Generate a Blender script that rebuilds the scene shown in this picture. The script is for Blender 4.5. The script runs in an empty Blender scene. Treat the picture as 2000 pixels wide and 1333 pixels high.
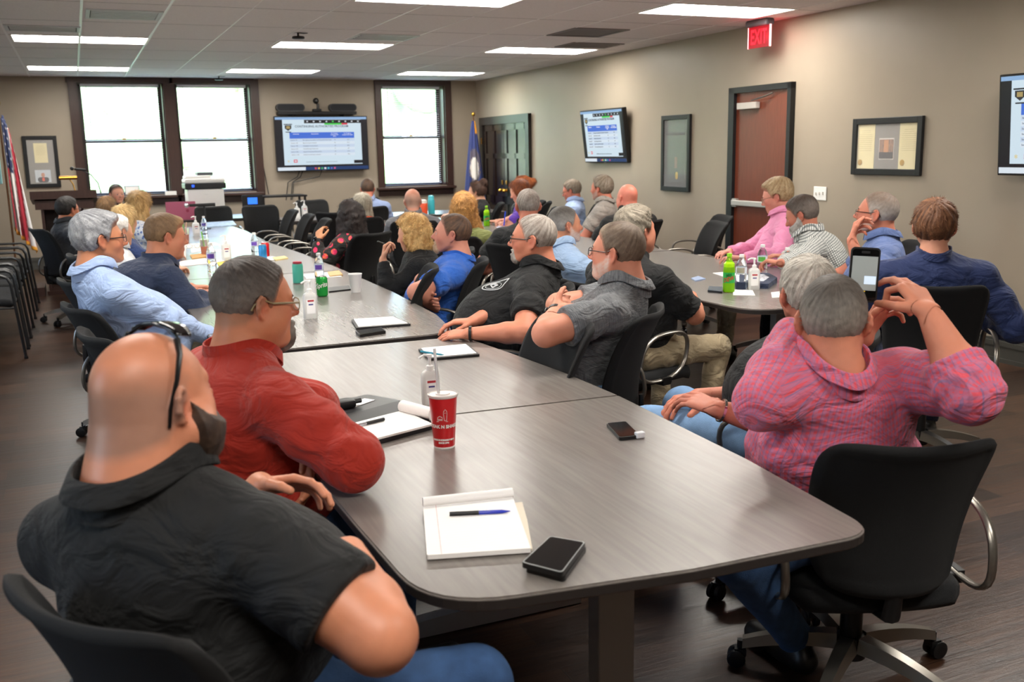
import bpy, bmesh, math, random
import numpy as np
from mathutils import Vector, Matrix, Euler
random.seed(7)
scene = bpy.context.scene
COL = scene.collection
PI = math.pi

# ------------------------------------------------------------------ camera
CF, YAW, PITCH, ROLL, CH = 1917.0, 0.4106, 0.1934, -0.0187, 1.5654
CEIL, BACKY, RX0, RK = 2.6727, 15.495, 6.18, -0.0208
_cy, _sy, _cp, _sp = math.cos(YAW), math.sin(YAW), math.cos(PITCH), math.sin(PITCH)
FW = Vector((_sy*_cp, _cy*_cp, -_sp)); _r = Vector((_cy, -_sy, 0)); _u = _r.cross(FW)
RT = _r*math.cos(ROLL) + _u*math.sin(ROLL); UPV = -_r*math.sin(ROLL) + _u*math.cos(ROLL)
cam_d = bpy.data.cameras.new('camera'); cam = bpy.data.objects.new('camera', cam_d); COL.objects.link(cam)
cam.matrix_world = Matrix(((RT.x, UPV.x, -FW.x, 0), (RT.y, UPV.y, -FW.y, 0), (RT.z, UPV.z, -FW.z, CH), (0, 0, 0, 1)))
cam_d.sensor_width = 36; cam_d.lens = CF/2000*36; cam_d.clip_start = .05
cam_d.dof.use_dof = True; cam_d.dof.focus_distance = 3.9; cam_d.dof.aperture_fstop = 5.0
scene.camera = cam
CP = Vector((0, 0, CH))
def ray(px, py): return FW + RT*((px-1000)/CF) - UPV*((py-666.5)/CF)
def onz(px, py, z): d = ray(px, py); return CP + d*((z-CH)/d.z)
def ony(px, py, y): d = ray(px, py); return CP + d*(y/d.y)
def ond(px, py, dep): return CP + ray(px, py)*dep

# ------------------------------------------------------------------ world, exposure, lights
world = bpy.data.worlds.new('world'); scene.world = world; world.use_nodes = True
wn = world.node_tree; wbg = wn.nodes['Background']
sky = wn.nodes.new('ShaderNodeTexSky'); sky.sky_type = 'NISHITA'; sky.sun_elevation = math.radians(50); sky.sun_rotation = math.radians(200)
sky.sun_disc = False; wn.links.new(sky.outputs[0], wbg.inputs[0]); wbg.inputs[1].default_value = 2.6
scene.view_settings.view_transform = 'Standard'; scene.view_settings.look = 'None'
scene.view_settings.exposure = 0.12; scene.view_settings.gamma = 1.0
try: scene.view_settings.use_curve_mapping = False
except Exception: pass
LAMP_EMIT = 24.0       # ceiling troffers

# ------------------------------------------------------------------ materials
MATS = {}
def srgb(h):
    if isinstance(h, str):
        h = h.lstrip('#'); c = [int(h[i:i+2], 16)/255 for i in (0, 2, 4)]
    else: c = [v/255 for v in h]
    return tuple(v/12.92 if v <= .04045 else ((v+.055)/1.055)**2.4 for v in c)
def mat(name, col, rough=.6, metal=0, spec=.5, noise=0, nscale=20, bump=0, bscale=60, emit=0, trans=0, ior=1.45, coat=0, sheen=0, stretch=None, attr=None, alpha=1):
    if name in MATS: return MATS[name]
    m = bpy.data.materials.new(name); m.use_nodes = True; MATS[name] = m
    nt = m.node_tree; b = nt.nodes['Principled BSDF']; c = srgb(col)
    b.inputs['Base Color'].default_value = (*c, 1); b.inputs['Roughness'].default_value = rough
    b.inputs['Metallic'].default_value = metal; b.inputs['Specular IOR Level'].default_value = spec
    b.inputs['IOR'].default_value = ior
    if trans: b.inputs['Transmission Weight'].default_value = trans
    if coat: b.inputs['Coat Weight'].default_value = coat; b.inputs['Coat Roughness'].default_value = .15
    if sheen: b.inputs['Sheen Weight'].default_value = sheen; b.inputs['Sheen Roughness'].default_value = .4
    if emit: b.inputs['Emission Color'].default_value = (*c, 1); b.inputs['Emission Strength'].default_value = emit
    if alpha < 1: b.inputs['Alpha'].default_value = alpha
    tc = nt.nodes.new('ShaderNodeTexCoord'); mp = nt.nodes.new('ShaderNodeMapping'); nt.links.new(tc.outputs['Object'], mp.inputs[0])
    if stretch: mp.inputs['Scale'].default_value = stretch
    src = None
    if attr:
        a = nt.nodes.new('ShaderNodeAttribute'); a.attribute_name = attr; src = a.outputs['Color']; nt.links.new(src, b.inputs['Base Color'])
    if noise:
        n = nt.nodes.new('ShaderNodeTexNoise'); n.inputs['Scale'].default_value = nscale; n.inputs['Detail'].default_value = 5
        nt.links.new(mp.outputs[0], n.inputs['Vector'])
        mr = nt.nodes.new('ShaderNodeMapRange'); mr.inputs['From Min'].default_value = .25; mr.inputs['From Max'].default_value = .75
        mr.inputs['To Min'].default_value = 1-noise; mr.inputs['To Max'].default_value = 1+noise
        nt.links.new(n.outputs[0], mr.inputs[0])
        mx = nt.nodes.new('ShaderNodeVectorMath'); mx.operation = 'MULTIPLY'
        if src: nt.links.new(src, mx.inputs[0])
        else: mx.inputs[0].default_value = c
        nt.links.new(mr.outputs[0], mx.inputs[1]); nt.links.new(mx.outputs[0], b.inputs['Base Color'])
    if bump:
        n2 = nt.nodes.new('ShaderNodeTexNoise'); n2.inputs['Scale'].default_value = bscale; n2.inputs['Detail'].default_value = 4
        nt.links.new(mp.outputs[0], n2.inputs['Vector'])
        bp = nt.nodes.new('ShaderNodeBump'); bp.inputs['Strength'].default_value = bump; bp.inputs['Distance'].default_value = .01
        nt.links.new(n2.outputs[0], bp.inputs['Height']); nt.links.new(bp.outputs[0], b.inputs['Normal'])
    return m

def wood_floor():
    m = bpy.data.materials.new('floor_wood'); m.use_nodes = True; nt = m.node_tree; b = nt.nodes['Principled BSDF']; L = nt.links
    tc = nt.nodes.new('ShaderNodeTexCoord'); mp = nt.nodes.new('ShaderNodeMapping'); L.new(tc.outputs['Object'], mp.inputs[0])
    br = nt.nodes.new('ShaderNodeTexBrick'); br.inputs['Scale'].default_value = 1; br.inputs['Brick Width'].default_value = 1.22; br.inputs['Row Height'].default_value = .155
    br.inputs['Mortar Size'].default_value = .0016; br.offset = .37; br.inputs['Bias'].default_value = 0
    br.inputs['Color1'].default_value = (*srgb('#4a3324'), 1); br.inputs['Color2'].default_value = (*srgb('#271810'), 1); br.inputs['Mortar'].default_value = (*srgb('#1c1613'), 1)
    L.new(mp.outputs[0], br.inputs[0])
    mp2 = nt.nodes.new('ShaderNodeMapping'); mp2.inputs['Scale'].default_value = (2.2, 26, 1); L.new(tc.outputs['Object'], mp2.inputs[0])
    n = nt.nodes.new('ShaderNodeTexNoise'); n.inputs['Scale'].default_value = 1.6; n.inputs['Detail'].default_value = 8; n.inputs['Roughness'].default_value = .65; L.new(mp2.outputs[0], n.inputs[0])
    cr = nt.nodes.new('ShaderNodeValToRGB'); cr.color_ramp.elements[0].position = .3; cr.color_ramp.elements[0].color = (.42, .4, .4, 1); cr.color_ramp.elements[1].position = .72; cr.color_ramp.elements[1].color = (1.5, 1.42, 1.36, 1)
    L.new(n.outputs[0], cr.inputs[0])
    mx = nt.nodes.new('ShaderNodeMix'); mx.data_type = 'RGBA'; mx.blend_type = 'MULTIPLY'; mx.inputs[0].default_value = 1; L.new(br.outputs[0], mx.inputs[6]); L.new(cr.outputs[0], mx.inputs[7])
    L.new(mx.outputs[2], b.inputs['Base Color'])
    mr = nt.nodes.new('ShaderNodeMapRange'); mr.inputs['To Min'].default_value = .22; mr.inputs['To Max'].default_value = .42; L.new(n.outputs[0], mr.inputs[0]); L.new(mr.outputs[0], b.inputs['Roughness'])
    ad = nt.nodes.new('ShaderNodeMath'); ad.operation = 'SUBTRACT'; L.new(n.outputs[0], ad.inputs[0]); L.new(br.outputs['Fac'], ad.inputs[1])
    bp = nt.nodes.new('ShaderNodeBump'); bp.inputs['Strength'].default_value = .35; bp.inputs['Distance'].default_value = .004; L.new(ad.outputs[0], bp.inputs['Height']); L.new(bp.outputs[0], b.inputs['Normal'])
    return m
def laminate():
    m = bpy.data.materials.new('table_laminate'); m.use_nodes = True; nt = m.node_tree; b = nt.nodes['Principled BSDF']; L = nt.links
    tc = nt.nodes.new('ShaderNodeTexCoord'); mp = nt.nodes.new('ShaderNodeMapping'); mp.inputs['Scale'].default_value = (34, 2.0, 1); mp.inputs['Rotation'].default_value = (0, 0, .0); L.new(tc.outputs['Object'], mp.inputs[0])
    n = nt.nodes.new('ShaderNodeTexNoise'); n.inputs['Scale'].default_value = 2.2; n.inputs['Detail'].default_value = 6; n.inputs['Distortion'].default_value = .3; L.new(mp.outputs[0], n.inputs[0])
    cr = nt.nodes.new('ShaderNodeValToRGB'); cr.color_ramp.elements[0].position = .3; cr.color_ramp.elements[0].color = (*srgb('#6e6864'), 1); cr.color_ramp.elements[1].position = .7; cr.color_ramp.elements[1].color = (*srgb('#7b756f'), 1)
    L.new(n.outputs[0], cr.inputs[0]); L.new(cr.outputs[0], b.inputs['Base Color'])
    b.inputs['Roughness'].default_value = .27; b.inputs['Specular IOR Level'].default_value = .8
    bp = nt.nodes.new('ShaderNodeBump'); bp.inputs['Strength'].default_value = .0
    return m
M_FLOOR = wood_floor(); M_LAM = laminate()
M_WALL = mat('wall_paint', '#9c9080', .42, noise=.03, nscale=3, bump=.05, bscale=180)
M_CEIL = mat('ceiling_tile', '#ebe6e6', .9, noise=.05, nscale=60, bump=.25, bscale=220)
M_TBAR = mat('tbar', '#f6f3f3', .4)
M_DWOOD = mat('dark_stained_wood', '#3b2721', .38, noise=.2, nscale=6, stretch=(14, 14, 1.2))
M_BLKPAINT = mat('black_frame_paint', '#17181a', .45)
M_DKPANEL = mat('charcoal_door_paint', '#2b2724', .35)
M_BASE = mat('baseboard_paint', '#4c4b46', .45)
M_REDWOOD = mat('red_brown_veneer', '#6a3423', .35, noise=.18, nscale=5, stretch=(12, 12, 1))
M_WHITE = mat('white_plastic', '#e9e7e3', .4)
M_BLACK = mat('black_plastic', '#141415', .4)
M_MESH = mat('black_mesh_fabric', '#0a0a0b', .8, bump=.4, bscale=900, sheen=.03)
M_CUSH = mat('black_seat_fabric', '#101113', .9, bump=.4, bscale=500, sheen=.05)
M_SILV = mat('silver_grey_metal', '#8f8a82', .32, metal=.85)
M_CHROME = mat('chrome', '#d9d9d9', .15, metal=1)
M_GUN = mat('gunmetal_tube', '#3c3c3c', .35, metal=.8)
M_GREYLEG = mat('grey_table_leg', '#a09c97', .45, metal=.3)
M_BRASS = mat('brass', '#d8a548', .22, metal=1)
M_GLASS = mat('clear_glass', '#ffffff', .02, trans=1, ior=1.3)
M_CLEAR = mat('clear_plastic', '#f4f8fa', .05, trans=1, ior=1.15)
M_PANE = mat('window_pane_glass', '#ffffff', .03, alpha=.07)
M_PAPER = mat('white_paper', '#f2efec', .8)
M_SCREENBLK = mat('black_glass', '#08090a', .08, spec=.6)

# ------------------------------------------------------------------ mesh helpers
def mk(name, verts, faces, m=None, parent=None, smooth=False, loc=None, rot=None, attrs=None):
    me = bpy.data.meshes.new(name)
    if isinstance(verts, np.ndarray): me.from_pydata(verts.tolist(), [], faces.tolist() if isinstance(faces, np.ndarray) else faces)
    else: me.from_pydata([tuple(v) for v in verts], [], faces)
    if attrs is not None:
        ca = me.color_attributes.new('Col', 'FLOAT_COLOR', 'POINT'); ca.data.foreach_set('color', np.asarray(attrs, dtype=np.float32).ravel())
    me.update()
    if smooth: me.polygons.foreach_set('use_smooth', [True]*len(me.polygons))
    o = bpy.data.objects.new(name, me); COL.objects.link(o)
    if m: me.materials.append(m)
    if parent: o.parent = parent
    if loc is not None: o.location = loc
    if rot is not None: o.rotation_euler = rot
    return o
def empty(name, loc=(0, 0, 0), rz=0, label=None, cat=None, group=None, parent=None):
    o = bpy.data.objects.new(name, None); COL.objects.link(o); o.location = loc; o.rotation_euler = (0, 0, rz); o.empty_display_size = .1
    if parent: o.parent = parent
    tag(o, label, cat, group); return o
def tag(o, label=None, cat=None, group=None, kind=None):
    if label: o['label'] = label
    if cat: o['category'] = cat
    if group: o['group'] = group
    if kind: o['kind'] = kind
    return o
class MB:
    def __init__(s): s.v = []; s.f = []
    def add(s, v, f, M=None):
        n = len(s.v)
        if M is not None: v = [M @ Vector(p) for p in v]
        s.v += [tuple(p) for p in v]; s.f += [tuple(i+n for i in q) for q in f]; return s
    def box(s, c, d, M=None, rz=0):
        x, y, z = d[0]/2, d[1]/2, d[2]/2; cs, sn = math.cos(rz), math.sin(rz); v = []
        for a in (-x, x):
            for b in (-y, y):
                for e in (-z, z): v.append((c[0]+a*cs-b*sn, c[1]+a*sn+b*cs, c[2]+e))
        return s.add(v, [(0, 1, 3, 2), (4, 6, 7, 5), (0, 4, 5, 1), (2, 3, 7, 6), (0, 2, 6, 4), (1, 5, 7, 3)], M)
    def rbox(s, c, d, r=.01, seg=2, M=None):
        bm = bmesh.new(); bmesh.ops.create_cube(bm, size=1)
        for v in bm.verts: v.co = Vector((v.co.x*d[0], v.co.y*d[1], v.co.z*d[2]))
        bmesh.ops.bevel(bm, geom=bm.edges[:], offset=min(r, min(d)*.49), segments=seg, affect='EDGES', profile=.5)
        bm.verts.index_update(); v = [(p.co.x+c[0], p.co.y+c[1], p.co.z+c[2]) for p in bm.verts]; f = [tuple(q.index for q in g.verts) for g in bm.faces]; bm.free()
        return s.add(v, f, M)
    def prism(s, pts, z0, z1, M=None, bev=0):
        n = len(pts); v = [(p[0], p[1], z0) for p in pts]+[(p[0], p[1], z1) for p in pts]
        f = [tuple(range(n))[::-1], tuple(range(n, 2*n))]+[(i, (i+1) % n, n+(i+1) % n, n+i) for i in range(n)]
        return s.add(v, f, M)
    def lathe(s, prof, c=(0, 0, 0), n=24, M=None, cap=True):
        v = []; f = []
        for r, z in prof:
            for k in range(n): a = 2*PI*k/n; v.append((c[0]+r*math.cos(a), c[1]+r*math.sin(a), c[2]+z))
        for i in range(len(prof)-1):
            for k in range(n): f.append((i*n+k, i*n+(k+1) % n, (i+1)*n+(k+1) % n, (i+1)*n+k))
        if cap: f.append(tuple(range(n))[::-1]); f.append(tuple(range((len(prof)-1)*n, len(prof)*n)))
        return s.add(v, f, M)
    def tube(s, pts, r, n=8, closed=False, sx=1, M=None, cap=True):
        pts = [Vector(p) for p in pts]; N = len(pts); v = []; f = []
        rr = r if isinstance(r, (list, tuple)) else [r]*N
        prev = None
        for i, p in enumerate(pts):
            if closed: t = pts[(i+1) % N]-pts[i-1]
            else: t = pts[min(i+1, N-1)]-pts[max(i-1, 0)]
            t.normalize()
            if prev is None:
                a = Vector((0, 0, 1)) if abs(t.z) < .9 else Vector((1, 0, 0)); u = t.cross(a).normalized()
            else: u = (prev - t*prev.dot(t)).normalized()
            prev = u; w = t.cross(u)
            for k in range(n):
                a = 2*PI*k/n; v.append(p+u*(rr[i]*math.cos(a)*sx)+w*(rr[i]*math.sin(a)))
        m = N if closed else N-1
        for i in range(m):
            for k in range(n):
                j = (i+1) % N; f.append((i*n+k, i*n+(k+1) % n, j*n+(k+1) % n, j*n+k))
        if not closed and cap: f.append(tuple(range(n))[::-1]); f.append(tuple(range((N-1)*n, N*n)))
        return s.add(v, f, M)
    def ball(s, c, r, n=12, sc=(1, 1, 1), M=None):
        prof = [(max(1e-4, math.sin(PI*i/n))*r, -math.cos(PI*i/n)*r) for i in range(n+1)]
        k = len(s.v); s.lathe(prof, (0, 0, 0), n*2)
        for i in range(k, len(s.v)):
            p = Vector((s.v[i][0]*sc[0], s.v[i][1]*sc[1], s.v[i][2]*sc[2]))+Vector(c)
            s.v[i] = tuple(M @ p if M is not None else p)
        return s
    def build(s, name, m, parent=None, smooth=False, loc=None, rot=None):
        o = mk(name, s.v, s.f, m, parent, False, loc, rot)
        if smooth:
            me = o.data; me.polygons.foreach_set('use_smooth', [True]*len(me.polygons))
            try: me.set_sharp_from_angle(angle=math.radians(40))
            except Exception: pass
        return o
def rrect(w, h, r, n=5, cx=0, cy=0):
    P = []
    for (sx, sy, a0) in ((1, 1, 0), (-1, 1, 90), (-1, -1, 180), (1, -1, 270)):
        for i in range(n+1):
            a = math.radians(a0+90*i/n); P.append((cx+sx*(w/2-r)+r*math.cos(a), cy+sy*(h/2-r)+r*math.sin(a)))
    return P
def round_poly(pts, rads, n=8):
    P = []; N = len(pts)
    for i in range(N):
        p = Vector(pts[i]); a = Vector(pts[i-1]); b = Vector(pts[(i+1) % N]); r = rads[i] if isinstance(rads, (list, tuple)) else rads
        if r <= 0: P.append(tuple(p)); continue
        da = (a-p).normalized(); db = (b-p).normalized(); ang = da.angle(db); t = min(r/math.tan(ang/2), (a-p).length*.49, (b-p).length*.49)
        A = p+da*t; B = p+db*t
        for k in range(n+1):
            u = k/n; P.append(tuple(A*(1-u)**2+p*2*u*(1-u)+B*u*u))
    return P
def copy_tree(o, parent=None):
    c = o.copy(); COL.objects.link(c)
    if parent: c.parent = parent
    for ch in list(o.children): copy_tree(ch, c)
    return c
def text_mesh(txt, size, extrude=.0004, align='CENTER', bold=0):
    cu = bpy.data.curves.new('txt', 'FONT'); cu.body = txt; cu.size = size; cu.extrude = extrude; cu.align_x = align; cu.align_y = 'CENTER'; cu.offset = bold; cu.resolution_u = 2
    o = bpy.data.objects.new('txt', cu); COL.objects.link(o); dg = bpy.context.evaluated_depsgraph_get()
    me = bpy.data.meshes.new_from_object(o.evaluated_get(dg)); v = [tuple(p.co) for p in me.vertices]; f = [tuple(p.vertices) for p in me.polygons]
    bpy.data.objects.remove(o); bpy.data.curves.remove(cu); bpy.data.meshes.remove(me); return v, f
def text_on(name, txt, size, M, m, parent, align='CENTER', bold=0, sx=1):
    v, f = text_mesh(txt, size, .0006, align, bold); return mk(name, [M @ Vector((p[0]*sx, p[1], p[2])) for p in v], f, m, parent)

# ------------------------------------------------------------------ the room
XL, YB = -2.8, -3.2
def rx(y): return RX0+RK*(BACKY-y)
S = 'structure'
def st(o): o['kind'] = S; return o
st(MB().box(((XL+6.4)/2, (YB+BACKY)/2, -.05), (6.4-XL+.6, BACKY-YB+.6, .1)).build('floor', M_FLOOR))
# back wall with three openings
OPEN = [(0.13, 1.285), (1.44, 2.53), (4.555, 5.62)]   # x ranges
WZ0, WZ1 = 1.0, 2.60
w = MB(); xs = [XL-.2]+[v for o in OPEN for v in o]+[6.5]
for i in range(0, len(xs), 2): w.box(((xs[i]+xs[i+1])/2, BACKY+.15, CEIL/2), (xs[i+1]-xs[i], .3, CEIL))
for a, b in OPEN:
    w.box(((a+b)/2, BACKY+.15, WZ0/2), (b-a, .3, WZ0)); w.box(((a+b)/2, BACKY+.15, (WZ1+CEIL)/2), (b-a, .3, CEIL-WZ1))
st(w.build('wall_back', M_WALL))
# right wall (slightly skewed)
rot_r = math.atan(-RK)
w = MB(); a, b = Vector((rx(YB-.2), YB-.2, 0)), Vector((rx(BACKY+.3), BACKY+.3, 0))
w.prism([(a.x, a.y), (a.x+.25, a.y), (b.x+.25, b.y), (b.x, b.y)], 0, CEIL)
st(w.build('wall_right', M_WALL))
# left wall with two windows (out of the frame, they light the room)
w = MB(); LO = [(1.5, 2.6), (6.0, 7.1), (10.3, 11.4)]; ys = [YB-.2]+[v for o in LO for v in o]+[BACKY+.3]
for i in range(0, len(ys), 2): w.box((XL-.15, (ys[i]+ys[i+1])/2, CEIL/2), (.3, ys[i+1]-ys[i], CEIL))
for a, b in LO:
    w.box((XL-.15, (a+b)/2, .5), (.3, b-a, 1.0)); w.box((XL-.15, (a+b)/2, (2.6+CEIL)/2), (.3, b-a, CEIL-2.6))
st(w.build('wall_left', M_WALL))
st(MB().box(((XL+6.4)/2, YB-.1, CEIL/2), (6.4-XL+.4, .2, CEIL)).build('wall_front', M_WALL))
# lamps: columns and rows of 2x4 ft troffers in the ceiling
LCOL = [(-.43, .79), (2.01, 3.23), (4.45, 5.67)]; LROW = [14.35-3.43*k for k in range(5)]
holes = [(c0, c1, r-.6, r) for (c0, c1) in LCOL for r in LROW]
holes.sort()
# ceiling slab assembled from strips so each troffer really is an opening
w = MB(); xcuts = [XL-.2]+[v for c in LCOL for v in c]+[6.5]
for i in range(len(xcuts)-1):
    x0, x1 = xcuts[i], xcuts[i+1]
    if i % 2 == 0: w.box(((x0+x1)/2, (YB+BACKY)/2, CEIL+.06), (x1-x0, BACKY-YB+.6, .12))
    else:
        yc = sorted([v for r in (LROW if i < 5 else LROW[:4]) for v in (r-.6, r)]); yc = [YB-.3]+yc+[BACKY+.3]
        for j in range(0, len(yc), 2): w.box(((x0+x1)/2, (yc[j]+yc[j+1])/2, CEIL+.06), (x1-x0, yc[j+1]-yc[j], .12))
st(w.build('ceiling', M_CEIL))
w = MB(); k = -5
while .1622+.61*k < 6.3:
    x = .1622+.61*k
    if x > XL: w.box((x, (YB+BACKY)/2, CEIL-.001), (.020 if x < .9 else .008, BACKY-YB, .006))
    k += 1
st(w.build('trim_1', M_TBAR))
w = MB(); y = BACKY-.55
while y > YB:
    w.box(((XL+6.1)/2, y, CEIL+.0002), (6.1-XL, .007, .002)); y -= .61*2 if False else 1.143
st(w.build('trim_2', mat('ceiling_joint', '#8d8888', .8)))
M_LAMP = mat('lamp_diffuser', '#fffaf2', .5, emit=LAMP_EMIT)
place_lab = {0: 'left', 1: 'middle', 2: 'right'}
row_lab = ['farthest row by the windows', 'second row from the windows', 'nearest row in view', 'row above the photographer', 'row behind the photographer']
for (ci, (c0, c1)) in enumerate(LCOL):
    for ri, r in enumerate(LROW if ci < 2 else LROW[:4]):
        t = empty('ceiling_light', ((c0+c1)/2, r-.3, CEIL), 0, 'recessed fluorescent ceiling light, %s column, %s' % (place_lab[ci], row_lab[ri]), 'ceiling light', 'recessed ceiling lights')
        fm = MB()
        for sx in (-1, 1): fm.box((sx*.6, 0, .005), (.018, .6, .022))
        for sy in (-1, 1): fm.box((0, sy*.29, .005), (1.2, .018, .022))
        for sx in (-1, 1): fm.box((sx*.605, 0, .05), (.006, .6, .1))
        for sy in (-1, 1): fm.box((0, sy*.297, .05), (1.22, .006, .1))
        fm.box((0, 0, .105), (1.22, .6, .006)); fm.build('frame', mat('troffer_white', '#f2f0ec', .45), t)
        d = MB()
        prof = [(-.27, .03), (-.16, .012), (-.06, .035), (.06, .035), (.16, .012), (.27, .03)]
        v = [(sx*.585, p[0], p[1]) for sx in (-1, 1) for p in prof]; d.add(v, [(i, i+1, i+7, i+6) for i in range(5)])
        d.build('diffuser', M_LAMP, t)
# ceiling vents
def vent(px, label, x0, x1, y0, y1, dark, slats=5, flat=False):
    t = empty('ceiling_vent', ((x0+x1)/2, (y0+y1)/2, CEIL), 0, label, 'vent'); W_, D_ = x1-x0, y1-y0
    fm = MB()
    for s in (-1, 1): fm.box((s*W_/2, 0, -.004), (.03, D_, .012)); fm.box((0, s*D_/2, -.004), (W_+.03, .03, .012))
    fm.build('frame', mat('vent_grey' if dark else 'vent_white', '#77706e' if dark else '#cfd2d4', .5), t)
    MB().box((0, 0, -.001), (W_, D_, .004)).build('backing', mat('vent_dark' if not dark else 'vent_face', '#2b2c30' if not dark else '#6d6765', .7), t)
    if not flat:
        for i in range(slats):
            MB().box((0, -D_/2+D_*(i+.5)/slats, -.008), (W_*.92, D_/slats*.42, .006)).build('slat', MATS['vent_grey' if dark else 'vent_white'], t)
vent(0, 'white slatted supply vent on the ceiling at upper left', .21, .74, 8.45, 8.95, False, 7)
vent(0, 'slatted vent just in front of the middle column light', 2.62, 3.2, 9.5, 9.95, False, 5)
vent(0, 'flat grey return panel on the ceiling at right', 4.44, 5.0, 8.55, 9.15, True, 5, True)
vent(0, 'dark grey vent beside the right column ceiling light', 5.02, 5.62, 9.72, 10.15, True, 5)
vent(0, 'slatted vent behind the left light nearest the photographer', -.42, .15, 9.6, 9.98, False, 5)
# baseboards
def baseb(name, p0, p1, nrm):
    p0, p1, nrm = Vector(p0), Vector(p1), Vector(nrm); w = MB()
    for (h0, h1, t) in ((0, .03, .026), (.03, .115, .016), (.115, .15, .022), (.15, .17, .010)):
        a, b = p0, p1; w.prism([(a.x, a.y), (a.x+nrm.x*t, a.y+nrm.y*t), (b.x+nrm.x*t, b.y+nrm.y*t), (b.x, b.y)], h0, h1)
    st(w.build(name, M_BASE))
baseb('baseboard_back', (XL, BACKY), (rx(BACKY), BACKY), (0, -1))
for i, (a, b) in enumerate(((YB, 7.28), (8.27, 13.2))):
    baseb('baseboard_right' if i == 0 else 'baseboard_right_far', (rx(a), a), (rx(b), b), (-1, 0))
baseb('baseboard_left', (XL, YB), (XL, BACKY), (1, 0))

# windows: casing, sashes, glass, blinds
M_OUT = mat('blind_white', '#f3f2ee', .6)
M_DARKBLIND = mat('blind_dark_edge', '#5a4a44', .6)
def window(n, x0, x1, left_cas, right_cas, top=2.60, bot=1.0, wide_jamb=.11, blind_gap=.022):
    t = empty('window_%d' % n, ((x0+x1)/2, BACKY, bot), 0); t['kind'] = S
    X0, X1, H = x0-(x0+x1)/2, x1-(x0+x1)/2, top-bot
    c = MB()
    c.box((X0-left_cas/2, -.02, H/2+.0), (left_cas, .05, H+.12)); c.box((X1+right_cas/2, -.02, H/2), (right_cas, .05, H+.12))
    c.box((0, -.022, H+.03), (X1-X0+left_cas+right_cas, .055, .075))
    c.build('casing', M_DWOOD, t)
    MB().rbox((0, -.05, -.03), (X1-X0+left_cas+right_cas+.06, .13, .04), .008).box((0, -.015, -.095), (X1-X0+left_cas+right_cas, .035, .1)).build('window_sill', M_DWOOD, t)
    j = MB()
    for (xx) in (X0+.008, X1-.008): j.box((xx, .14, H/2), (.016, .28, H))
    j.box((0, .14, H-.008), (X1-X0, .28, .016)); j.box((0, .14, .008), (X1-X0, .28, .016)); j.build('jamb', M_DWOOD, t)
    f = MB(); sw = .045; mid = H*.49
    for (z0, z1, y) in ((0, mid+.02, .20), (mid-.02, H, .24)):
        for xx in (X0+.016+sw/2, X1-.016-sw/2): f.box((xx, y, (z0+z1)/2), (sw, .03, z1-z0))
        f.box((0, y, z0+.022), (X1-X0-.03, .03, .044)); f.box((0, y, z1-.022), (X1-X0-.03, .03, .044))
    f.box((0, .18, mid), (X1-X0-.03, .02, .03))
    f.build('sash', mat('sash_dark', '#2e211d', .4), t)
    MB().box((0, .2, mid/2), (X1-X0-.1, .004, mid-.06)).box((0, .24, mid+(H-mid)/2), (X1-X0-.1, .004, H-mid-.06)).build('pane', M_PANE, t)
    # venetian blind
    bl = MB(); nS = 46
    for i in range(nS):
        z = H-.06-i*(H-.1)/nS; tilt = .0022
        v = [(X0+.06, .085, z-tilt), (X1-.06, .085, z-tilt), (X1-.06, .115, z+tilt), (X0+.06, .115, z+tilt)]
        v += [(p[0], p[1], p[2]-.0022) for p in v]
        bl.add(v, [(0, 1, 2, 3), (7, 6, 5, 4), (0, 4, 5, 1), (1, 5, 6, 2), (2, 6, 7, 3), (3, 7, 4, 0)])
    sb = bl.build('blind', M_OUT, t)
    hb = MB().rbox((0, .1, H-.035), (X1-X0-.1, .045, .045), .006).build('head_rail', mat('head_rail_white', '#dfe4ee', .5), sb)
    MB().rbox((0, .1, .045), (X1-X0-.1, .035, .018), .005).build('bottom_rail', mat('rail_blue_white', '#c8d4ee', .5), sb)
    cd = MB()
    for xx in (X0+.2, 0, X1-.2): cd.tube([(xx, .084, .05), (xx, .084, H-.05)], .0014, 5)
    cd.build('ladder_cord', M_DARKBLIND, sb)
    MB().tube([(X0+.13, .07, H-.05), (X0+.15, .07, H*.52)], .004, 6).build('tilt_wand', mat('wand_grey', '#6f6f74', .5), sb)
    MB().rbox((0, .165, mid+.025), (.05, .03, .025), .006).build('sash_lock', M_BRASS, t)
window(1, *OPEN[0], .11, .155)
window(2, *OPEN[1], .0, .12)
window(3, *OPEN[2], .1, .11)
# outdoors: lawn and bright tree line beyond the windows
M_GRASS = mat('lawn', '#a9c78c', .9, noise=.2, nscale=1)
st(MB().box((2, 40, -.6), (90, 48, .1)).build('ground', M_GRASS))
def leafy(n, c, r, seed):
    rnd = random.Random(seed); m = MB()
    for i in range(7): m.ball((c[0]+rnd.uniform(-r, r), c[1]+rnd.uniform(-r, r)*.5, c[2]+rnd.uniform(-r, r)*.8), r*rnd.uniform(.5, .8), 7)
    return m
for i in range(14):
    x = -28+i*5.6; t = empty('tree', (x, 34+(i % 2)*7, -.55), 0, 'pale leafy tree outside the far windows', 'tree', 'trees outside the windows')
    leafy(0, (0, 0, 3.6), 2.6, i).build('foliage', mat('foliage', '#b4cf9a', .9, noise=.25, nscale=2), t, True)
    MB().lathe([(.35, 0), (.22, 3.5)], n=8).build('trunk', mat('bark', '#5a4a3c', .9), t)
for (a, b) in OPEN:
    ld = bpy.data.lights.new('window_daylight', 'AREA'); ld.shape = 'RECTANGLE'; ld.size = b-a; ld.size_y = 1.5; ld.cycles.is_portal = True
    lo = bpy.data.objects.new('window_daylight', ld); COL.objects.link(lo); lo.location = ((a+b)/2, BACKY+.34, 1.8); lo.rotation_euler = (-PI/2, 0, 0)
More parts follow.
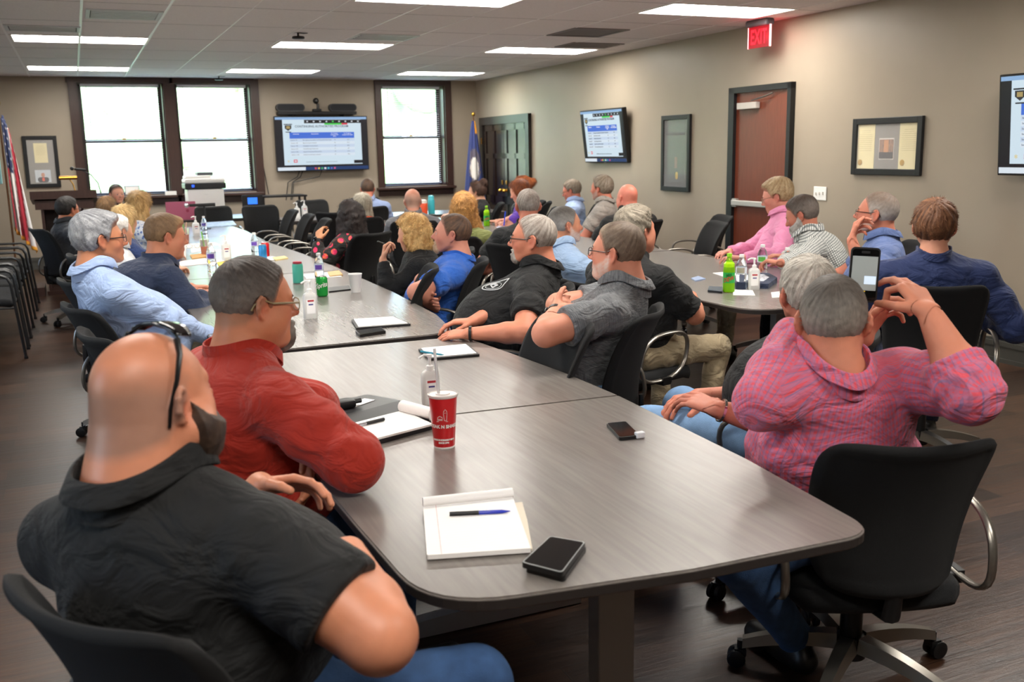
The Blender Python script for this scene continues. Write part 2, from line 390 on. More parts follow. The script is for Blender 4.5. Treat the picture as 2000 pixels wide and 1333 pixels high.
for i, (a, b) in enumerate(LO):
    t = empty('window_%d' % (4+i), (XL, (a+b)/2, 1.0), 0); t['kind'] = S
    c = MB()
    for s in (-1, 1): c.box((0.02, s*(.55+.05), .8), (.05, .1, 1.7))
    c.box((0.02, 0, 1.65), (.05, 1.3, .1)); c.box((.04, 0, -.04), (.1, 1.35, .05)); c.build('casing', M_DWOOD, t)
    MB().box((-.2, 0, .8), (.004, 1.1, 1.6)).build('pane', M_PANE, t)
    MB().box((-.2, 0, .8), (.04, 1.1, .05)).box((-.2, -.53, .8), (.04, .05, 1.6)).box((-.2, .53, .8), (.04, .05, 1.6)).build('sash', MATS['sash_dark'], t)
    bl = MB()
    for k in range(40): bl.box((-.1, 0, .03+k*.039), (.024, 1.04, .0022))
    bl.build('blind', M_OUT, t)
    ld = bpy.data.lights.new('window_daylight', 'AREA'); ld.shape = 'RECTANGLE'; ld.size = 1.1; ld.size_y = 1.5; ld.cycles.is_portal = True
    lo = bpy.data.objects.new('window_daylight', ld); COL.objects.link(lo); lo.location = (XL-.34, (a+b)/2, 1.8); lo.rotation_euler = (0, -PI/2, 0)

# frame for things mounted on the right wall: local x along -Y (towards camera), y out of wall (-X), z up
def RW(y, z=0): return Matrix.Translation((rx(y), y, z)) @ Matrix.Rotation(-PI/2-math.atan(RK), 4, 'Z')
def rwempty(name, y, z, label, cat, group=None):
    o = empty(name, (rx(y), y, z), 0, label, cat, group); o.rotation_euler = (0, 0, -PI/2+RK); return o
# in that local frame +x -> world -Y ; +y -> world +X (into wall). So "out of the wall" is local -y
# door 1: dark red-brown door with closer and push bar
dy0, dy1 = 8.26, 7.30; dm = (dy0+dy1)/2; wd = dy0-dy1
t = rwempty('door_1', dm, 0, None, None); t['kind'] = S
f = MB(); f.box((-wd/2+.045, -.02, 1.055), (.09, .07, 2.11)); f.box((wd/2-.025, -.02, 1.055), (.05, .07, 2.11)); f.box((0, -.02, 2.085), (wd, .07, .055)); f.build('door_frame', M_BLKPAINT, t)
MB().box((.02, -.008, 1.03), (wd-.14, .02, 2.06)).build('leaf', M_REDWOOD, t)
cl = MB().rbox((-.16, -.05, 1.93), (.3, .055, .062), .006).build('door_closer', mat('closer_grey', '#b9b4ad', .4), t)
MB().tube([(-.1, -.06, 1.975), (.13, -.09, 2.0)], .008, 6).tube([(.13, -.09, 2.0), (.2, -.04, 2.03)], .008, 6).build('closer_arm', M_SILV, cl)
pb = MB().rbox((0, -.055, 1.0), (wd-.2, .03, .055), .008).box((-.37, -.03, 1.0), (.1, .04, .08)).box((.36, -.03, 1.0), (.08, .04, .08)).build('push_bar', mat('bar_grey', '#c4c1bb', .35, metal=.5), t)
# door 2: double panelled door near the corner
ya, yb = 15.25, 13.24; dm = (ya+yb)/2; wd = ya-yb
t = rwempty('door_2', dm, 0, None, None); t['kind'] = S
f = MB()
for s in (-1, 1): f.box((s*(wd/2-.06), -.02, 1.03), (.12, .06, 2.06))
f.box((0, -.02, 2.01), (wd, .065, .12)); f.build('door_frame', M_DKPANEL, t)
for s in (-1, 1):
    lw = wd/2-.13; cx = s*(lw/2+.006); lf = MB(); lf.box((cx, -.004, .975), (lw, .012, 1.95))
    rails = [(0, .14), (.72, .84), (1.42, 1.5), (1.85, 1.95)]
    for (z0, z1) in rails: lf.box((cx, -.016, (z0+z1)/2), (lw, .022, z1-z0))
    for q in (-1, 0, 1): lf.box((cx+q*(lw/2-.05), -.016, .975), (.1 if q else .08, .022, 1.95))
    L_ = lf.build('leaf', mat('grey_green_gloss_door', '#2f3230', .25) if s > 0 else mat('dark_brown_gloss_door', '#241a18', .25), t)
    hd = MB().ball((s*.09, -.07, .93), .028, 8).lathe([(.03, 0), (.03, .008)], (0, 0, 0), 12, Matrix.Translation((s*.09, -.03, .93)) @ Matrix.Rotation(PI/2, 4, 'X')).tube([(s*.09, -.03, .93), (s*.09, -.07, .93)], .01, 8)
    hd.rbox((s*.09, -.035, 1.05), (.05, .012, .07), .004); hd.build('door_handle', M_BRASS, L_)
for z in (1.7, .3): MB().box((-wd/2+.11, -.055, z), (.03, .012, .1)).build('hinge', M_BRASS, t)

# slide drawn on the screens (built flat, in metres; x 0..W, z 0..H)
M_SL = {}
def em(name, col, e=1.0):
    if name not in MATS:
        m_ = mat(name, col, .25, emit=e); m_.node_tree.nodes['Principled BSDF'].inputs['Base Color'].default_value = (.01, .01, .012, 1)
    return MATS[name]
SE = .85
def slide(parent, W_, H_, y, tint=''):
    q = lambda nm, c, e=SE: em(nm+tint, c, e)
    def rect(name, x0, z0, x1, z1, m, k=1):
        return MB().box(((x0+x1)/2*W_-W_/2, y-.0008*k, (z0+z1)/2*H_-H_/2), ((x1-x0)*W_, .0006, (z1-z0)*H_)).build(name, m, parent)
    b1 = q('screen_black', '#0c1018', .6)
    rect('picture', 0, 0, 1, 1, b1)
    rect('slide_page', .075, .10, .935, .955, q('screen_pale_blue', '#d3e6f2'), 2)
    rect('top_bar', 0, .955, 1, 1, q('screen_bar_blue', '#8fb3dc'), 2)
    rect('meeting_toolbar', .31, .885, .965, .95, b1, 3)
    rect('share_banner', .53, .855, .72, .885, q('screen_green', '#3fd04a'), 3); rect('share_stop', .72, .855, .785, .885, q('screen_red', '#e0364c'), 3)
    rect('table_header', .145, .60, .855, .715, q('screen_royal', '#3f6ed8'), 3)
    for i in range(6):
        z = .60-.055*(i+1); rect('table_row', .145, z, .855, z+.05, q('screen_row_a' if i % 2 else 'screen_row_b', '#c9d9ee' if i % 2 == 0 else '#dde9f5'), 3)
    rect('taskbar', 0, 0, 1, .062, q('screen_task_white', '#dfe9f2'), 2); rect('taskbar_dark', .3, 0, 1, .062, q('screen_navy', '#16386a'), 3)
    rect('caption_box', .84, .115, .985, .175, b1, 4)
    for i, c in enumerate(('#d84a5a', '#e3c13c', '#49b35c', '#eeeeee', '#4db6c8', '#5865c8', '#cf5a8a')):
        x = .40+i*.035; rect('taskbar_icon', x, .015, x+.02, .048, q('icon_%d' % i, c), 5)
    for i in range(9):
        x = .335+i*.07; rect('toolbar_icon', x, .905, x+.018, .93, q('icon_tool%d' % (i == 4), '#3bcf56' if i == 4 else '#c8d0da'), 5)
    Mx = Matrix.Rotation(PI/2, 4, 'X'); ink = q('screen_ink', '#3b4656', .8)
    def tx(s, x, z, h, m=ink, bold=0, al='CENTER', sx=1):
        text_on('lettering', s, h*H_, Matrix.Translation((x*W_-W_/2, y-.005, z*H_-H_/2)) @ Mx, m, parent, al, bold, sx)
    tx('CONTINUING AUTHORITIES PROGRAM', .50, .825, .058, bold=.0006)
    wh = q('screen_ink_white', '#ffffff')
    tx('Authority', .215, .685, .03, wh); tx('Description', .42, .685, .03, wh); tx('Per-Project\nFederal Limit\n($M)', .635, .665, .028, wh); tx('Per-Program\nFederal Limit ($M)', .78, .675, .028, wh)
    for i, (a, b, c, d) in enumerate((('Section 14', 'Emergency Streambank and Shoreline Protection', '10', '25.5'), ('Section 103', 'Beach Erosion Control', '10', '37.5'), ('Section 107', 'Navigation Improvement', '10', '62.5'), ('Section 205', 'Flood Damage Reduction', '15', '69'), ('Section 206', 'Aquatic Ecosystem Restoration', '15', '62.5'), ('Section 1135', 'Environmental Improvements', '15', '50.5'))):
        z = .57-.055*i; tx(a, .155, z, .028, ink, al='LEFT'); tx(b, .285, z, .028, ink, al='LEFT'); tx(c, .635, z, .028); tx(d, .785, z, .028)
    tx('Feasibility studies and design are shared with the local sponsor', .31, .155, .024, ink, al='LEFT')
    # crest at the upper left and small badges at the lower left
    cx, cz = .135, .80; cr = MB()
    for k, (w_, h_) in enumerate(((.05, .10),)):
        pts = [(cx-.035, cz+.05), (cx+.035, cz+.05), (cx+.035, cz-.01), (cx, cz-.055), (cx-.035, cz-.01)]
        cr.add([(p[0]*W_-W_/2, y-.004, p[1]*H_-H_/2) for p in pts], [(0, 1, 2, 3, 4)])
    cr.build('crest', q('crest_dark', '#30333a', .6), parent)
    rect('crest_field', cx-.02, cz-.015, cx+.02, cz+.035, q('crest_gold', '#a8935c', .9), 7)
    rect('crest_scroll', cx-.045, cz+.058, cx+.045, cz+.075, q('crest_dark', '#30333a'), 6); rect('crest_scroll', cx-.03, cz-.085, cx+.03, cz-.07, q('crest_dark', '#30333a'), 6)
    rect('red_badge', .175, .15, .215, .205, q('screen_red', '#e0364c'), 6); rect('red_badge_centre', .183, .165, .207, .19, q('screen_task_white', '#dfe9f2'), 8)
    tx('*', .12, .155, .1, q('icon_1', '#e3c13c'))
def tv(name, W_, H_, M, label, tint='', depth=.06, arm=.0):
    t = empty(name, (0, 0, 0), 0, label, 'television'); t.matrix_world = M
    MB().rbox((0, depth/2, 0), (W_+.03, depth, H_+.03), .006).box((0, depth+.02, 0), (W_*.4, .06, H_*.5)).build('housing', M_BLACK, t)
    s = empty('screen', (0, 0, 0), parent=t)
    slide(s, W_, H_, -.001, tint)
    MB().box((0, -.004, -H_/2-.012), (.05, .004, .01)).build('logo_plate', M_SILV, t)
    return t
Mb = Matrix.Translation((3.555, BACKY-.13, 1.70)) @ Matrix.Rotation(.0, 4, 'Z')
tv1 = tv('wall_television', 1.42, .80, Mb, 'large flat television on the far wall between two windows', depth=.045)
MB().box((0, .09, 0), (.4, .07, .3)).build('wall_mount', M_BLACK, tv1)
# right wall television, tilted down and swung towards the room
a = ony(1132, 217, 11.45); b = ony(1215, 210, 10.25)
def tvR(px_tl, px_tr, y_l, y_r, H_, tilt, label, tint, push):
    pl = ony(*px_tl, y_l); pr = ony(*px_tr, y_r); W_ = math.hypot(pr.x-pl.x, pr.y-pl.y)
    mid = (pl+pr)/2; X = (pr-pl); X.z = 0; X.normalize(); Z = Vector((0, 0, 1)); Y = Z.cross(X)
    R3 = Matrix((X, Y, Z)).transposed().to_4x4() @ Matrix.Rotation(tilt, 4, 'X')
    M = Matrix.Translation(mid) @ R3 @ Matrix.Translation((0, 0, -H_/2)); return tv('wall_television', W_-.03, H_-.03, M, label, tint), M, W_
p1 = onz(1132, 217, 2.03)
tv2, M2, W2 = tvR((1132, 217), (1215, 210), 11.35, 10.3, .65, math.radians(7), 'television on a swing arm high on the right wall', '_b', 0)
MB().box((0, .15, 0), (.3, .2, .2)).box((.1, .22, -.05), (.08, .22, .12)).build('wall_mount', M_BLACK, tv2)
# near right television (only its left edge shows)
Y0, Y1 = 4.95, 3.75
M3 = Matrix.Translation((rx(4.35)-.16, 4.35, 1.66)) @ Matrix.Rotation(-PI/2+.0, 4, 'Z') @ Matrix.Rotation(math.radians(4), 4, 'X')
tv3 = tv('wall_television', 1.13, .64, M3, 'television at the right edge, mounted on the right wall', '_c')
MB().box((0, .12, 0), (.3, .06, .25)).build('wall_mount', M_BLACK, tv3)

# ------------------------------------------------------------------ tables
TZ = .74
def table_top(name, pts, rads, label, grp, posts=(), feet=(), seams=()):
    cx = sum(p[0] for p in pts)/len(pts); cy = sum(p[1] for p in pts)/len(pts)
    t = empty(name, (cx, cy, 0), 0, label, 'table', grp)
    P = [(p[0]-cx, p[1]-cy) for p in round_poly(pts, rads)]
    o = MB().prism(P, TZ-.028, TZ).build('tabletop', M_LAM, t)
    bm = bmesh.new(); bm.from_mesh(o.data)
    ed = [e for e in bm.edges if abs(e.verts[0].co.z-e.verts[1].co.z) < 1e-5]
    bmesh.ops.bevel(bm, geom=ed, offset=.004, segments=2, affect='EDGES'); bm.to_mesh(o.data); bm.free()
    Pi = [(p[0]*.999, p[1]*.9995) for p in P]
    MB().prism([(p[0]*1.001, p[1]*1.0005) for p in P], TZ-.024, TZ-.006).build('edge_band', mat('edge_band_dark', '#2d2826', .4), t)
    for (x, y) in posts:
        MB().rbox((x-cx, y-cy, (TZ-.028)/2+.03), (.10, .055, TZ-.09), .004).build('leg', M_GREYLEG, t)
        MB().box((x-cx, y-cy, TZ-.05), (.5, .06, .04)).build('bracket', M_GREYLEG, t)
    for (x0, x1, y) in feet:
        f = MB(); n = 8; v = []
        for i in range(n+1):
            u = i/n; x = x0+(x1-x0)*u-cx; h = .035+.03*math.sin(PI*u); hw = .035
            v += [(x, y-cy-hw, 0.004), (x, y-cy-hw*.7, h), (x, y-cy+hw*.7, h), (x, y-cy+hw, 0.004)]
        fc = [(4*i+a, 4*i+(a+1) % 4, 4*i+4+(a+1) % 4, 4*i+4+a) for i in range(n) for a in range(4)]+[(0, 1, 2, 3), (4*n+3, 4*n+2, 4*n+1, 4*n)]
        f.add(v, fc).build('foot', M_GREYLEG, t)
    return t
G = 'grey-brown conference tables in the left row'
table_top('conference_table', [(.49, 2.872), (.505, 2.07), (.52, 1.60), (1.05, 1.530), (1.515, 1.515), (1.575, 2.05), (1.615, 2.81)], [0, 0, .2, 0, .10, 0, 0],
          'nearest conference table end with red cup and notepad', G, [(1.1, 1.95)], [(.78, 1.42, 1.95)])
table_top('conference_table', [(.49, 2.877), (1.615, 2.815), (1.61, 3.2), (1.575, 3.65), (1.53, 4.08), (.52, 4.10)], [0, 0, 0, 0, .18, .1],
          'conference table behind the nearest end, holding the open portfolio', G, [(1.1, 2.87), (1.1, 3.85)], [(.72, 1.48, 2.87), (.72, 1.48, 3.85)])
table_top('conference_table', [(.50, 4.17), (1.54, 4.19), (1.63, 4.7), (1.675, 5.6), (1.69, 6.86), (.48, 6.89)], [.1, .18, 0, 0, 0, 0],
          'third conference table of the left row, with the green soda can', G, [(1.1, 4.5), (1.1, 6.5)], [(.72, 1.48, 4.5), (.72, 1.48, 6.5)])
table_top('conference_table', [(.48, 6.9), (1.69, 6.87), (1.68, 8.2), (1.62, 9.46), (.48, 9.46)], [0, 0, 0, 0, 0],
          'fourth conference table along the left row with orange drinks', G, [(1.1, 7.2), (1.1, 9.1)], [(.72, 1.48, 7.2), (.72, 1.48, 9.1)])
table_top('conference_table', [(.48, 9.47), (1.62, 9.47), (1.66, 11.0), (1.62, 12.1), (.50, 12.1)], [0, 0, 0, .3, .25],
          'fifth conference table along the left row, ending near the printer', G, [(1.1, 9.8), (1.1, 11.7)], [(.72, 1.48, 9.8), (.72, 1.48, 11.7)])
G2 = 'grey-brown conference tables in the right row'
table_top('conference_table', [(3.06, 3.98), (4.20, 3.98), (4.26, 4.6), (4.32, 5.6), (4.33, 6.7), (2.98, 6.7), (3.0, 5.6), (3.04, 4.6)], [.2, .2, 0, 0, 0, 0, 0, .0],
          'near right-hand conference table with green soda bottle', G2, [(3.65, 4.5), (3.65, 6.3)], [(3.2, 4.1, 4.5), (3.2, 4.1, 6.3)])
table_top('conference_table', [(2.98, 6.72), (4.33, 6.72), (4.33, 9.3), (2.98, 9.3)], [0, 0, 0, 0],
          'middle right-hand conference table between the attendees', G2, [(3.65, 7.1), (3.65, 8.9)], [(3.2, 4.1, 7.1), (3.2, 4.1, 8.9)])
table_top('conference_table', [(2.98, 9.32), (4.33, 9.32), (4.3, 11.2), (4.15, 11.7), (3.1, 11.7)], [0, 0, 0, .2, .2],
          'far right-hand conference table with small green bottle', G2, [(3.65, 9.7), (3.65, 11.3)], [(3.2, 4.1, 9.7), (3.2, 4.1, 11.3)])
table_top('head_table', [(2.33, 12.25), (5.3, 12.25), (5.3, 13.1), (2.33, 13.1)], [.08, .08, .08, .08],
          'head table across the far end below the wall television', None, [(2.6, 12.7), (5.0, 12.7)], [])
table_top('side_table', [(.3, 13.3), (2.3, 13.3), (2.3, 14.2), (.3, 14.2)], [.05]*4, 'dark table at the far left holding the pink laptop and papers', None, [(0.6, 13.8), (2.1, 13.8)], [])

# ------------------------------------------------------------------ chairs
def panel_mesh(wfun, zfun, yfun, nu=22, nv=20, th=.012, rim=.0):
    """curved padded panel with rounded corners; u,v in [-1,1]"""
    F_ = []; Bk = []
    for j in range(nv+1):
        for i in range(nu+1):
            a = -1+2*i/nu; b = -1+2*j/nv
            # square -> rounded square
            s = 1-.16*(abs(a)**4)*(b*b)**2; u = a*s; v = b*(1-.10*(abs(b)**4)*(a*a)**2*1.2)
            e = max(abs(a), abs(b)); k = th*(1-.75*max(0, (e-.86)/.14)**2)+rim*math.exp(-((e-.93)/.05)**2)
            x = wfun(v)*u; y = yfun(u, v); z = zfun(v, u)
            F_.append((x, y+k, z)); Bk.append((x, y-k, z))
    n = (nu+1)*(nv+1); f = []
    for j in range(nv):
        for i in range(nu):
            q = j*(nu+1)+i; f.append((q, q+1, q+nu+2, q+nu+1)); f.append((n+q, n+q+nu+1, n+q+nu+2, n+q+1))
    def strip(ids):
        for a, b in zip(ids[:-1], ids[1:]): f.append((b, a, n+a, n+b))
    strip([i for i in range(nu+1)]); strip([j*(nu+1)+nu for j in range(nv+1)]); strip([nv*(nu+1)+i for i in range(nu, -1, -1)]); strip([j*(nu+1) for j in range(nv, -1, -1)])
    return F_+Bk, f
def make_chair(name='office_chair'):
    t = empty(name, (0, 0, 0))
    # five-star base
    MB().lathe([(.045, .075), (.05, .10), (.04, .14), (.03, .145)], n=16).build('hub', M_BLACK, t, True)
    for k in range(5):
        a = 2*PI*k/5+.3; c, s = math.cos(a), math.sin(a); v = []; n = 6
        for i in range(n+1):
            u = i/n; r = .04+.27*u; z = .125-.045*u*u; w = .03-.010*u; h = .022-.008*u
            for (p, q) in ((-w, -h), (w, -h), (w*.7, h), (-w*.7, h)): v.append((r*c-p*s, r*s+p*c, z+q))
        f = [(4*i+b, 4*i+(b+1) % 4, 4*i+4+(b+1) % 4, 4*i+4+b) for i in range(n) for b in range(4)]+[(0, 1, 2, 3), (4*n+3, 4*n+2, 4*n+1, 4*n)]
        lg = MB().add(v, f).build('base_leg', M_SILV, t, True)
        cm = MB(); cm.lathe([(.011, .045), (.011, .085)], (.315*c, .315*s, 0), 8)
        for sd in (-1, 1):
            M = Matrix.Translation((.315*c-sd*.016*s+.012*c, .315*s+sd*.016*c+.012*s, .028)) @ Matrix.Rotation(a, 4, 'Z') @ Matrix.Rotation(PI/2, 4, 'X')
            cm.lathe([(.020, -.010), (.0275, -.007), (.0275, .007), (.020, .010)], (0, 0, 0), 16, M)
        cm.box((.315*c, .315*s, .05), (.035, .035, .02), rz=a); cm.build('caster', M_BLACK, lg, True)
    MB().lathe([(.032, .13), (.032, .28), (.022, .285), (.022, .40)], n=16).build('gas_post', M_BLACK, t, True)
    MB().rbox((0, -.02, .40), (.2, .26, .05), .01).build('mechanism', M_BLACK, t)
    # seat
    v, f = panel_mesh(lambda v: .25, lambda v, u: .0, lambda u, v: 0, th=.034)
    o = []
    for p in v: o.append((p[0], 0, p[1]))
    nv_, nu_ = 20, 22; n = len(v)//2; out = []
    for idx, p in enumerate(v):
        k = idx % n; i = k % (nu_+1); j = k//(nu_+1); b = -1+2*j/nv_
        y = b*.235*(1-.10*abs(b)**4*((-1+2*i/nu_)**2)**2*1.2); drop = -.03*max(0, b-.6)**2*6
        out.append((p[0], y+.02, .42+p[1]+drop+.012*(p[0]/.25)**2))
    f2 = [q[::-1] for q in f]
    mk('seat', out, f2, M_CUSH, t, True)
    # back: mesh shell with wings swept forward
    wf = lambda v: .20+.05*(.5+.5*v)**1.3
    zf = lambda v, u: .690+.225*v+.028*u*u*max(v, 0)
    yf = lambda u, v: -.225-.075*(.5+.5*v)-.03*(.5+.5*v)**2+.085*abs(u)**2.2*(1-.25*v)+.02*math.cos(v*2.2)
    v, f = panel_mesh(wf, zf, yf, 26, 22, .009, .009)
    bk = mk('backrest', v, f, M_MESH, t, True)
    MB().tube([(0, -.15, .385), (0, -.245, .40), (0, -.262, .48), (0, -.262, .56)], [.016, .016, .014, .010], 8, sx=1.7).build('back_support', M_BLACK, t, True)
    for s in (-1, 1):
        pts = []
        for k in range(28):
            a = 2*PI*k/28; cx_, cz_ = math.cos(a), math.sin(a)
            y = -.055+.165*math.copysign(abs(cx_)**.75, cx_)+.03*cz_; z = .548+.118*math.copysign(abs(cz_)**.8, cz_)
            pts.append((s*(.285+.006*cz_), y, z))
        am = MB().tube(pts, .0125, 10, closed=True, sx=.75).build('armrest', M_SILV, t, True)
        MB().rbox((s*.25, -.04, .418), (.09, .06, .03), .006).box((s*.285, -.04, .428), (.02, .06, .03)).build('arm_bracket', M_BLACK, am)
    return t
chair_proto = make_chair(); chair_used = [False]
def chair(x, y, az, label, group, dz=0):
    """az: compass angle the sitter faces, clockwise from +Y, degrees"""
    c = chair_proto if not chair_used[0] else copy_tree(chair_proto); chair_used[0] = True
    c.location = (x, y, dz); c.rotation_euler = (0, 0, -math.radians(az)); tag(c, label, 'chair', group); return c
GE = 'empty black mesh office chairs'
# empty chairs
for (x, y, az, lab) in ((1.40, 3.34, -90, 'empty black mesh chair pushed against the near table, its curved back facing the camera'),
                        (1.52, 5.38, -72, 'empty black mesh chair seen edge-on beside the man in the bright blue shirt'),
                        (1.93, 8.75, -80, 'empty black mesh chair at the fourth left table, nearest of the tilted row'),
                        (1.95, 9.75, -85, 'empty black mesh chair second in the tilted row beside the left tables'),
                        (1.97, 10.6, -88, 'empty black mesh chair third in the tilted row beside the left tables'),
                        (1.98, 11.5, -90, 'empty black mesh chair last in the tilted row beside the left tables'),
                        (1.56, 12.75, 180, 'empty black mesh chair in front of the white printer'),
                        (2.12, 12.55, 178, 'empty black mesh chair right of the one by the printer'),
                        (2.98, 13.5, 180, 'empty black mesh chair behind the head table under the wall television'),
                        (3.75, 13.55, 182, 'empty black mesh chair behind the head table beside the man in pale blue'),
                        (2.75, 11.0, 40, 'empty black mesh chair behind the woman with black curly hair, turned sideways'),
                        (4.74, 7.12, -75, 'empty black mesh chair beside the right wall, nearer of the pair before the red door'),
                        (5.25, 7.75, -75, 'empty black mesh chair farther of the pair beside the right wall'),
                        (4.75, 4.92, -70, 'empty black mesh chair between the checked-shirt man and the man resting his chin'),
                        (5.05, 11.15, -60, 'empty black mesh chair near the double door'),
                        (.30, 4.02, 76, 'empty black mesh chair between the red shirt man and the pale-blue shirt man')):
    chair(x, y, az, lab, GE)

# stack of six side chairs along the left edge
def make_side_chair():
    t = empty('side_chair')
    v, f = panel_mesh(lambda v: .24, lambda v, u: 0, lambda u, v: 0, 16, 14, .03); n = len(v)//2; out = []
    for idx, p in enumerate(v):
        k = idx % n; i = k % 17; j = k//17; b = -1+2*j/14
        out.append((p[0], b*.23, .45+p[1]-.012*(b > .6)*(b-.6)*4))
    mk('seat', out, [q[::-1] for q in f], M_CUSH, t, True)
    v, f = panel_mesh(lambda v: .22, lambda v, u: .68+.17*v, lambda u, v: -.25-.04*v+.03*u*u, 16, 12, .014)
    mk('backrest', v, f, M_CUSH, t, True)
    for s in (-1, 1):
        p = [(s*.27, .27, .01), (s*.265, .22, .60), (s*.26, .20, .645), (s*.26, .16, .665), (s*.26, -.12, .665), (s*.25, -.22, .655)]
        MB().tube(p, .0115, 8).build('arm_leg', M_GUN, t, True)
        MB().tube([(s*.25, -.30, .01), (s*.24, -.2, .42), (s*.23, -.235, .55), (s*.21, -.27, .84)], .0115, 8).build('rear_leg', M_GUN, t, True)
        MB().tube([(s*.265, .225, .41), (s*.245, -.19, .41)], .009, 6).build('side_rail', M_GUN, t, True)
        fg = MB(); fg.lathe([(.015, 0), (.015, .02)], (s*.27, .27, 0), 8).lathe([(.015, 0), (.015, .02)], (s*.25, -.30, 0), 8); fg.build('glide', M_BLACK, t)
    return t
sc0 = make_side_chair()
ordn = ['nearest', 'second from the front', 'third from the front', 'fourth from the front', 'fifth from the front', 'farthest']
for i in range(6):
    y = onz(*[(61, 700), (65, 682), (69, 659), (71, 640), (74, 623), (77, 606)][i], 0).y
    c = sc0 if i == 0 else copy_tree(sc0); c.location = (-.76, y+.27, 0); c.rotation_euler = (0, 0, -PI/2)
    tag(c, 'black tube-frame armchair by the left edge, %s of six in a row' % ordn[i], 'chair', 'tube-frame armchairs along the left edge')

# ------------------------------------------------------------------ lectern, flags, printer and other far things
def solid(name, parts, parent=None):
    pass
t = empty('lectern', (-.17, 12.75, 0), 0, 'dark brown wooden lectern at the far left with slanted top', 'lectern')
MB().box((-.21, 0, .53), (.03, .44, 1.06)).build('side_panel', M_DWOOD, t); MB().box((.21, 0, .53), (.03, .44, 1.06)).build('side_panel', M_DWOOD, t)
MB().box((0, .2, .53), (.39, .03, 1.06)).build('front_panel', M_DWOOD, t); MB().box((0, 0, .6), (.39, .4, .025)).build('shelf', M_DWOOD, t)
v = [(-.32, -.3, 1.10), (.38, -.3, 1.10), (.38, .28, 1.02), (-.32, .28, 1.02), (-.32, -.3, 1.19), (.38, -.3, 1.19), (.38, .28, 1.06), (-.32, .28, 1.06)]
v2 = [(-.29, -.26, 1.0), (.35, -.26, 1.0), (.35, .26, 1.0), (-.29, .26, 1.0)]
MB().add(v, [(3, 2, 1, 0), (4, 5, 6, 7), (0, 1, 5, 4), (1, 2, 6, 5), (2, 3, 7, 6), (3, 0, 4, 7)]).box((.03, 0, 1.03), (.62, .5, .10)).build('desk_top', M_DWOOD, t)
MB().box((-.33, -.1, .05), (.12, .5, .1)).box((.0, .0, .02), (.5, .5, .04)).build('base', M_DWOOD, t)
o = empty('reading_lamp', (-.05, 12.62, 1.16), 0, 'small brass reading lamp on the lectern top', 'lamp')
MB().tube([(.04, .0, 0), (.02, .0, .10), (-.02, 0, .17)], .006, 8).lathe([(.03, -.02), (.03, .008)], (.04, 0, 0), 12).build('stem', M_BRASS, o)
MB().tube([(-.12, 0, .17), (.07, 0, .17)], .022, 12).build('lamp_shade', M_BRASS, o, True)
o = empty('microphone', (.2, 12.62, 1.16), 0, 'black gooseneck microphone on the lectern', 'microphone')
MB().tube([(.06, 0, -.02), (.04, 0, .1), (-.03, 0, .2), (-.12, 0, .25)], .006, 8).build('gooseneck', M_BLACK, o)
MB().tube([(-.08, 0, .255), (-.2, 0, .27)], .014, 10).ball((-.225, 0, .275), .022, 8).build('mic_head', M_BLACK, o, True)
# flags
def flagmat(name, kind):
    m = bpy.data.materials.new(name); m.use_nodes = True; nt = m.node_tree; b = nt.nodes['Principled BSDF']; b.inputs['Roughness'].default_value = .55; b.inputs['Sheen Weight'].default_value = .3
    a = nt.nodes.new('ShaderNodeAttribute'); a.attribute_name = 'Col'; nt.links.new(a.outputs['Color'], b.inputs['Base Color']); return m
M_FLAG = flagmat('flag_cloth', 0)
t = empty('us_flag', (-.83, 14.6, 0), 0, 'red, white and blue flag with gold fringe on a pole at the far left', 'flag')
MB().lathe([(.13, 0), (.12, .03), (.04, .06), (.02, .09)], n=20).build('stand_base', M_BRASS, t, True)
MB().tube([(0, 0, .05), (0, 0, 2.22)], .013, 10).build('pole', mat('pole_wood', '#6a4526', .4), t, True)
MB().ball((0, 0, 2.27), .035, 8, (1, 1, 1.4)).build('finial', M_BRASS, t, True)
nu, nv = 90, 70; V = []; Cc = []; W0 = srgb('#efe9e6'); R0 = srgb('#b01d33'); B0 = srgb('#1d2a55'); Go = srgb('#f0a318')
for j in range(nv+1):
    v = j/nv
    for i in range(nu+1):
        u = i/nu; rr = .03+(.24*v**.7)*(.35+.65*u); ang = u*9.0+v*1.2
        x = .03+.30*u*(.25+.75*v)*.85+.02*math.sin(u*30); y = .045*math.sin(u*26+v*2)*(.4+.6*v)
        z = 2.12-1.50*v+(-.32*u*v)+.42*(1-v)*(-u)*.6
        V.append((x, y, z))
        g = (i > nu-4) or (j > nv-3)
        s = int((v*.9+u*.25)*10) if False else int(u*13)
        cst = Go if g else (B0 if (v < .42 and u < .55) else (R0 if int(u*12+v*1.5) % 2 == 0 else W0))
        if v < .42 and u < .55 and not g and (i % 7 == 3 and j % 6 == 3): cst = W0
        Cc.append((*cst, 1))
F_ = [(j*(nu+1)+i, j*(nu+1)+i+1, (j+1)*(nu+1)+i+1, (j+1)*(nu+1)+i) for j in range(nv) for i in range(nu)]
fl = mk('banner', V, F_, M_FLAG, t, True, attrs=Cc); md = fl.modifiers.new('th', 'SOLIDIFY'); md.thickness = .003
t = empty('state_flag', (5.92, 14.98, 0), 0, 'furled dark blue state flag with gold fringe in the far right corner', 'flag')
MB().lathe([(.13, 0), (.12, .03), (.04, .06), (.02, .09)], n=20).build('stand_base', M_BRASS, t, True)
MB().tube([(0, 0, .05), (0, 0, 2.08)], .012, 10).build('pole', MATS['pole_wood'], t, True)
MB().ball((0, 0, 2.12), .03, 8, (1, 1, 1.2)).build('finial', M_BRASS, t, True)
V = []; Cc = []; BL = srgb('#2b3a78'); 
nu, nv = 96, 50
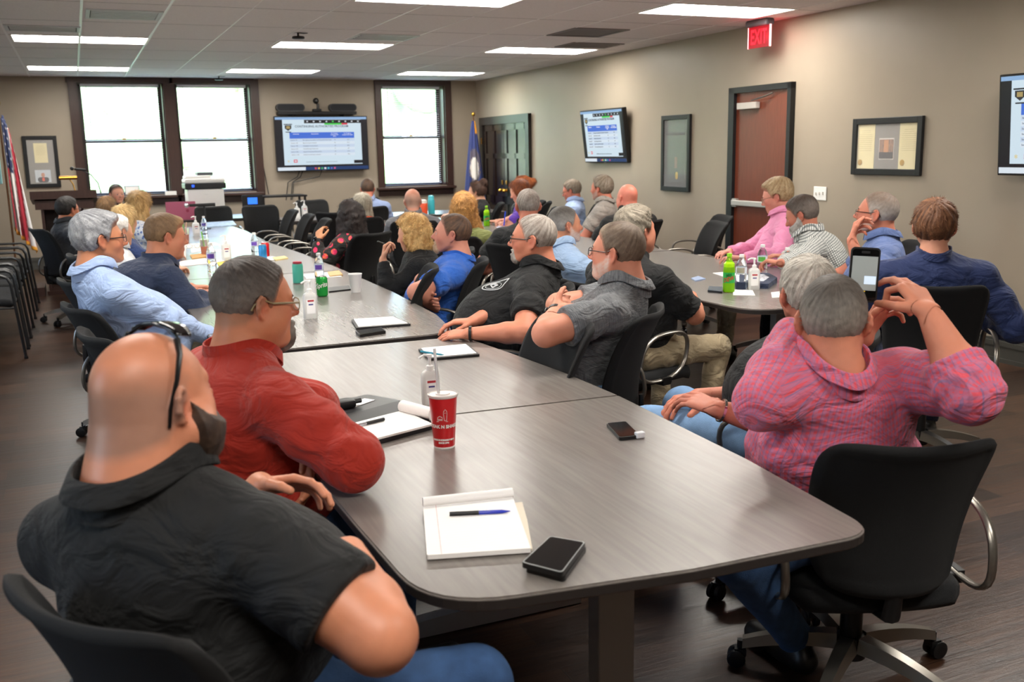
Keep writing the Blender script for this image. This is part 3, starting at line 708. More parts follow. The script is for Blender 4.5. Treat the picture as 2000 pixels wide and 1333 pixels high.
for j in range(nv+1):
    v = j/nv; R_ = .02+.14*v**.8
    for i in range(nu):
        a = 2*PI*i/nu; r = R_*(1+.22*math.sin(a*7+v*2)+.1*math.sin(a*3)); V.append((r*math.cos(a), r*.6*math.sin(a), 2.02-1.35*v))
        x_, z_ = (r*math.cos(a)+.0), v
        seal = ((x_+.02)/.07)**2+((v-.56)/.13)**2 < 1 and math.sin(a) < 0; ringg = ((x_+.02)/.10)**2+((v-.52)/.2)**2 < 1 and math.sin(a) < 0
        gold = (v < .16 and math.cos(a) > .2)
        Cc.append((*(srgb('#e6e2dc') if seal else (srgb('#9a854a') if ringg and (i+j) % 3 == 0 else (Go if gold else BL))), 1))
F_ = [(j*nu+i, j*nu+(i+1) % nu, (j+1)*nu+(i+1) % nu, (j+1)*nu+i) for j in range(nv) for i in range(nu)]+[tuple(range(nu))]
mk('banner', V, F_, M_FLAG, t, True, attrs=Cc)
# poster edge at the far left
t = empty('tinted_display', (-1.06, 14.0, 1.6), 0, 'pale blue-green display panel cut off at the left edge before the flag', 'display')
MB().rbox((0, 0, 0), (.44, .03, .70), .008).build('panel', mat('display_teal', '#8fc0c4', .3, noise=.3, nscale=6), t); MB().tube([(0, .02, -.35), (0, .1, -1.59)], .015, 8).box((0, .1, -1.59), (.35, .3, .02)).build('stand', M_BLACK, t)
# framed document on far wall
def framed(name, M, w, h, fw, label, build):
    t = empty(name, (0, 0, 0), 0, label, 'picture frame'); t.matrix_world = M; f = MB()
    for s in (-1, 1): f.rbox((s*(w/2-fw/2), -.015, 0), (fw, .03, h), .004); f.rbox((0, -.015, s*(h/2-fw/2)), (w-2*fw+.002, .03, fw), .004)
    f.build('frame', M_BLKPAINT, t); MB().box((0, -.006, 0), (w-fw*1.6, .004, h-fw*1.6)).build('mat_board', mat('mat_grey', '#8b8680', .8) if name != 'award_frame' else mat('mat_black', '#232323', .7), t)
    build(t); MB().box((0, -.018, 0), (w-2*fw+.004, .002, h-2*fw+.004)).build('glass', mat('picture_glass', '#ffffff', .02, spec=.8, alpha=.10), t); return t
M_PARCH = mat('parchment', '#e6d9a8', .7, noise=.04, nscale=9); M_INKL = mat('faint_ink', '#c3b78c', .8)
def page(t, cx, cz, w, h, seal=None, y=-.0095):
    pg = MB().box((cx, y, cz), (w, .002, h)).build('document', M_PARCH, t)
    ln = MB(); n = 11
    for i in range(n): ln.box((cx, y-.0015, cz+h*.36-h*.045*i), (w*(.5 if i < 2 else .72), .0006, h*.010))
    ln.build('text_lines', M_INKL, pg)
    if seal: MB().lathe([(.0, -.001), (seal, 0), (seal, .001), (0, .002)], (0, 0, 0), 20, Matrix.Translation((cx-w*.28, y-.003, cz-h*.36)) @ Matrix.Rotation(PI/2, 4, 'X')).build('gold_seal', mat('gold_foil', '#c79a2e', .35, metal=.7), pg)
def b1(t):
    page(t, 0, .12, .17, .27); pp = MB().box((0, -.0095, -.20), (.2, .002, .17)).build('portrait', mat('portrait_blue', '#c8cfd6', .6), t)
    MB().prism(rrect(.14, .07, .03), -.001, .0006, Matrix.Translation((0, -.012, -.25)) @ Matrix.Rotation(PI/2, 4, 'X')).build('dark_suit', mat('suit_ink', '#20222c', .7), pp)
    MB().prism(rrect(.03, .05, .01), -.001, .0006, Matrix.Translation((0, -.0135, -.245)) @ Matrix.Rotation(PI/2, 4, 'X')).build('orange_shirt', mat('orange_ink', '#e2532d', .7), pp)
    MB().prism(rrect(.045, .06, .022), -.001, .0006, Matrix.Translation((0, -.014, -.185)) @ Matrix.Rotation(PI/2, 4, 'X')).build('face', mat('face_ink', '#c98e72', .7), pp)
framed('document_frame', Matrix.Translation((-.41, BACKY-.002, 1.51)), .44, .71, .05, 'black framed yellow document above a portrait on the far wall', b1)
def RWM(y, z): return Matrix.Translation((rx(y)-.003, y, z)) @ Matrix.Rotation(-PI/2+RK, 4, 'Z')
def b2(t):
    page(t, -.235, 0, .2, .355, .024); page(t, .235, 0, .2, .355, .024)
    pp = MB().box((0, -.0095, -.02), (.165, .002, .17)).build('photo', mat('photo_border', '#d8cfc8', .6), t)
    q = MB().box((0, -.0125, -.02), (.15, .002, .15)).build('photo_room', mat('photo_warm', '#8d6a55', .6, noise=.5, nscale=40), pp)
    MB().box((0, -.0145, -.0), (.05, .001, .1)).build('photo_doorway', mat('photo_tan', '#c98b58', .6), pp)
    MB().box((0, -.0146, -.07), (.15, .001, .05)).build('photo_crowd', mat('photo_dark', '#2a1f24', .6, noise=.5, nscale=60), pp)
framed('certificate_frame', RWM(6.13, 1.53), .76, .455, .05, 'wide black frame with two yellow certificates and a photo on the right wall', b2)
def b3(t):
    MB().box((0, -.0095, 0), (.36, .002, .62)).build('dark_print', mat('dark_print', '#1e2622', .5), t)
    MB().box((0, -.012, -.1), (.05, .001, .12)).build('print_figure', mat('print_red', '#6b4038', .5), t)
    MB().prism(rrect(.05, .08, .024), -.001, .0006, Matrix.Translation((.02, -.0125, -.24)) @ Matrix.Rotation(PI/2, 4, 'X')).build('gold_medal', MATS.get('gold_foil') or mat('gold_foil', '#c79a2e', .35, metal=.7), t)
framed('award_frame', RWM(9.28, 1.485), .58, .82, .05, 'tall black frame with reflective glass between television and red door', b3)
# exit sign on the ceiling by the right wall
t = empty('exit_sign', (5.72, 7.55, CEIL), math.radians(8), 'red illuminated EXIT sign hanging from the ceiling', 'sign')
E0 = Matrix.Translation(ond(1484, 80, (CP-CP).length+0))
pe = onz(1484, 45, CEIL-.03); t.location = (pe.x, pe.y, CEIL); t.rotation_euler = (0, 0, math.radians(-88))
MB().rbox((0, 0, -.03), (.30, .10, .06), .02, 3).build('housing', mat('exit_housing', '#5a565b', .5), t)
MB().rbox((0, 0, -.15), (.30, .012, .19), .003).build('panel', em('exit_clear', '#c2081c', 1.0), t)
for sx in (-1, 1): MB().box((sx*.149, -.0, -.15), (.008, .016, .19)).build('edge_glow', mat('exit_edge', '#ffb5b5', .3, emit=2.0), t)
text_on('lettering', 'EXIT', .18, Matrix.Translation((0, -.009, -.155)) @ Matrix.Rotation(PI/2, 4, 'X'), em('exit_letters', '#ff2436', 1.6), t, sx=.62, bold=.004)
pl = bpy.data.lights.new('exit_glow', 'POINT'); pl.energy = 2.0; pl.color = (1, .05, .06); pl.shadow_soft_size = .08
po = bpy.data.objects.new('exit_glow', pl); COL.objects.link(po); po.location = (pe.x+.0, pe.y-.06, CEIL-.15)
# light switch
t = empty('light_switch', (0, 0, 0), 0, 'white triple light switch plate on the wall right of the red door', 'switch'); t.matrix_world = RWM(6.91, 1.13)
MB().rbox((0, -.004, 0), (.165, .008, .118), .003).build('plate', M_WHITE, t)
for k in (-1, 0, 1): MB().box((k*.045, -.012, .004*k), (.010, .014, .024)).build('toggle', mat('toggle_grey', '#cfcac2', .4), t)
t = empty('thermostat', (0, 0, 0), 0, 'small white wall plate low on the right wall by the double door', 'wall plate'); t.matrix_world = RWM(11.9, .98); MB().rbox((0, -.01, 0), (.075, .02, .12), .004).build('plate', M_WHITE, t)
for i, px in enumerate((83, 104)):
    p = ony(px, 459, BACKY); t = empty('wall_outlet', (p.x, BACKY-.002, p.z), 0, 'white wall outlet plate by the lectern, %s of two' % ('left' if i == 0 else 'right'), 'outlet')
    MB().rbox((0, -.004, 0), (.075, .008, .118), .002).build('plate', M_WHITE, t); MB().box((0, -.009, .02), (.02, .004, .02)).box((0, -.009, -.02), (.02, .004, .02)).build('socket', M_BLACK, t)
q = ony(85, 460, BACKY)
tag(MB().tube([(q.x, BACKY-.02, q.z), (q.x+.1, BACKY-.1, q.z-.05), (q.x+.12, BACKY-.15, .5), (q.x+.08, 15.1, .05), (-.45, 14.2, .012), (-.2, 13.4, .012)], .006, 6).build('power_cord', M_BLACK, None, True), 'black power cord running from the wall outlet to the lectern', 'cord')
tag(MB().tube([(2.58, BACKY-.02, 2.6), (2.6, BACKY-.02, 2.1), (2.62, BACKY-.02, 1.6), (2.70, BACKY-.03, .95)], .006, 6).build('wall_cable', M_BLACK, None, True), 'thin black cable hanging down the wall left of the television', 'cable')
for k, (a, b) in enumerate(((3.2, 2.95), (3.25, 3.02), (3.55, 3.04))):
    tag(MB().tube([(a, BACKY-.06, 1.32), (a-.05, BACKY-.05, 1.2), (b+.05, BACKY-.05, 1.12), (b, BACKY-.08, .85)], .007, 6).build('television_cable', M_BLACK, None, True), 'black cable hanging below the large wall television', 'cable', 'cables below the television')
# shelf with two speaker bars and a camera above the wall tv
t = empty('wall_shelf', (3.5, BACKY, 2.16), 0, 'narrow black shelf above the large wall television', 'shelf')
MB().rbox((0, -.09, 0), (1.22, .16, .05), .01).build('board', M_BLACK, t); MB().box((-.4, -.04, -.04), (.05, .08, .06)).box((.4, -.04, -.04), (.05, .08, .06)).build('bracket', M_BLACK, t)
for s, lab in ((-1, 'left'), (1, 'right')):
    t = empty('speaker_bar', (3.5+s*.405, BACKY-.09, 2.186), 0, 'grey rounded speaker bar, %s one on the shelf above the television' % lab, 'speaker', 'speaker bars above the television')
    MB().prism(rrect(.43, .115, .055, 8), -.05, .05, Matrix.Translation((0, 0, .0575)) @ Matrix.Rotation(PI/2, 4, 'X')).build('body', mat('speaker_grey', '#3a3b3e', .6), t, True)
    MB().prism(rrect(.40, .09, .043, 8), -.002, .002, Matrix.Translation((0, -.051, .0575)) @ Matrix.Rotation(PI/2, 4, 'X')).build('grille', mat('speaker_grille', '#26272a', .9), t)
t = empty('conference_camera', (3.5, BACKY-.1, 2.185), 0, 'small black camera between the two speaker bars', 'camera')
MB().rbox((0, 0, .02), (.13, .09, .04), .01).tube([(.02, 0, .03), (.02, 0, .12)], .02, 8).build('base', M_BLACK, t, True); MB().ball((-.01, -.01, .16), .045, 10).build('head', M_BLACK, t, True); MB().lathe([(.02, 0), (.018, .015)], (0, 0, 0), 16, Matrix.Translation((-.01, -.045, .16)) @ Matrix.Rotation(PI/2, 4, 'X')).build('lens', M_SCREENBLK, t)
# dome camera, ceiling microphones
p = onz(12, 142, CEIL-.05); t = empty('security_camera', (-.98, 14.6, CEIL), 0, 'white security camera on the ceiling at the far left', 'camera')
MB().lathe([(.06, 0), (.06, -.03), (.035, -.05)], n=16).tube([(0, 0, -.04), (.02, -.02, -.10)], .03, 10).build('body', M_WHITE, t, True); MB().ball((.03, -.03, -.12), .045, 10).build('lens_ball', M_WHITE, t, True); MB().ball((.045, -.062, -.125), .018, 8).build('lens', M_SCREENBLK, t, True)
for i, (px, py) in enumerate(((582, 62), (427, 147))):
    p = onz(px, py+2, CEIL); t = empty('ceiling_microphone', (p.x, p.y, CEIL), 0, 'small black ceiling microphone, %s' % ('nearer of two' if i == 0 else 'farther of two near the windows'), 'microphone', 'ceiling microphones')
    MB().lathe([(.01, 0), (.01, -.03), (.055, -.034), (.06, -.05), (.05, -.056)], n=20).build('disc', M_BLACK, t, True); MB().tube([(0, 0, 0), (.05, 0, -.006), (.09, 0, -.001)], .004, 6).build('wire', M_BLACK, t)
# printer
t = empty('printer', (1.56, 13.8, TZ), 0, 'white multifunction printer with a dark control panel before the windows', 'printer')
MB().rbox((0, 0, .19), (.46, .42, .38), .02).box((0, -.212, .10), (.3, .004, .1)).build('body', M_WHITE, t, True)
MB().box((0, -.215, .085), (.26, .012, .09)).build('output_slot', M_BLACK, t)
MB().rbox((0, -.01, .42), (.52, .44, .075), .012).build('control_band', mat('printer_dark', '#26282b', .35), t); MB().box((-.16, -.235, .425), (.03, .006, .03)).build('blue_button', mat('blue_led', '#2451ff', .3, emit=2), t)
MB().rbox((0, .01, .485), (.51, .42, .06), .02).rbox((-.08, .02, .53), (.33, .36, .05), .02).build('scanner_lid', M_WHITE, t, True)
MB().rbox((.02, .03, .575), (.2, .25, .04), .008).build('feeder', mat('feeder_grey', '#54575b', .4), t)
v = [(.05, -.1, .53), (.3, -.1, .58), (.3, .16, .58), (.05, .16, .53)]; MB().add(v+[(a, b, c+.006) for a, b, c in v], [(3, 2, 1, 0), (4, 5, 6, 7), (0, 1, 5, 4), (1, 2, 6, 5), (2, 3, 7, 6), (3, 0, 4, 7)]).build('paper_tray', M_WHITE, t)
text_on('lettering', 'Canon'[0:0] or 'XEROX'[0:0] or '- - - -', .02, Matrix.Translation((0, -.212, .31)) @ Matrix.Rotation(PI/2, 4, 'X'), M_BLACK, t)
# media cart by the window
t = empty('media_cart', (2.75, 14.7, 0), 0, 'black metal cart against the far wall below the hanging cables', 'cart')
for (x, y) in ((-.3, -.2), (.3, -.2), (-.3, .2), (.3, .2)): MB().box((x, y, .48), (.03, .03, .96)).build('leg', M_BLACK, t)
for z in (.95, .55, .15): MB().box((0, 0, z), (.66, .46, .025)).build('shelf', M_BLACK, t)
t = empty('tablet_stand', (2.62, 14.1, 0), 0, 'small monitor with a lit blue screen beside the cart', 'monitor'); t.location = (2.2, 13.9, TZ)
MB().rbox((0, 0, .17), (.28, .02, .2), .006).tube([(0, .02, .0), (0, .02, .12)], .012, 8).box((0, .02, .005), (.16, .12, .01)).build('body', M_BLACK, t); MB().box((0, -.011, .19), (.13, .002, .09)).build('screen', mat('tablet_blue', '#2f6fe8', .3, emit=1.2), t)
# laptop on the far left table, desk microphone, brush holder
t = empty('laptop', (1.2, 13.45, TZ), math.radians(4), 'open laptop with a pink patterned lid on the far left table', 'laptop')
MB().rbox((0, .05, .01), (.36, .25, .02), .004).build('keyboard_base', mat('laptop_grey', '#8b8786', .35, metal=.5), t)
MB().rbox((0, -.09, .12), (.37, .012, .235), .004).build('lid', mat('laptop_pink', '#b8607a', .4), t); MB().lathe([(.02, 0), (.02, .003)], (0, 0, 0), 16, Matrix.Translation((.08, -.098, .12)) @ Matrix.Rotation(PI/2, 4, 'X')).build('emblem', mat('laptop_emblem', '#9c3552', .4), t)
p = ond(395, 398, 12.6); t = empty('desk_microphone', (1.60, 11.9, TZ), 0, 'black silver-tipped microphone on a stand at the far end of the left tables', 'microphone')
MB().lathe([(.06, 0), (.06, .01), (.012, .02)], n=16).tube([(0, 0, .01), (0, 0, .26)], .012, 8).build('stand', M_BLACK, t, True); MB().tube([(.12, 0, .27), (-.16, 0, .27)], [.02, .016], 10).build('mic_body', M_BLACK, t, True); MB().ball((-.19, 0, .27), .026, 8).build('silver_tip', M_CHROME, t, True); t.location = (1.30, 11.6, TZ)
t = empty('brush_holder', (.75, 13.6, TZ), 0, 'black holder with a yellow and a blue duster on the far left table', 'holder')
MB().lathe([(.05, 0), (.055, .12), (.05, .12), (.045, .01)], n=14).build('cup', M_BLACK, t, True); MB().tube([(-.03, 0, .05), (-.07, 0, .31)], .014, 8).build('yellow_handle', mat('yellow_plastic', '#e8d21f', .5), t); MB().tube([(.02, 0, .05), (.05, 0, .25)], .01, 8).ball((.055, 0, .3), .035, 8, (.8, .8, 1.4)).build('blue_duster', mat('blue_plastic', '#2d5fd0', .6), t, True)
t = empty('notice_stand', (.73, BACKY-.06, .99), 0, 'small white notice in a frame on the window sill', 'notice'); MB().rbox((0, 0, .09), (.2, .012, .13), .003).box((0, .02, .01), (.14, .04, .02)).build('frame', mat('notice_edge', '#6a6d70', .5), t); MB().box((0, -.007, .09), (.18, .002, .11)).build('paper', M_PAPER, t); t.location = (.74, BACKY-.07, .985)
t = empty('remote_box', (1.27, BACKY-.06, .985), 0, 'small white box on the sill between the two left windows', 'box'); MB().rbox((0, 0, .03), (.16, .05, .06), .005).build('body', M_WHITE, t)

# ------------------------------------------------------------------ implicit-surface body builder
F32 = np.float32
def V3(*a): return np.array(a if len(a) == 3 else a[0], dtype=np.float64)
def nrm(v): v = np.asarray(v, float); return v/(np.linalg.norm(v)+1e-9)
def smin(a, b, k):
    if k <= 0: return np.minimum(a, b)
    h = np.clip(.5+.5*(b-a)/k, 0, 1); return b+(a-b)*h-k*h*(1-h)
def smax(a, b, k): return -smin(-a, -b, k)
def cone(P, a, b, ra, rb, flat=None, fn=None):
    """round cone; optional flattening: fn = axis squeezed by factor flat"""
    a = np.asarray(a, F32); b = np.asarray(b, F32); d = b-a; L2 = float(d@d)+1e-9
    q = P-a; t = np.clip((q@d)/L2, 0, 1).astype(F32); q = q-t[:, None]*d
    if flat is not None:
        n = np.asarray(nrm(fn), F32); c = q@n; q = q+n*(c*(1/flat-1))[:, None]
        r = np.sqrt((q*q).sum(1)); return (r-(ra+(rb-ra)*t))*(.6+.4*flat)
    return np.sqrt((q*q).sum(1))-(ra+(rb-ra)*t)
def ell(P, c, r, R=None):
    q = P-np.asarray(c, F32)
    if R is not None: q = q@np.asarray(R, F32)
    r = np.asarray(r, F32); k0 = np.sqrt(((q/r)**2).sum(1)); k1 = np.sqrt(((q/(r*r))**2).sum(1))+1e-9; return k0*(k0-1)/k1
_rs = np.random.RandomState(5); NZ = [(nrm(_rs.randn(3)).astype(F32), float(_rs.rand()*6.28)) for _ in range(12)]
def sn(P, f, o=0):
    s = 0
    for i in range(3):
        n, ph = NZ[(o+i) % 12]; n2, ph2 = NZ[(o+i+5) % 12]; s = s+np.sin(P@(n*F32(f))+ph+1.7*np.sin(P@(n2*F32(f*.6))+ph2))
    return s/3
def snets(F, lo, vox):
    S = F < 0; nx, ny, nz = F.shape
    c = np.zeros((nx-1, ny-1, nz-1), np.uint8)
    for i in (0, 1):
        for j in (0, 1):
            for k in (0, 1): c += S[i:nx-1+i, j:ny-1+j, k:nz-1+k]
    mix = (c > 0) & (c < 8); idx = np.argwhere(mix)
    if len(idx) == 0: return np.zeros((0, 3)), np.zeros((0, 4), int)
    vid = -np.ones(mix.shape, np.int64); vid[mix] = np.arange(len(idx))
    cor = {}
    for i in (0, 1):
        for j in (0, 1):
            for k in (0, 1): cor[i, j, k] = F[idx[:, 0]+i, idx[:, 1]+j, idx[:, 2]+k]
    acc = np.zeros((len(idx), 3)); cnt = np.zeros(len(idx))
    for ax in range(3):
        for p in (0, 1):
            for q in (0, 1):
                a = [p, q]; a.insert(ax, 0); b = [p, q]; b.insert(ax, 1); fa, fb = cor[tuple(a)], cor[tuple(b)]
                m = (fa < 0) != (fb < 0); t = np.where(m, fa/(fa-fb+1e-12), 0)
                pos = np.zeros((len(idx), 3)); pos[:, ax] = t; o = [0, 1, 2]; o.remove(ax); pos[:, o[0]] = p; pos[:, o[1]] = q
                acc[m] += pos[m]; cnt[m] += 1
    V = (idx+acc/np.maximum(cnt, 1)[:, None])*vox+lo
    Q = []
    for ax in range(3):
        o = [0, 1, 2]; o.remove(ax); s0 = [slice(1, -1)]*3; s0[ax] = slice(0, -1); s1 = list(s0); s1[ax] = slice(1, None)
        A = S[tuple(s0)]; B_ = S[tuple(s1)]; d = np.argwhere(A != B_)
        if len(d) == 0: continue
        fl = A[d[:, 0], d[:, 1], d[:, 2]]; off = np.array([1, 1, 1]); off[ax] = 0; e = d+off
        def cell(u, v): w = e.copy(); w[:, o[0]] -= u; w[:, o[1]] -= v; return vid[w[:, 0], w[:, 1], w[:, 2]]
        q = np.stack([cell(0, 0), cell(1, 0), cell(1, 1), cell(0, 1)], 1)
        flip = fl if ax != 1 else ~fl
        q[~flip] = q[~flip][:, ::-1]; Q.append(q)
    return V, np.concatenate(Q)
def mesh_sdf(f, lo, hi, vox, margin=.012, B=7):
    lo = np.asarray(lo, float); hi = np.asarray(hi, float); nb = np.maximum(1, np.ceil((hi-lo)/(vox*B)).astype(int)); D = nb*B
    bc = np.stack(np.meshgrid(*[np.arange(n) for n in nb], indexing='ij'), -1).reshape(-1, 3)
    cen = (lo+(bc+.5)*B*vox).astype(F32); d = f(cen); act = np.abs(d) < B*vox*.9+margin
    Fd = np.repeat(np.repeat(np.repeat(d.reshape(nb), B, 0), B, 1), B, 2).astype(F32); Fd = np.pad(Fd, ((0, 1),)*3, mode='edge')
    ab = bc[act]
    if len(ab) == 0: return np.zeros((0, 3)), np.zeros((0, 4), int)
    g = np.stack(np.meshgrid(*[np.arange(B+1)]*3, indexing='ij'), -1).reshape(-1, 3)
    I = (ab[:, None, :]*B+g[None]).reshape(-1, 3)
    key = (I[:, 0]*(D[1]+1)+I[:, 1])*(D[2]+1)+I[:, 2]; key = np.unique(key)
    iz = key % (D[2]+1); r = key//(D[2]+1); iy = r % (D[1]+1); ix = r//(D[1]+1)
    P = (lo+np.stack([ix, iy, iz], 1)*vox).astype(F32); out = np.empty(len(P), F32)
    for i in range(0, len(P), 200000): out[i:i+200000] = f(P[i:i+200000])
    Fd[ix, iy, iz] = out
    V, Q = snets(Fd, lo, vox)
    # keep only faces fully in evaluated blocks is guaranteed by the margin
    return V, Q
def join(parts):
    Vs = []; Qs = []; n = 0
    for V, Q in parts: Vs.append(V); Qs.append(Q+n); n += len(V)
    V = np.concatenate(Vs); Q = np.concatenate(Qs); used = np.zeros(len(V), bool); used[Q.ravel()] = True; m = np.cumsum(used)-1; return V[used], m[Q]
def multi(f, coarse, fines, margin=.02):
    """coarse=(lo,hi,vox), fines=[(lo,hi,vox)]"""
    V, Q = mesh_sdf(f, *coarse, margin=margin); parts = []
    keep = np.ones(len(Q), bool)
    if len(Q):
        C = V[Q].mean(1)
        for lo, hi, vx in fines:
            vi = np.all((V > np.asarray(lo)) & (V < np.asarray(hi)), 1)
            if vi.any():
                fn_ = np.cross(V[Q[:, 2]]-V[Q[:, 0]], V[Q[:, 3]]-V[Q[:, 1]]); vn = np.zeros_like(V)
                for c_ in range(4): np.add.at(vn, Q[:, c_], fn_)
                vn /= np.linalg.norm(vn, axis=1, keepdims=True)+1e-12; V = V.copy(); V[vi] -= vn[vi]*.0022
            ins = np.all((C > np.asarray(lo)+coarse[2]*1.3) & (C < np.asarray(hi)-coarse[2]*1.3), 1); keep &= ~ins
    parts.append((V, Q[keep]))
    prev = []
    for lo, hi, vx in fines:
        V, Q = mesh_sdf(f, lo, hi, vx, margin=.009)
        if len(Q) == 0: continue
        C = V[Q].mean(1); k = np.ones(len(Q), bool)
        for l2, h2 in prev: k &= ~np.all((C > l2) & (C < h2), 1)
        parts.append((V, Q[k])); prev.append((np.asarray(lo), np.asarray(hi)))
    return join(parts)
def rotm(yaw, pitch, roll):
    """yaw clockwise deg about z, pitch up positive, roll to the right positive: columns = x,y,z axes of the head"""
    R = Matrix.Rotation(-math.radians(yaw), 3, 'Z') @ Matrix.Rotation(math.radians(pitch), 3, 'X') @ Matrix.Rotation(math.radians(roll), 3, 'Y'); return np.array(R)

def head_fn(c, R, s, o):
    """returns (full head sdf, cranium sdf, to-local)"""
    fat = o.get('fat', 0); fem = o.get('fem', 0); nose = o.get('nose', 1.0); Rf = R.astype(F32); cf = np.asarray(c, F32); lod = o.get('lod', 0)
    def loc(P): return ((P-cf)@Rf)/F32(s)
    def cran(q):
        d = ell(q, (0, -.016, .030), (.0765, .0985, .089))
        d = smin(d, ell(q, (0, .030, -.004), (.066, .066, .075)), .03)
        return d
    def face(q):
        d = cran(q)
        jw = .047+.016*fat-.005*fem
        ax = np.abs(q[:, :1]); m = np.concatenate([ax, q[:, 1:]], 1)      # mirrored coordinates
        d = smin(d, cone(m, (jw, .0, -.052), (.014, .066, -.094+.003*fem), .022+.012*fat, .018+.006*fat), .028)
        d = smin(d, ell(q, (0, .042, -.052), (.048+.008*fat, .050, .052)), .025)
        d = smin(d, ell(m, (.040+.004*fat, .052, -.026), (.026+.008*fat, .028, .030)), .02)
        if fat: d = smin(d, ell(q, (0, .020, -.100), (.05+.03*fat, .052+.02*fat, .024+.012*fat)), .03); d = smin(d, ell(m, (jw+.008*fat, .02, -.055), (.028*fat+.01, .04, .035)), .025)
        if fat > .8: d = smin(d, ell(q, (0, -.083, -.082), (.052, .022, .016)), .014); d = smin(d, ell(q, (0, -.078, -.052), (.055, .022, .016)), .014)
        # brow, eye sockets, lids
        d = smin(d, cone(m, (.010, .086, .018), (.040, .074, .020), .011-.003*fem, .009), .014)
        d = smax(d, -ell(m, (.032, .100, -.003), (.019, .018, .014)), .012)
        d = smin(d, ell(m, (.031, .0765, -.002), (.0165, .0155, .0135)), .004)
        d = smax(d, -ell(m, (.031, .0935, -.003), (.0115, .006, .0028)), .002)
        # nose
        d = smin(d, cone(q, (0, .088, .010), (0, .108*(.5+.5*nose)+.0+.003, -.026), .0085, .0105*nose), .012)
        d = smin(d, ell(q, (0, .107+.004*nose, -.030), (.0105*nose, .011*nose, .0095*nose)), .008)
        d = smin(d, ell(m, (.0115*nose, .099, -.034), (.0075, .010, .0075)), .006)
        # mouth
        d = smin(d, ell(q, (0, .078, -.064), (.026, .019, .020)), .012)
        d = smin(d, cone(m, (0, .0965, -.060), (.021, .086, -.0635), .0058, .003), .004)
        d = smin(d, cone(m, (0, .0960, -.0715), (.019, .086, -.068), .0068, .0032), .004)
        d = smax(d, -cone(m, (0, .104, -.0658), (.023, .090, -.0662), .0018, .0012), .003)
        d = smin(d, ell(q, (0, .078, -.096), (.019+.006*fat, .017, .016)), .014)
        # ears
        a = math.radians(30); E = (.0790+.004*fat, -.012, -.008); ca, sa = math.cos(a), math.sin(a)
        w = m-np.asarray(E, F32); e = np.stack([w[:, 0]*ca+w[:, 1]*sa, -w[:, 0]*sa+w[:, 1]*ca, w[:, 2]], 1)
        t_ = math.radians(10); e = np.stack([e[:, 0], e[:, 1]*math.cos(t_)+e[:, 2]*math.sin(t_), -e[:, 1]*math.sin(t_)+e[:, 2]*math.cos(t_)], 1)
        e = e/F32(o.get('ear', 1.12)); ear = ell(e, (0, 0, 0), (.0065, .0185, .030))
        ear = smin(ear, ell(e, (-.003, .006, -.024), (.006, .009, .010)), .006)
        if not lod:
            pts = [(.002, .012, .010), (.003, .010, .022), (.004, -.001, .0295), (.005, -.013, .022), (.005, -.0185, .006), (.004, -.015, -.010), (.002, -.006, -.022)]
            for p0, p1 in zip(pts[:-1], pts[1:]): ear = smin(ear, cone(e, p0, p1, .0042, .0042), .003)
            ear = smax(ear, -ell(e, (.0075, .0005, -.003), (.0065, .0095, .014)), .004)
            ear = smax(ear, -ell(e, (.0075, -.004, .015), (.0045, .008, .009)), .003)
            ear = smin(ear, ell(e, (.004, .011, -.004), (.004, .004, .006)), .003)
        d = smin(d, ear, .006)
        return d
    return loc, cran, face

def two_bone(S, W, l1, l2, pole):
    S = V3(S); W = V3(W); d = W-S; L = np.linalg.norm(d); mx = (l1+l2)*.995
    if L > mx: W = S+d/L*mx; d = W-S; L = mx
    L = max(L, abs(l1-l2)+.02); x = (l1*l1-l2*l2+L*L)/(2*L); h = math.sqrt(max(1e-6, l1*l1-x*x)); u = nrm(d); p = np.asarray(pole, float); p = nrm(p-u*(p@u)); return S+u*x+p*h, W
def hand_prims(W, d, n, side, sc, curl=.35, spread=.12, thumb=.3, pinch=None):
    """list of chains for palm and fingers. side +1 right / -1 left; n = palm direction"""
    d = nrm(d); n = nrm(n-d*(np.asarray(n)@d)); lat = np.cross(d, n)*side      # towards the thumb
    ch = []; W = V3(W); palm = []
    kn = [(.030, .088), (.010, .094), (-.011, .090), (-.030, .080)]; ln = [(.042, .026, .021), (.047, .030, .022), (.043, .028, .021), (.033, .021, .019)]
    cl = curl if isinstance(curl, (list, tuple)) else [curl*.85, curl, curl*1.08, curl*1.18]
    for i, (a, b) in enumerate(kn):
        K = W+lat*a*sc+d*b*sc; palm.append((W+lat*a*.55*sc+d*.012*sc, K, .0165*sc, .0125*sc))
        fd = nrm(d+lat*(a/.03)*spread); p = K-n*.001; r = (.0092 if i < 3 else .0080)*sc; ang = 0; seg = []
        for j, L in enumerate(ln[i]):
            ang += cl[i]*(1.0, 1.15, .8)[j]*1.25; q = p+(fd*math.cos(ang)+n*math.sin(ang))*L*sc; seg.append((p, q, r*(1-.08*j), r*(1-.08*(j+1)))); p = q
        ch.append(seg)
    b0 = W+lat*.024*sc+d*.022*sc+n*.006*sc; td = nrm(d*.62+lat*.75+n*thumb); b1 = b0+td*.040*sc; td2 = nrm(d*.9+lat*.35+n*(thumb+.1)); b2 = b1+td2*.032*sc; b3 = b2+nrm(d*.95+lat*.1+n*(thumb+.25))*.026*sc
    ch.append([(b0, b1, .0150*sc, .0118*sc), (b1, b2, .0112*sc, .0100*sc), (b2, b3, .0100*sc, .0086*sc)])
    return palm, ch, n
SKINC = {}
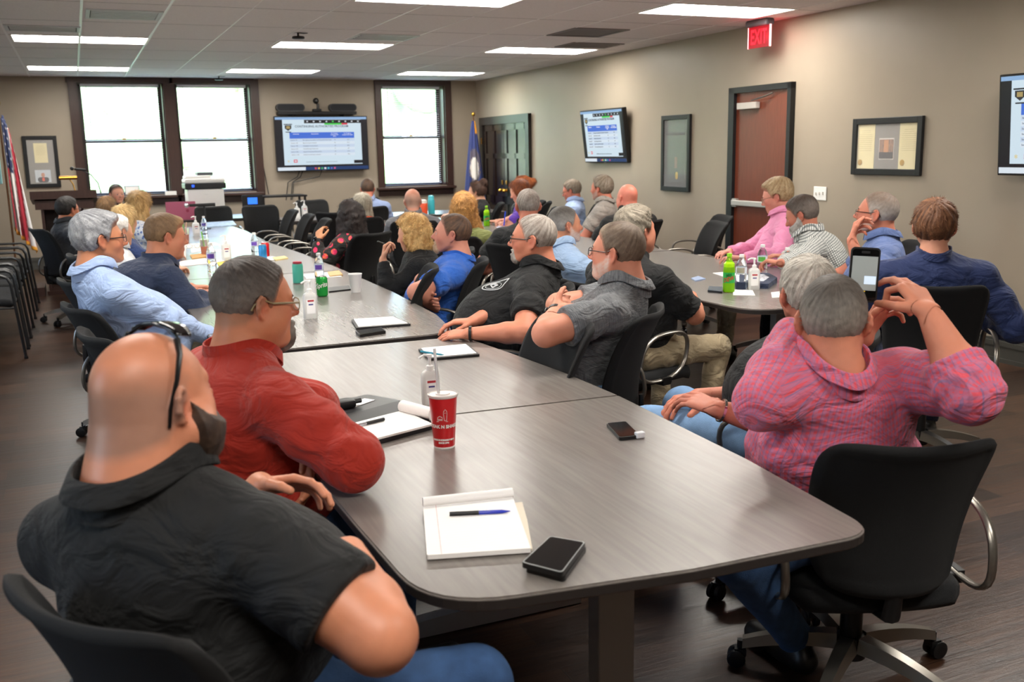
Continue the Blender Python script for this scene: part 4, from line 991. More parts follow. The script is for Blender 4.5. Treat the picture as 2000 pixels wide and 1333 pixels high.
def person(**o):
    idn = o['id']; dep = o['dep']; s = o.get('s', .97); w = o.get('w', 1.0); belly = o.get('belly', .05); az = o['az']; haz = o.get('haz', az)
    pt = ond(o['px'][0], o['px'][1], dep)                       # top of the head in the room
    Rz = Matrix.Rotation(-math.radians(az), 3, 'Z'); lean, side = o.get('lean', .03), o.get('side', 0)
    hR = rotm(haz-az, o.get('hp', 0), o.get('hr', 0))
    topw = Vector((pt.x, pt.y, pt.z))
    hc_off = Vector(hR @ np.array([0, -.01, .119]))*s
    O = Vector((pt.x, pt.y, 0))-Rz @ Vector((side+hc_off.x, lean+hc_off.y, 0)); O.z = 0
    hc = np.array([side, lean, pt.z-hc_off.z])                    # head centre in local frame
    root = empty('person', O, -math.radians(az), o['label'], 'person', o.get('group'))
    M_W2L = (Matrix.Translation(O) @ Matrix.Rotation(-math.radians(az), 4, 'Z')).inverted()
    def L(p): v = M_W2L @ Vector(p); return np.array(v)
    vb = o.get('vb') or min(.016, max(.0065, dep*.0026)); vh = o.get('vh') or min(.0085, max(.003, dep*.00125)); ho = dict(o.get('head', {})); ho['lod'] = 1 if dep > 7 else 0
    loc, cran, face = head_fn(hc, hR, s, ho)
    seatz = o.get('seat', .455)
    P0 = V3(0, 0, seatz+.11); nk = hR@np.array([0, -.030, -.045])*s+hc
    P3 = hc+np.array([side*0, 0, 0])+(hR@np.array([0, -.045, 0]))*.6*s+np.array([0, -.015, -.150*s]); P3 = V3(P3)
    P2 = P0*.36+P3*.64+V3(0, .0+o.get('chest', .015), 0); P1 = P0*.75+P3*.25+V3(0, o.get('mid', 0), 0)
    up = nrm(P3-P0); X = V3(1, 0, 0); tw = math.radians(o.get('twist', 0)); X = V3(math.cos(tw), -math.sin(tw), 0); fw = nrm(np.cross(up, X)); fw = fw if fw[1] > 0 else -fw
    shd = o.get('shd', .058); shz = P3-up*(shd+.02)
    lift = o.get('lift', (0, 0))                                  # raised shoulders (R, L)
    SR = shz+X*.178*w*s+up*lift[0]+fw*o.get('shf', 0); SL = shz-X*.178*w*s+up*lift[1]+fw*o.get('shf', 0)
    at = o.get('arm', 1.0)*(.9+.1*w); l1, l2 = .285*s, .255*s
    fat = ho.get('fat', 0); nr = (.052+.020*fat-.006*ho.get('fem', 0)+.008*(fat > .8))*s
    # arms
    arms = []
    TZL = .775
    for sd, key, S_ in ((1, 'R', SR), (-1, 'L', SL)):
        a = o.get(key, 'lap'); tr = {}
        if isinstance(a, dict): tr = a; a = a.get('pose', 'custom')
        fwd = .34+belly*.4
        pre = {'lap': ((sd*.09, .27+belly*.8, .67), (sd*.6, -.25, -.5), (-sd*.7, .7, -.1), (0, -.2, -1)),
               'table': ((sd*.12, .36+belly*.6, TZL+.005), (sd*.8, -.2, -.4), (-sd*.75, .65, 0), (0, 0, -1)),
               'cross': ((-sd*.06, .20+belly*1.25, P2[2]-.02-(.03 if sd > 0 else 0)), (sd*.7, .1, -.7), (-sd*.95, .02, .12), (0, -1, -.15)),
               'rest': ((sd*.28, .18, .69), (sd*.5, -.6, -.4), (0, 1, -.1), (-sd*.3, 0, -1)),
               'down': ((sd*.27, .12, .62), (sd*.5, -.6, -.3), (0, .8, -.5), (-sd, 0, -.2)),
               'chin': (tuple(hc+(hR@np.array([sd*.03, .085, -.165]))*s), (sd*.5, .5, -.8), tuple(hR@np.array([-sd*.15, .15, .9])), tuple(hR@np.array([-sd*.2, -1, .1])))}.get(a, ((sd*.1, .3, .7), (sd*.6, -.2, -.5), (0, 1, 0), (0, 0, -1)))
        Wt, pole, hd, hn = pre
        if 'w' in tr: Wt = tr['w']
        if 'W' in tr: Wt = L(tr['W'])
        if 'pole' in tr: pole = tr['pole']
        if 'd' in tr: hd = tr['d']
        if 'n' in tr: hn = tr['n']
        if 'E' in tr:
            El = L(tr['E']); dv = El-S_; ln_ = np.linalg.norm(dv); El = S_+dv/ln_*min(max(ln_, l1*.85), l1*1.12); dv = Wt-El; ln_ = np.linalg.norm(dv); Wt = El+dv/ln_*min(max(ln_, l2*.85), l2*1.12)
        else: El, Wt = two_bone(S_, Wt, l1*tr.get('l1', 1), l2*tr.get('l2', 1), pole)
        palm, chn, nn = hand_prims(Wt, hd, hn, sd, s*tr.get('hs', 1.0), tr.get('curl', .32), tr.get('spread', .10), tr.get('thumb', .25))
        arms.append((sd, S_, El, Wt, palm, chn, nrm(hd), nn))
    # legs
    legs = []
    for sd in (1, -1):
        lk = o.get('kneeR' if sd > 0 else 'kneeL'); wk = o.get('KR' if sd > 0 else 'KL'); wa = o.get('AR' if sd > 0 else 'AL')
        if wk is not None: lk = L(wk)
        kn_ = V3(lk) if lk is not None else V3(sd*(.13+.03*w), .43, seatz+.075)
        an = o.get('ankR' if sd > 0 else 'ankL') if wa is None else L(wa); an = V3(an) if an is not None else V3(sd*.13, .40+o.get('ank', .05), .085)
        legs.append((sd, P0+V3(sd*.095*w, .02, -.035), kn_, an))
    hw = .150*w*s; bz = .5*(P1[2]+P2[2])
    def torso(P, infl=0, sh=1):
        d = ell(P, P0+V3(0, .0, -.005), ((.165+.02*(w-1))*w**.4+infl, .125+belly*.35+infl, .125+infl))
        Rt = np.stack([X, fw, up], 1)
        d = smin(d, ell(P, P1+fw*(belly*.45), (.150*w+infl+belly*.25, .112+belly*.75+infl, .15+infl), Rt), .06)
        d = smin(d, ell(P, P2-up*.02, (.162*w+infl, .112+belly*.28+infl, .165+infl), Rt), .06)
        d = smin(d, ell(P, P2+up*.055-fw*.012, (.158*w+infl, .095+belly*.12+infl, .115+infl), Rt), .04)
        d = smin(d, cone(P, P3+nrm(nk-P3)*.012-fw*.012, P2+up*.07-fw*.025, nr*1.0+.5*infl, .075+infl), .03)
        if belly > .08: d = smin(d, ell(P, P1*.6+P2*.4+fw*(belly*.85), (.115*w+belly*.35+infl, .085+belly*.3+infl, .13+belly*.1+infl)), .07)
        if ho.get('fem'): 
            for sd in (1, -1): d = smin(d, ell(P, P2+up*.0+fw*.095+X*sd*.075, (.06+infl, .05+infl, .06+infl)), .04)
        for S_ in (SR, SL):
            d = smin(d, cone(P, P3-up*.050-fw*.008, S_, (.062+.02*fat)*s+infl, .050*s*at**.6+infl), .06)
            d = smin(d, cone(P, nk*.25+P3*.75, S_*.5+P3*.5-up*.002, (.040+.018*fat)*s+infl*.5, .036*s+infl*.7), .04)
        return d
    def arm_sdf(P, a, infl=0, upto=9):
        sd, S_, E_, W_, palm, chn, hd, nn = a
        r0, r1, r2, r3 = .053*s*at+infl, .045*s*at+infl, .042*s*at+infl, .0265*s*(at**.5)+infl
        M_ = S_*.55+E_*.45; d = smin(cone(P, S_, M_, .046*s*at**.5+infl, r0), cone(P, M_, E_, r0, r1), .02); m = E_*.7+W_*.3
        d = smin(d, cone(P, E_, m, r1*.97, r2*1.02), .02); d = smin(d, cone(P, m, W_, r2, r3), .02); return d
    def hand_sdf(P, a):
        sd, S_, E_, W_, palm, chn, hd, nn = a; d = None
        for p in palm:
            e = cone(P, *p[:4], flat=.78, fn=nn); d = e if d is None else smin(d, e, .012)
        for seg in chn[:4]:
            e = None
            for q in seg: c_ = cone(P, *q); e = c_ if e is None else smin(e, c_, .003)
            d = smin(d, e, .0035)
        e = None
        for q in chn[4]: c_ = cone(P, *q); e = c_ if e is None else smin(e, c_, .004)
        return smin(d, e, .010)
    def body(P):
        d = torso(P, -.006); hd_ = np.full(len(P), 9., F32)
        q = loc(P); nearh = (np.abs(q) < .22).all(1)
        if nearh.any(): hd_[nearh] = face(q[nearh])*s
        neck = cone(P, nk+(hR@np.array([0, 0, .02])*s), P3+V3(0, -.005, -.01), nr, nr*1.12)
        # nape and throat
        neck = smin(neck, cone(P, hc+(hR@np.array([0, -.045, -.03])*s), P3+V3(0, -.02, 0), nr*.92, nr*1.05), .02)
        d = smin(d, neck, .035); d = smin(d, hd_, .022)
        for a in arms:
            ar = arm_sdf(P, a); d = smin(d, ar, .018)
            dd = P-np.asarray(a[3]+a[6]*.09, F32); nb = (dd*dd).sum(1) < .17**2
            if nb.any(): d[nb] = smin(d[nb], hand_sdf(P[nb], a), .012)
        for sd, hp_, kn_, an in legs:
            d = smin(d, cone(P, hp_, kn_, .078*s, .052*s), .04); d = smin(d, cone(P, kn_, an, .050*s, .034*s), .02)
            d = smin(d, cone(P, an+V3(0, -.03, -.035), an+V3(sd*.02, .15, -.055), .032, .026), .03)
        return d
    lo = np.minimum.reduce([P3-.3, P0-.3]+[a[2]-.12 for a in arms]+[a[3]-.22 for a in arms]+[l[2]-.1 for l in legs]+[l[3]-.1 for l in legs]); lo[2] = .0
    hi = np.maximum.reduce([hc+.26, P0+.25]+[a[1]+.13 for a in arms]+[a[2]+.12 for a in arms]+[a[3]+.22 for a in arms]+[l[2]+.1 for l in legs]+[l[3]+.24 for l in legs])
    fines = [(hc-np.array([.15, .15, .16])*s, hc+np.array([.15, .15, .16])*s, vh)]
    for a in arms:
        pp = np.array([q for seg in a[5] for (q, q1, _, _) in seg]+[seg[-1][1] for seg in a[5]]+[a[3]]); vv = min(vh, .0055) if dep < 7 else vh
        fines.append((pp.min(0)-.022, pp.max(0)+.022, vv))
    V, Q = multi(body, (lo, hi, vb), fines)
    # skin colour per vertex
    sk = np.array(srgb(o.get('skin', '#cf9176'))); Cc = np.repeat(sk[None], len(V), 0)
    q = loc(V.astype(F32)); inh = (np.abs(q) < .14).all(1); x, y, z = np.abs(q[:, 0]), q[:, 1], q[:, 2]
    def blend(m, c, k): 
        m = (np.clip(m, 0, 1)*k*inh)[:, None]; Cc[:] = Cc*(1-m)+np.array(srgb(c))*m
    g = lambda cx, cy, cz, r: np.exp(-(((x-cx)**2+(y-cy)**2+(z-cz)**2)/(r*r)))
    red = o.get('red', '#c0574a'); blend(g(.045, .07, -.03, .03)+g(0, .115, -.03, .018)+g(.082, -.015, -.005, .03), red, .38)
    blend((np.abs(z+.0655) < .0115)*(y > .078)*(x < .026), '#a6554d', .55)
    st_ = o.get('stubble')
    if st_:
        hair_z = np.interp(y, [-.12, -.05, 0, .03, .06, .11], [-.075, -.06, .0, .035, .06, .05]); blend(np.clip((z-hair_z)/.02, 0, 1)*np.clip((.062-z+.30*(-y-.02)+.012*sn(q, 40, 2))/.05, 0, 1), st_, .62)
    Cc *= (1+.05*sn(V.astype(F32), 60)[:, None]+.03*sn(V.astype(F32), 220, 3)[:, None])
    sc_ = o.get('scruff')
    if sc_:
        edge = np.interp(y, [-.01, .01, .03, .06, .09, .11], [.0, .0, -.028, -.045, -.050, -.048]); e_ = np.clip((edge-z)/.012, 0, 1)*np.clip((y+.004)/.012, 0, 1)*np.clip((z+.135)/.02, 0, 1)
        e_ = e_*(1-((x/.019)**2+((z+.0665)/.008)**2 < 1)*(y > .07)); e_ = e_*np.clip(.62+.25*sn(q, 420, 1)+.18*sn(q, 160, 5), 0, 1); blend(e_, sc_, o.get('scruffk', .85))
    # eyes
    eyV = []; eyF = []; eyC = []
    if dep < 14:
        for sx in (-1, 1):
            m = MB(); m.ball((0, 0, 0), .0118, 10); vv = np.array(m.v); cen = np.array([sx*.031, .0795, -.0025]); n0 = len(V)+sum(len(e) for e in eyV)
            yy = vv[:, 1]; col = np.where((yy > .0108)[:, None], np.array([.01, .01, .01]), np.where((yy > .0092)[:, None], np.array(srgb('#5b4a38')), np.array([.75, .72, .70])))
            wv = (vv+cen)*s@hR.T+hc; eyV.append(wv); eyF += [tuple(i+n0 for i in f) for f in m.f if len(f) == 4]; eyC.append(col)
    faces = Q.tolist()+eyF; Vall = np.concatenate([V]+eyV) if eyV else V; Call = np.concatenate([Cc]+eyC) if eyC else Cc
    sm = mat('skin_dry', '#cf9176', .52, attr='Col', bump=.06, bscale=260, spec=.4) if not o.get('shine') else mat('skin_shiny', '#cf9176', .44, attr='Col', bump=.04, bscale=260, spec=.45)
    for m_ in (sm,):
        b_ = m_.node_tree.nodes['Principled BSDF']; b_.inputs['Subsurface Weight'].default_value = .08; b_.inputs['Subsurface Radius'].default_value = (.02, .008, .004)
    mk('body', Vall, faces, sm, root, True, attrs=np.concatenate([Call, np.ones((len(Call), 1))], 1))
    # ---------------- shirt
    sh = o.get('shirt', {}); slv = sh.get('sleeve', 'short'); th = sh.get('th', .010); fold = sh.get('fold', .0045); hem = sh.get('hem', seatz+.055); sfr = {'short': .68, 'half': .85, 'none': .2}.get(slv, 1)
    ncut = P3+V3(0, .02, .0)
    def shirt(P):
        d = torso(P, th)
        f_ = fold*(np.sin(P@np.asarray((X*14+up*34+fw*10), F32)+2.2*sn(P, 9, 1))*.6+.9*sn(P, 17, 2)+.35*sn(P, 44, 4)+.9*(.45-np.abs(sn(P*np.asarray([1, 1, 1.9], F32), 15, 7)))+.5*(.4-np.abs(sn(P*np.asarray([1.2, 1, 2.2], F32), 30, 9))))
        lowm = np.clip((P2[2]+.10-P[:, 2])/.2, .25, 1)
        d = d+f_*lowm
        # open the neck
        t_ = cone(P, nk, P3+V3(0, .0, -.01), nr*1.02, nr*1.10); d = smax(d, -(t_-.004+np.clip(P3[2]-.01-P[:, 2], 0, 1)*3), .008)
        for a in arms:
            sd, S_, E_, W_ = a[:4]
            if sfr < 1:
                M_ = S_*.55+E_*.45; e = smin(cone(P, S_, M_, .047*s*at**.5+th, .055*s*at+th+.002), cone(P, M_, E_, .055*s*at+th+.002, .049*s*at+th+.010), .03); ax = nrm(E_-S_); cut = (P-np.asarray(S_+(E_-S_)*sfr, F32))@np.asarray(ax, F32)
                e = e+.003*np.sin(P@np.asarray(ax*70, F32)+3*sn(P, 14, 6)); e = smax(e, cut, .003)
            else:
                m = E_*.6+W_*.4; M_ = S_*.55+E_*.45; up_ = smin(cone(P, S_, M_, .047*s*at**.5+th, .055*s*at+th), cone(P, M_, E_, .055*s*at+th, .048*s*at+th+.003), .03)
                fo = cone(P, E_, m, .049*s*at+th+.004, .043*s*at+th+.003)
                wend = W_-(W_-E_)*.04 if slv == 'long' else E_*.62+W_*.38; rr = .031*s+th+.004
                fo = smin(fo, cone(P, m, W_, .043*s*at+th+.002, rr), .02); ax = nrm(W_-E_); cut = (P-np.asarray(wend, F32))@np.asarray(ax, F32)
                fo = fo+fold*.5*np.sin(P@np.asarray(ax*55, F32)+3*sn(P, 13, 6))+fold*.8*(.45-np.abs(sn(P, 24, 8)))
                e = smin(up_, smax(fo, cut, .002), .035)
                e = e+fold*1.0*(.45-np.abs(sn(P, 22, 4)))+fold*.9*np.exp(-((P-np.asarray(E_, F32))**2).sum(1)/.006)*np.sin(P@np.asarray(ax*110, F32)+2*sn(P, 20, 3))
            dS = np.sqrt(((P-np.asarray(S_, F32))**2).sum(1)); kk = np.clip(.06-.28*np.maximum(dS-.09, 0), .012, .06).astype(F32); h_ = np.clip(.5+.5*(e-d)/kk, 0, 1); d = e+(d-e)*h_-kk*h_*(1-h_)
        d = smax(d, (hem-P[:, 2]), .004)
        return d
    lo2 = np.minimum.reduce([P3-.3*w, P0-.32]+[a[2]-.12 for a in arms]+([a[3]-.08 for a in arms] if sfr >= 1 else [])); hi2 = np.maximum.reduce([P3+np.array([.3*w, .2, .1]), P0+.32]+[a[1]+.12 for a in arms]+[a[2]+.12 for a in arms]+([a[3]+.08 for a in arms] if sfr >= 1 else [])); lo2[2] = hem-.02
    V, Q = mesh_sdf(shirt, lo2, hi2, max(.0055, vb*.85), margin=.03)
    # pattern coordinates
    Vf = V.astype(F32); tx = np.stack([np.arctan2((V-P2)@X, -((V-P2)@fw)-.02)*.17, (V-P2)@up, 0*(V-P2)@fw], 1); dt = torso(Vf, th)
    for a in arms:
        sd, S_, E_, W_ = a[:4]
        for (A_, B_, ra) in ((S_, E_, .056), (E_, W_, .042)):
            ax = nrm(B_-A_); e = cone(Vf, A_, B_, ra+th, ra*.8+th); m = (e < dt+.004) & (e < .03); u1 = nrm(np.cross(ax, fw)); u2 = np.cross(ax, u1); qq = V-A_
            an_ = np.arctan2(qq@u2, qq@u1)*.06; al = qq@ax; tx[m] = np.stack([an_[m], al[m], np.zeros(m.sum())], 1)
    so = mk('shirt', V, Q, sh['mat'], root, True)
    at_ = so.data.attributes.new('Pat', 'FLOAT_VECTOR', 'POINT'); at_.data.foreach_set('vector', tx.astype(np.float32).ravel())
    # collar ring
    ct = sh.get('collar')
    nax = nrm(nk-P3); cx_ = nrm(np.cross(nax, V3(0, 1, 0)) if abs(nax[1]) < .9 else X); cx_ = cx_ if cx_[0] > 0 else -cx_; cy_ = np.cross(nax, cx_)
    if ct:
        m = MB(); n = 48; hgt = .036 if ct == 'fold' else .016; gap = .30 if ct == 'fold' else 0; prof = [(.000, -.034), (.000, hgt), (.003, hgt+.003), (.009, hgt-.001), (.021, .000), (.020, -.003), (.006, hgt-.008)] if ct == 'fold' else [(.0, -.016), (.003, hgt), (.007, hgt), (.009, -.016)]
        base = P3+nax*(.020); vv = []
        k0 = len(prof)
        zs = np.linspace(.09, -.07, 65); hts = []
        for i in range(n+1):
            a_ = -PI*1.5+gap*.5+(2*PI-gap)*i/n; rr = (nr*1.08+.009)*(1+.06*abs(math.sin(a_)))+.017*max(0, -math.sin(a_)); pp_ = np.array([P3+cx_*(math.cos(a_)*rr)+cy_*(math.sin(a_)*rr*1.04)+nax*z_ for z_ in zs]).astype(F32); sd_ = shirt(pp_); k_ = np.argmax(sd_ < .001); hts.append(zs[k_] if (sd_ < .001).any() else -.05)
        hts = np.maximum(np.array(hts), -.012); hts = np.convolve(np.pad(hts, 4, mode='edge'), np.ones(9)/9, 'valid'); base = P3
        for i in range(n+1):
            a_ = -PI*1.5+gap*.5+(2*PI-gap)*i/n; rr = (nr*1.08+.009)*(1+.06*abs(math.sin(a_)))+.017*max(0, -math.sin(a_)); fr = max(0, math.sin(a_))
            for (dr, dz) in prof:
                dz2 = hts[i]+dz-.006*fr; r_ = rr+dr+.010*fr
                vv.append(base+cx_*(math.cos(a_)*r_)+cy_*(math.sin(a_)*r_*1.04)+nax*dz2)
        ff = [(i*k0+j, i*k0+(j+1) % k0, (i+1)*k0+(j+1) % k0, (i+1)*k0+j) for i in range(n) for j in range(k0)]
        co = m.add(vv, ff).build('collar', sh.get('cmat', sh['mat']), so, True)
        at_ = co.data.attributes.new('Pat', 'FLOAT_VECTOR', 'POINT'); at_.data.foreach_set('vector', (np.array(vv)-P2).astype(np.float32).ravel())
    # ---------------- trousers
    def pants(P):
        d = torso(P, .004)
        for sd, hp_, kn_, an in legs:
            d = smin(d, cone(P, hp_, kn_, .092*s, .068*s), .03)
            e = cone(P, kn_, an, .066*s, .052*s); ax = nrm(an-kn_); e = smax(e, (P-np.asarray(an-ax*.01, F32))@np.asarray(ax, F32), .004); d = smin(d, e, .02)
        d = d+.003*np.sin(P@np.asarray([10, 50, 30], F32)+3*sn(P, 12, 3))
        return smax(d, P[:, 2]-(seatz+.17+.6*np.clip((P[:, 1]-.15)*3, 0, 1)), .004)
    lo3 = np.minimum.reduce([P0-.28]+[l[2]-.12 for l in legs]+[l[3]-.08 for l in legs]); hi3 = np.maximum.reduce([P0+.28]+[l[2]+.12 for l in legs]+[l[3]+.08 for l in legs])
    V, Q = mesh_sdf(pants, lo3, hi3, max(.008, vb), margin=.03); mk('trousers', V, Q, o['pants'], root, True)
    for sd, hp_, kn_, an in legs:
        def shoe(P):
            d = cone(P, an+V3(0, -.04, -.045), an+V3(sd*.025, .17, -.052), .044, .040); d = smin(d, cone(P, an+V3(0, -.01, .02), an+V3(0, .02, -.03), .042, .04), .03); return smax(d, -(P[:, 2]-.004), .003)
        if sd > 0 or dep < 6 or True:
            V, Q = mesh_sdf(shoe, an-np.array([.1, .12, .12]), an+np.array([.12, .26, .09]), .009, margin=.03); mk('shoe', V, Q, o.get('shoem', M_SHOE), root, True)
    # ---------------- hair
    hs = o.get('hair')
    if hs: build_hair(root, 'hair', hs, loc, cran, face, hc, hR, s, vh, L, o.get('skin', '#c98a6c'))
    if o.get('beard'): build_beard(root, o['beard'], loc, face, hc, hR, s, vh)
    if o.get('brow', 1) and dep < 9:
        m = MB(); bc = o.get('browc', '#4a3b30')
        for sx in (-1, 1):
            MB().tube([np.array([sx*.012, .0965, .0145])*s@hR.T+hc, np.array([sx*.027, .0935, .0195])*s@hR.T+hc, np.array([sx*.044, .081, .0165])*s@hR.T+hc], [.0022, .0034, .0016], 6).build('eyebrow', mat('brow_'+bc[1:], bc, .8), root, True)
    H4 = Matrix.Translation(Vector(hc)) @ Matrix(hR.tolist()).to_4x4() @ Matrix.Scale(s, 4)
    gl = o.get('glasses')
    if gl:
        g_ = empty('glasses', parent=root); gm = gl['mat']; rim = MB()
        for sx in (-1, 1): 
            pts = [Vector((sx*.033+.024*math.copysign(abs(math.cos(a))**.75, math.cos(a)), .1035-.12*abs(sx*.033+.02*math.cos(a))**1.0*.25, -.003+.0165*math.copysign(abs(math.sin(a))**.8, math.sin(a)))) for a in [2*PI*k/24 for k in range(24)]]
            rim.tube([H4 @ p for p in pts], gl.get('r', .0016), 6, closed=True)
            MB().prism([(sx*.033+.0235*math.copysign(abs(math.cos(a))**.75, math.cos(a)), .0165*math.copysign(abs(math.sin(a))**.8, math.sin(a))) for a in [2*PI*k/24 for k in range(24)]], -.0004, .0004, H4 @ Matrix.Translation((0, .0995, -.003)) @ Matrix.Rotation(PI/2, 4, 'X')).build('lens', mat('lens_glass', '#ffffff', .03, alpha=.15), g_)
        rim.tube([H4 @ Vector((-.010, .1035, .002)), H4 @ Vector((0, .106, .005)), H4 @ Vector((.010, .1035, .002))], .0016, 6); rim.build('rim', gm, g_, True)
        for sx in (-1, 1): MB().tube([H4 @ Vector(p) for p in ((sx*.057, .098, .004), (sx*.068, .085, .005), (sx*(.0775+.003*fat), .02, .006), (sx*(.082+.003*fat), -.012, .018), (sx*.080, -.032, .002), (sx*.078, -.038, -.012))], gl.get('t', .0020), 6).build('temple', gm, g_, True)
    # chair
    cc = o.get('chair', 1)
    if cc:
        cpos = Vector(O)+Rz @ Vector((o.get('cx', 0), o.get('cy', .055+.28*min(0, lean)), 0)); caz = az+o.get('caz', 0)
        if 'cpos' in o: cpos = Vector((o['cpos'][0], o['cpos'][1], 0)); caz = o['cpos'][2]
        ch_ = chair(cpos.x, cpos.y, caz, o['clabel'], 'occupied black mesh office chairs')
        if 'cdrop' in o:
            for k_ in ch_.children:
                if k_.name.split('.')[0] in ('seat', 'backrest', 'armrest', 'mechanism', 'back_support'): k_.location.z -= o['cdrop']
                if k_.name.split('.')[0] == 'backrest': k_.location.y -= .03
    return dict(root=root, L=L, hc=hc, hR=hR, s=s, H4=H4, arms=arms, P2=P2, fw=fw, X=X, up=up, belly=belly, torso=torso, Minv=M_W2L.inverted())

def hairline(x, y, rec=0):
    hl = np.interp(y, [-.13, -.085, -.045, -.018, .006, .018, .045, .072, .10], [-.088, -.086, -.070, -.022, -.002, -.012, .052, .072+rec, .078+rec])
    return hl
def strand(q):
    zz = q[:, 2]-.02; u2 = q[:, 1]*.83+zz*.55; al = -q[:, 1]*.55+zz*.83; ph = np.arctan2(q[:, 0], u2)+.25*sn(q, 34, 3); r = np.sqrt(q[:, 0]**2+u2**2)+1e-6; th = np.arctan2(r, al)
    return np.stack([np.cos(ph)*.08, np.sin(ph)*.08, th*.010], 1).astype(F32)
def strands(V, Q, Cc, q, hc, hR, s, vh, n, ln, lift, jit, down=0, rad=1.0, seed=3, mask=None):
    rs = np.random.RandomState(seed); fi = rs.randint(0, len(Q), n)
    if mask is not None: ok = mask[Q[:, 0]]; fi = fi[ok[fi]]
    n = len(fi); a, b, c, d = [V[Q[fi, k]] for k in range(4)]; u, v = rs.rand(n, 1), rs.rand(n, 1); p = (a*(1-u)+b*u)*(1-v)+(d*(1-u)+c*u)*v
    nn = np.cross(c-a, d-b); nn /= np.linalg.norm(nn, axis=1, keepdims=True)+1e-9
    ce = V.mean(0); flip = ((p-hc)*nn).sum(1) < 0; nn[flip] *= -1
    ql = ((p-hc)@hR)/s; ax = np.array([0, -.55, .83]); g = ql-np.array([0, 0, .02]); g = g-(g@ax)[:, None]*ax; g /= np.linalg.norm(g, axis=1, keepdims=True)+1e-6; g = g@hR.T
    k = np.clip((.07-ql[:, 2:3])/.05, 0, 1)*down; g = g*(1-k)+np.array([0, 0, -1.])*k+rs.randn(n, 3)*jit; g -= (g*nn).sum(1, keepdims=True)*nn; g /= np.linalg.norm(g, axis=1, keepdims=True)+1e-6
    dr = g*(1-lift)+nn*lift; dr /= np.linalg.norm(dr, axis=1, keepdims=True); L_ = ln*(.6+.8*rs.rand(n, 1))*s; w = max(.00022, vh*.145)*rad; wv = np.cross(dr, nn); wv /= np.linalg.norm(wv, axis=1, keepdims=True)+1e-9; wv = wv*w
    p0 = p-nn*.0012; p1 = p0+dr*L_*.5; dr2 = dr-nn*lift*1.1+rs.randn(n, 3)*jit*.5; p2 = p1+dr2*L_*.5
    nv = np.stack([p0-wv, p0+wv, p1-wv*.8, p1+wv*.8, p2], 1).reshape(-1, 3); base = len(V)+np.arange(n)*5
    f = [[int(i), int(i+1), int(i+3), int(i+2)] for i in base]+[[int(i+2), int(i+3), int(i+4)] for i in base]
    col = Cc[Q[fi, 0]]*(1+.20*rs.randn(n, 1)).clip(.5, 1.4); col = np.repeat(col, 5, 0)
    return np.concatenate([V, nv]), Q.tolist()+f, np.concatenate([Cc, col])
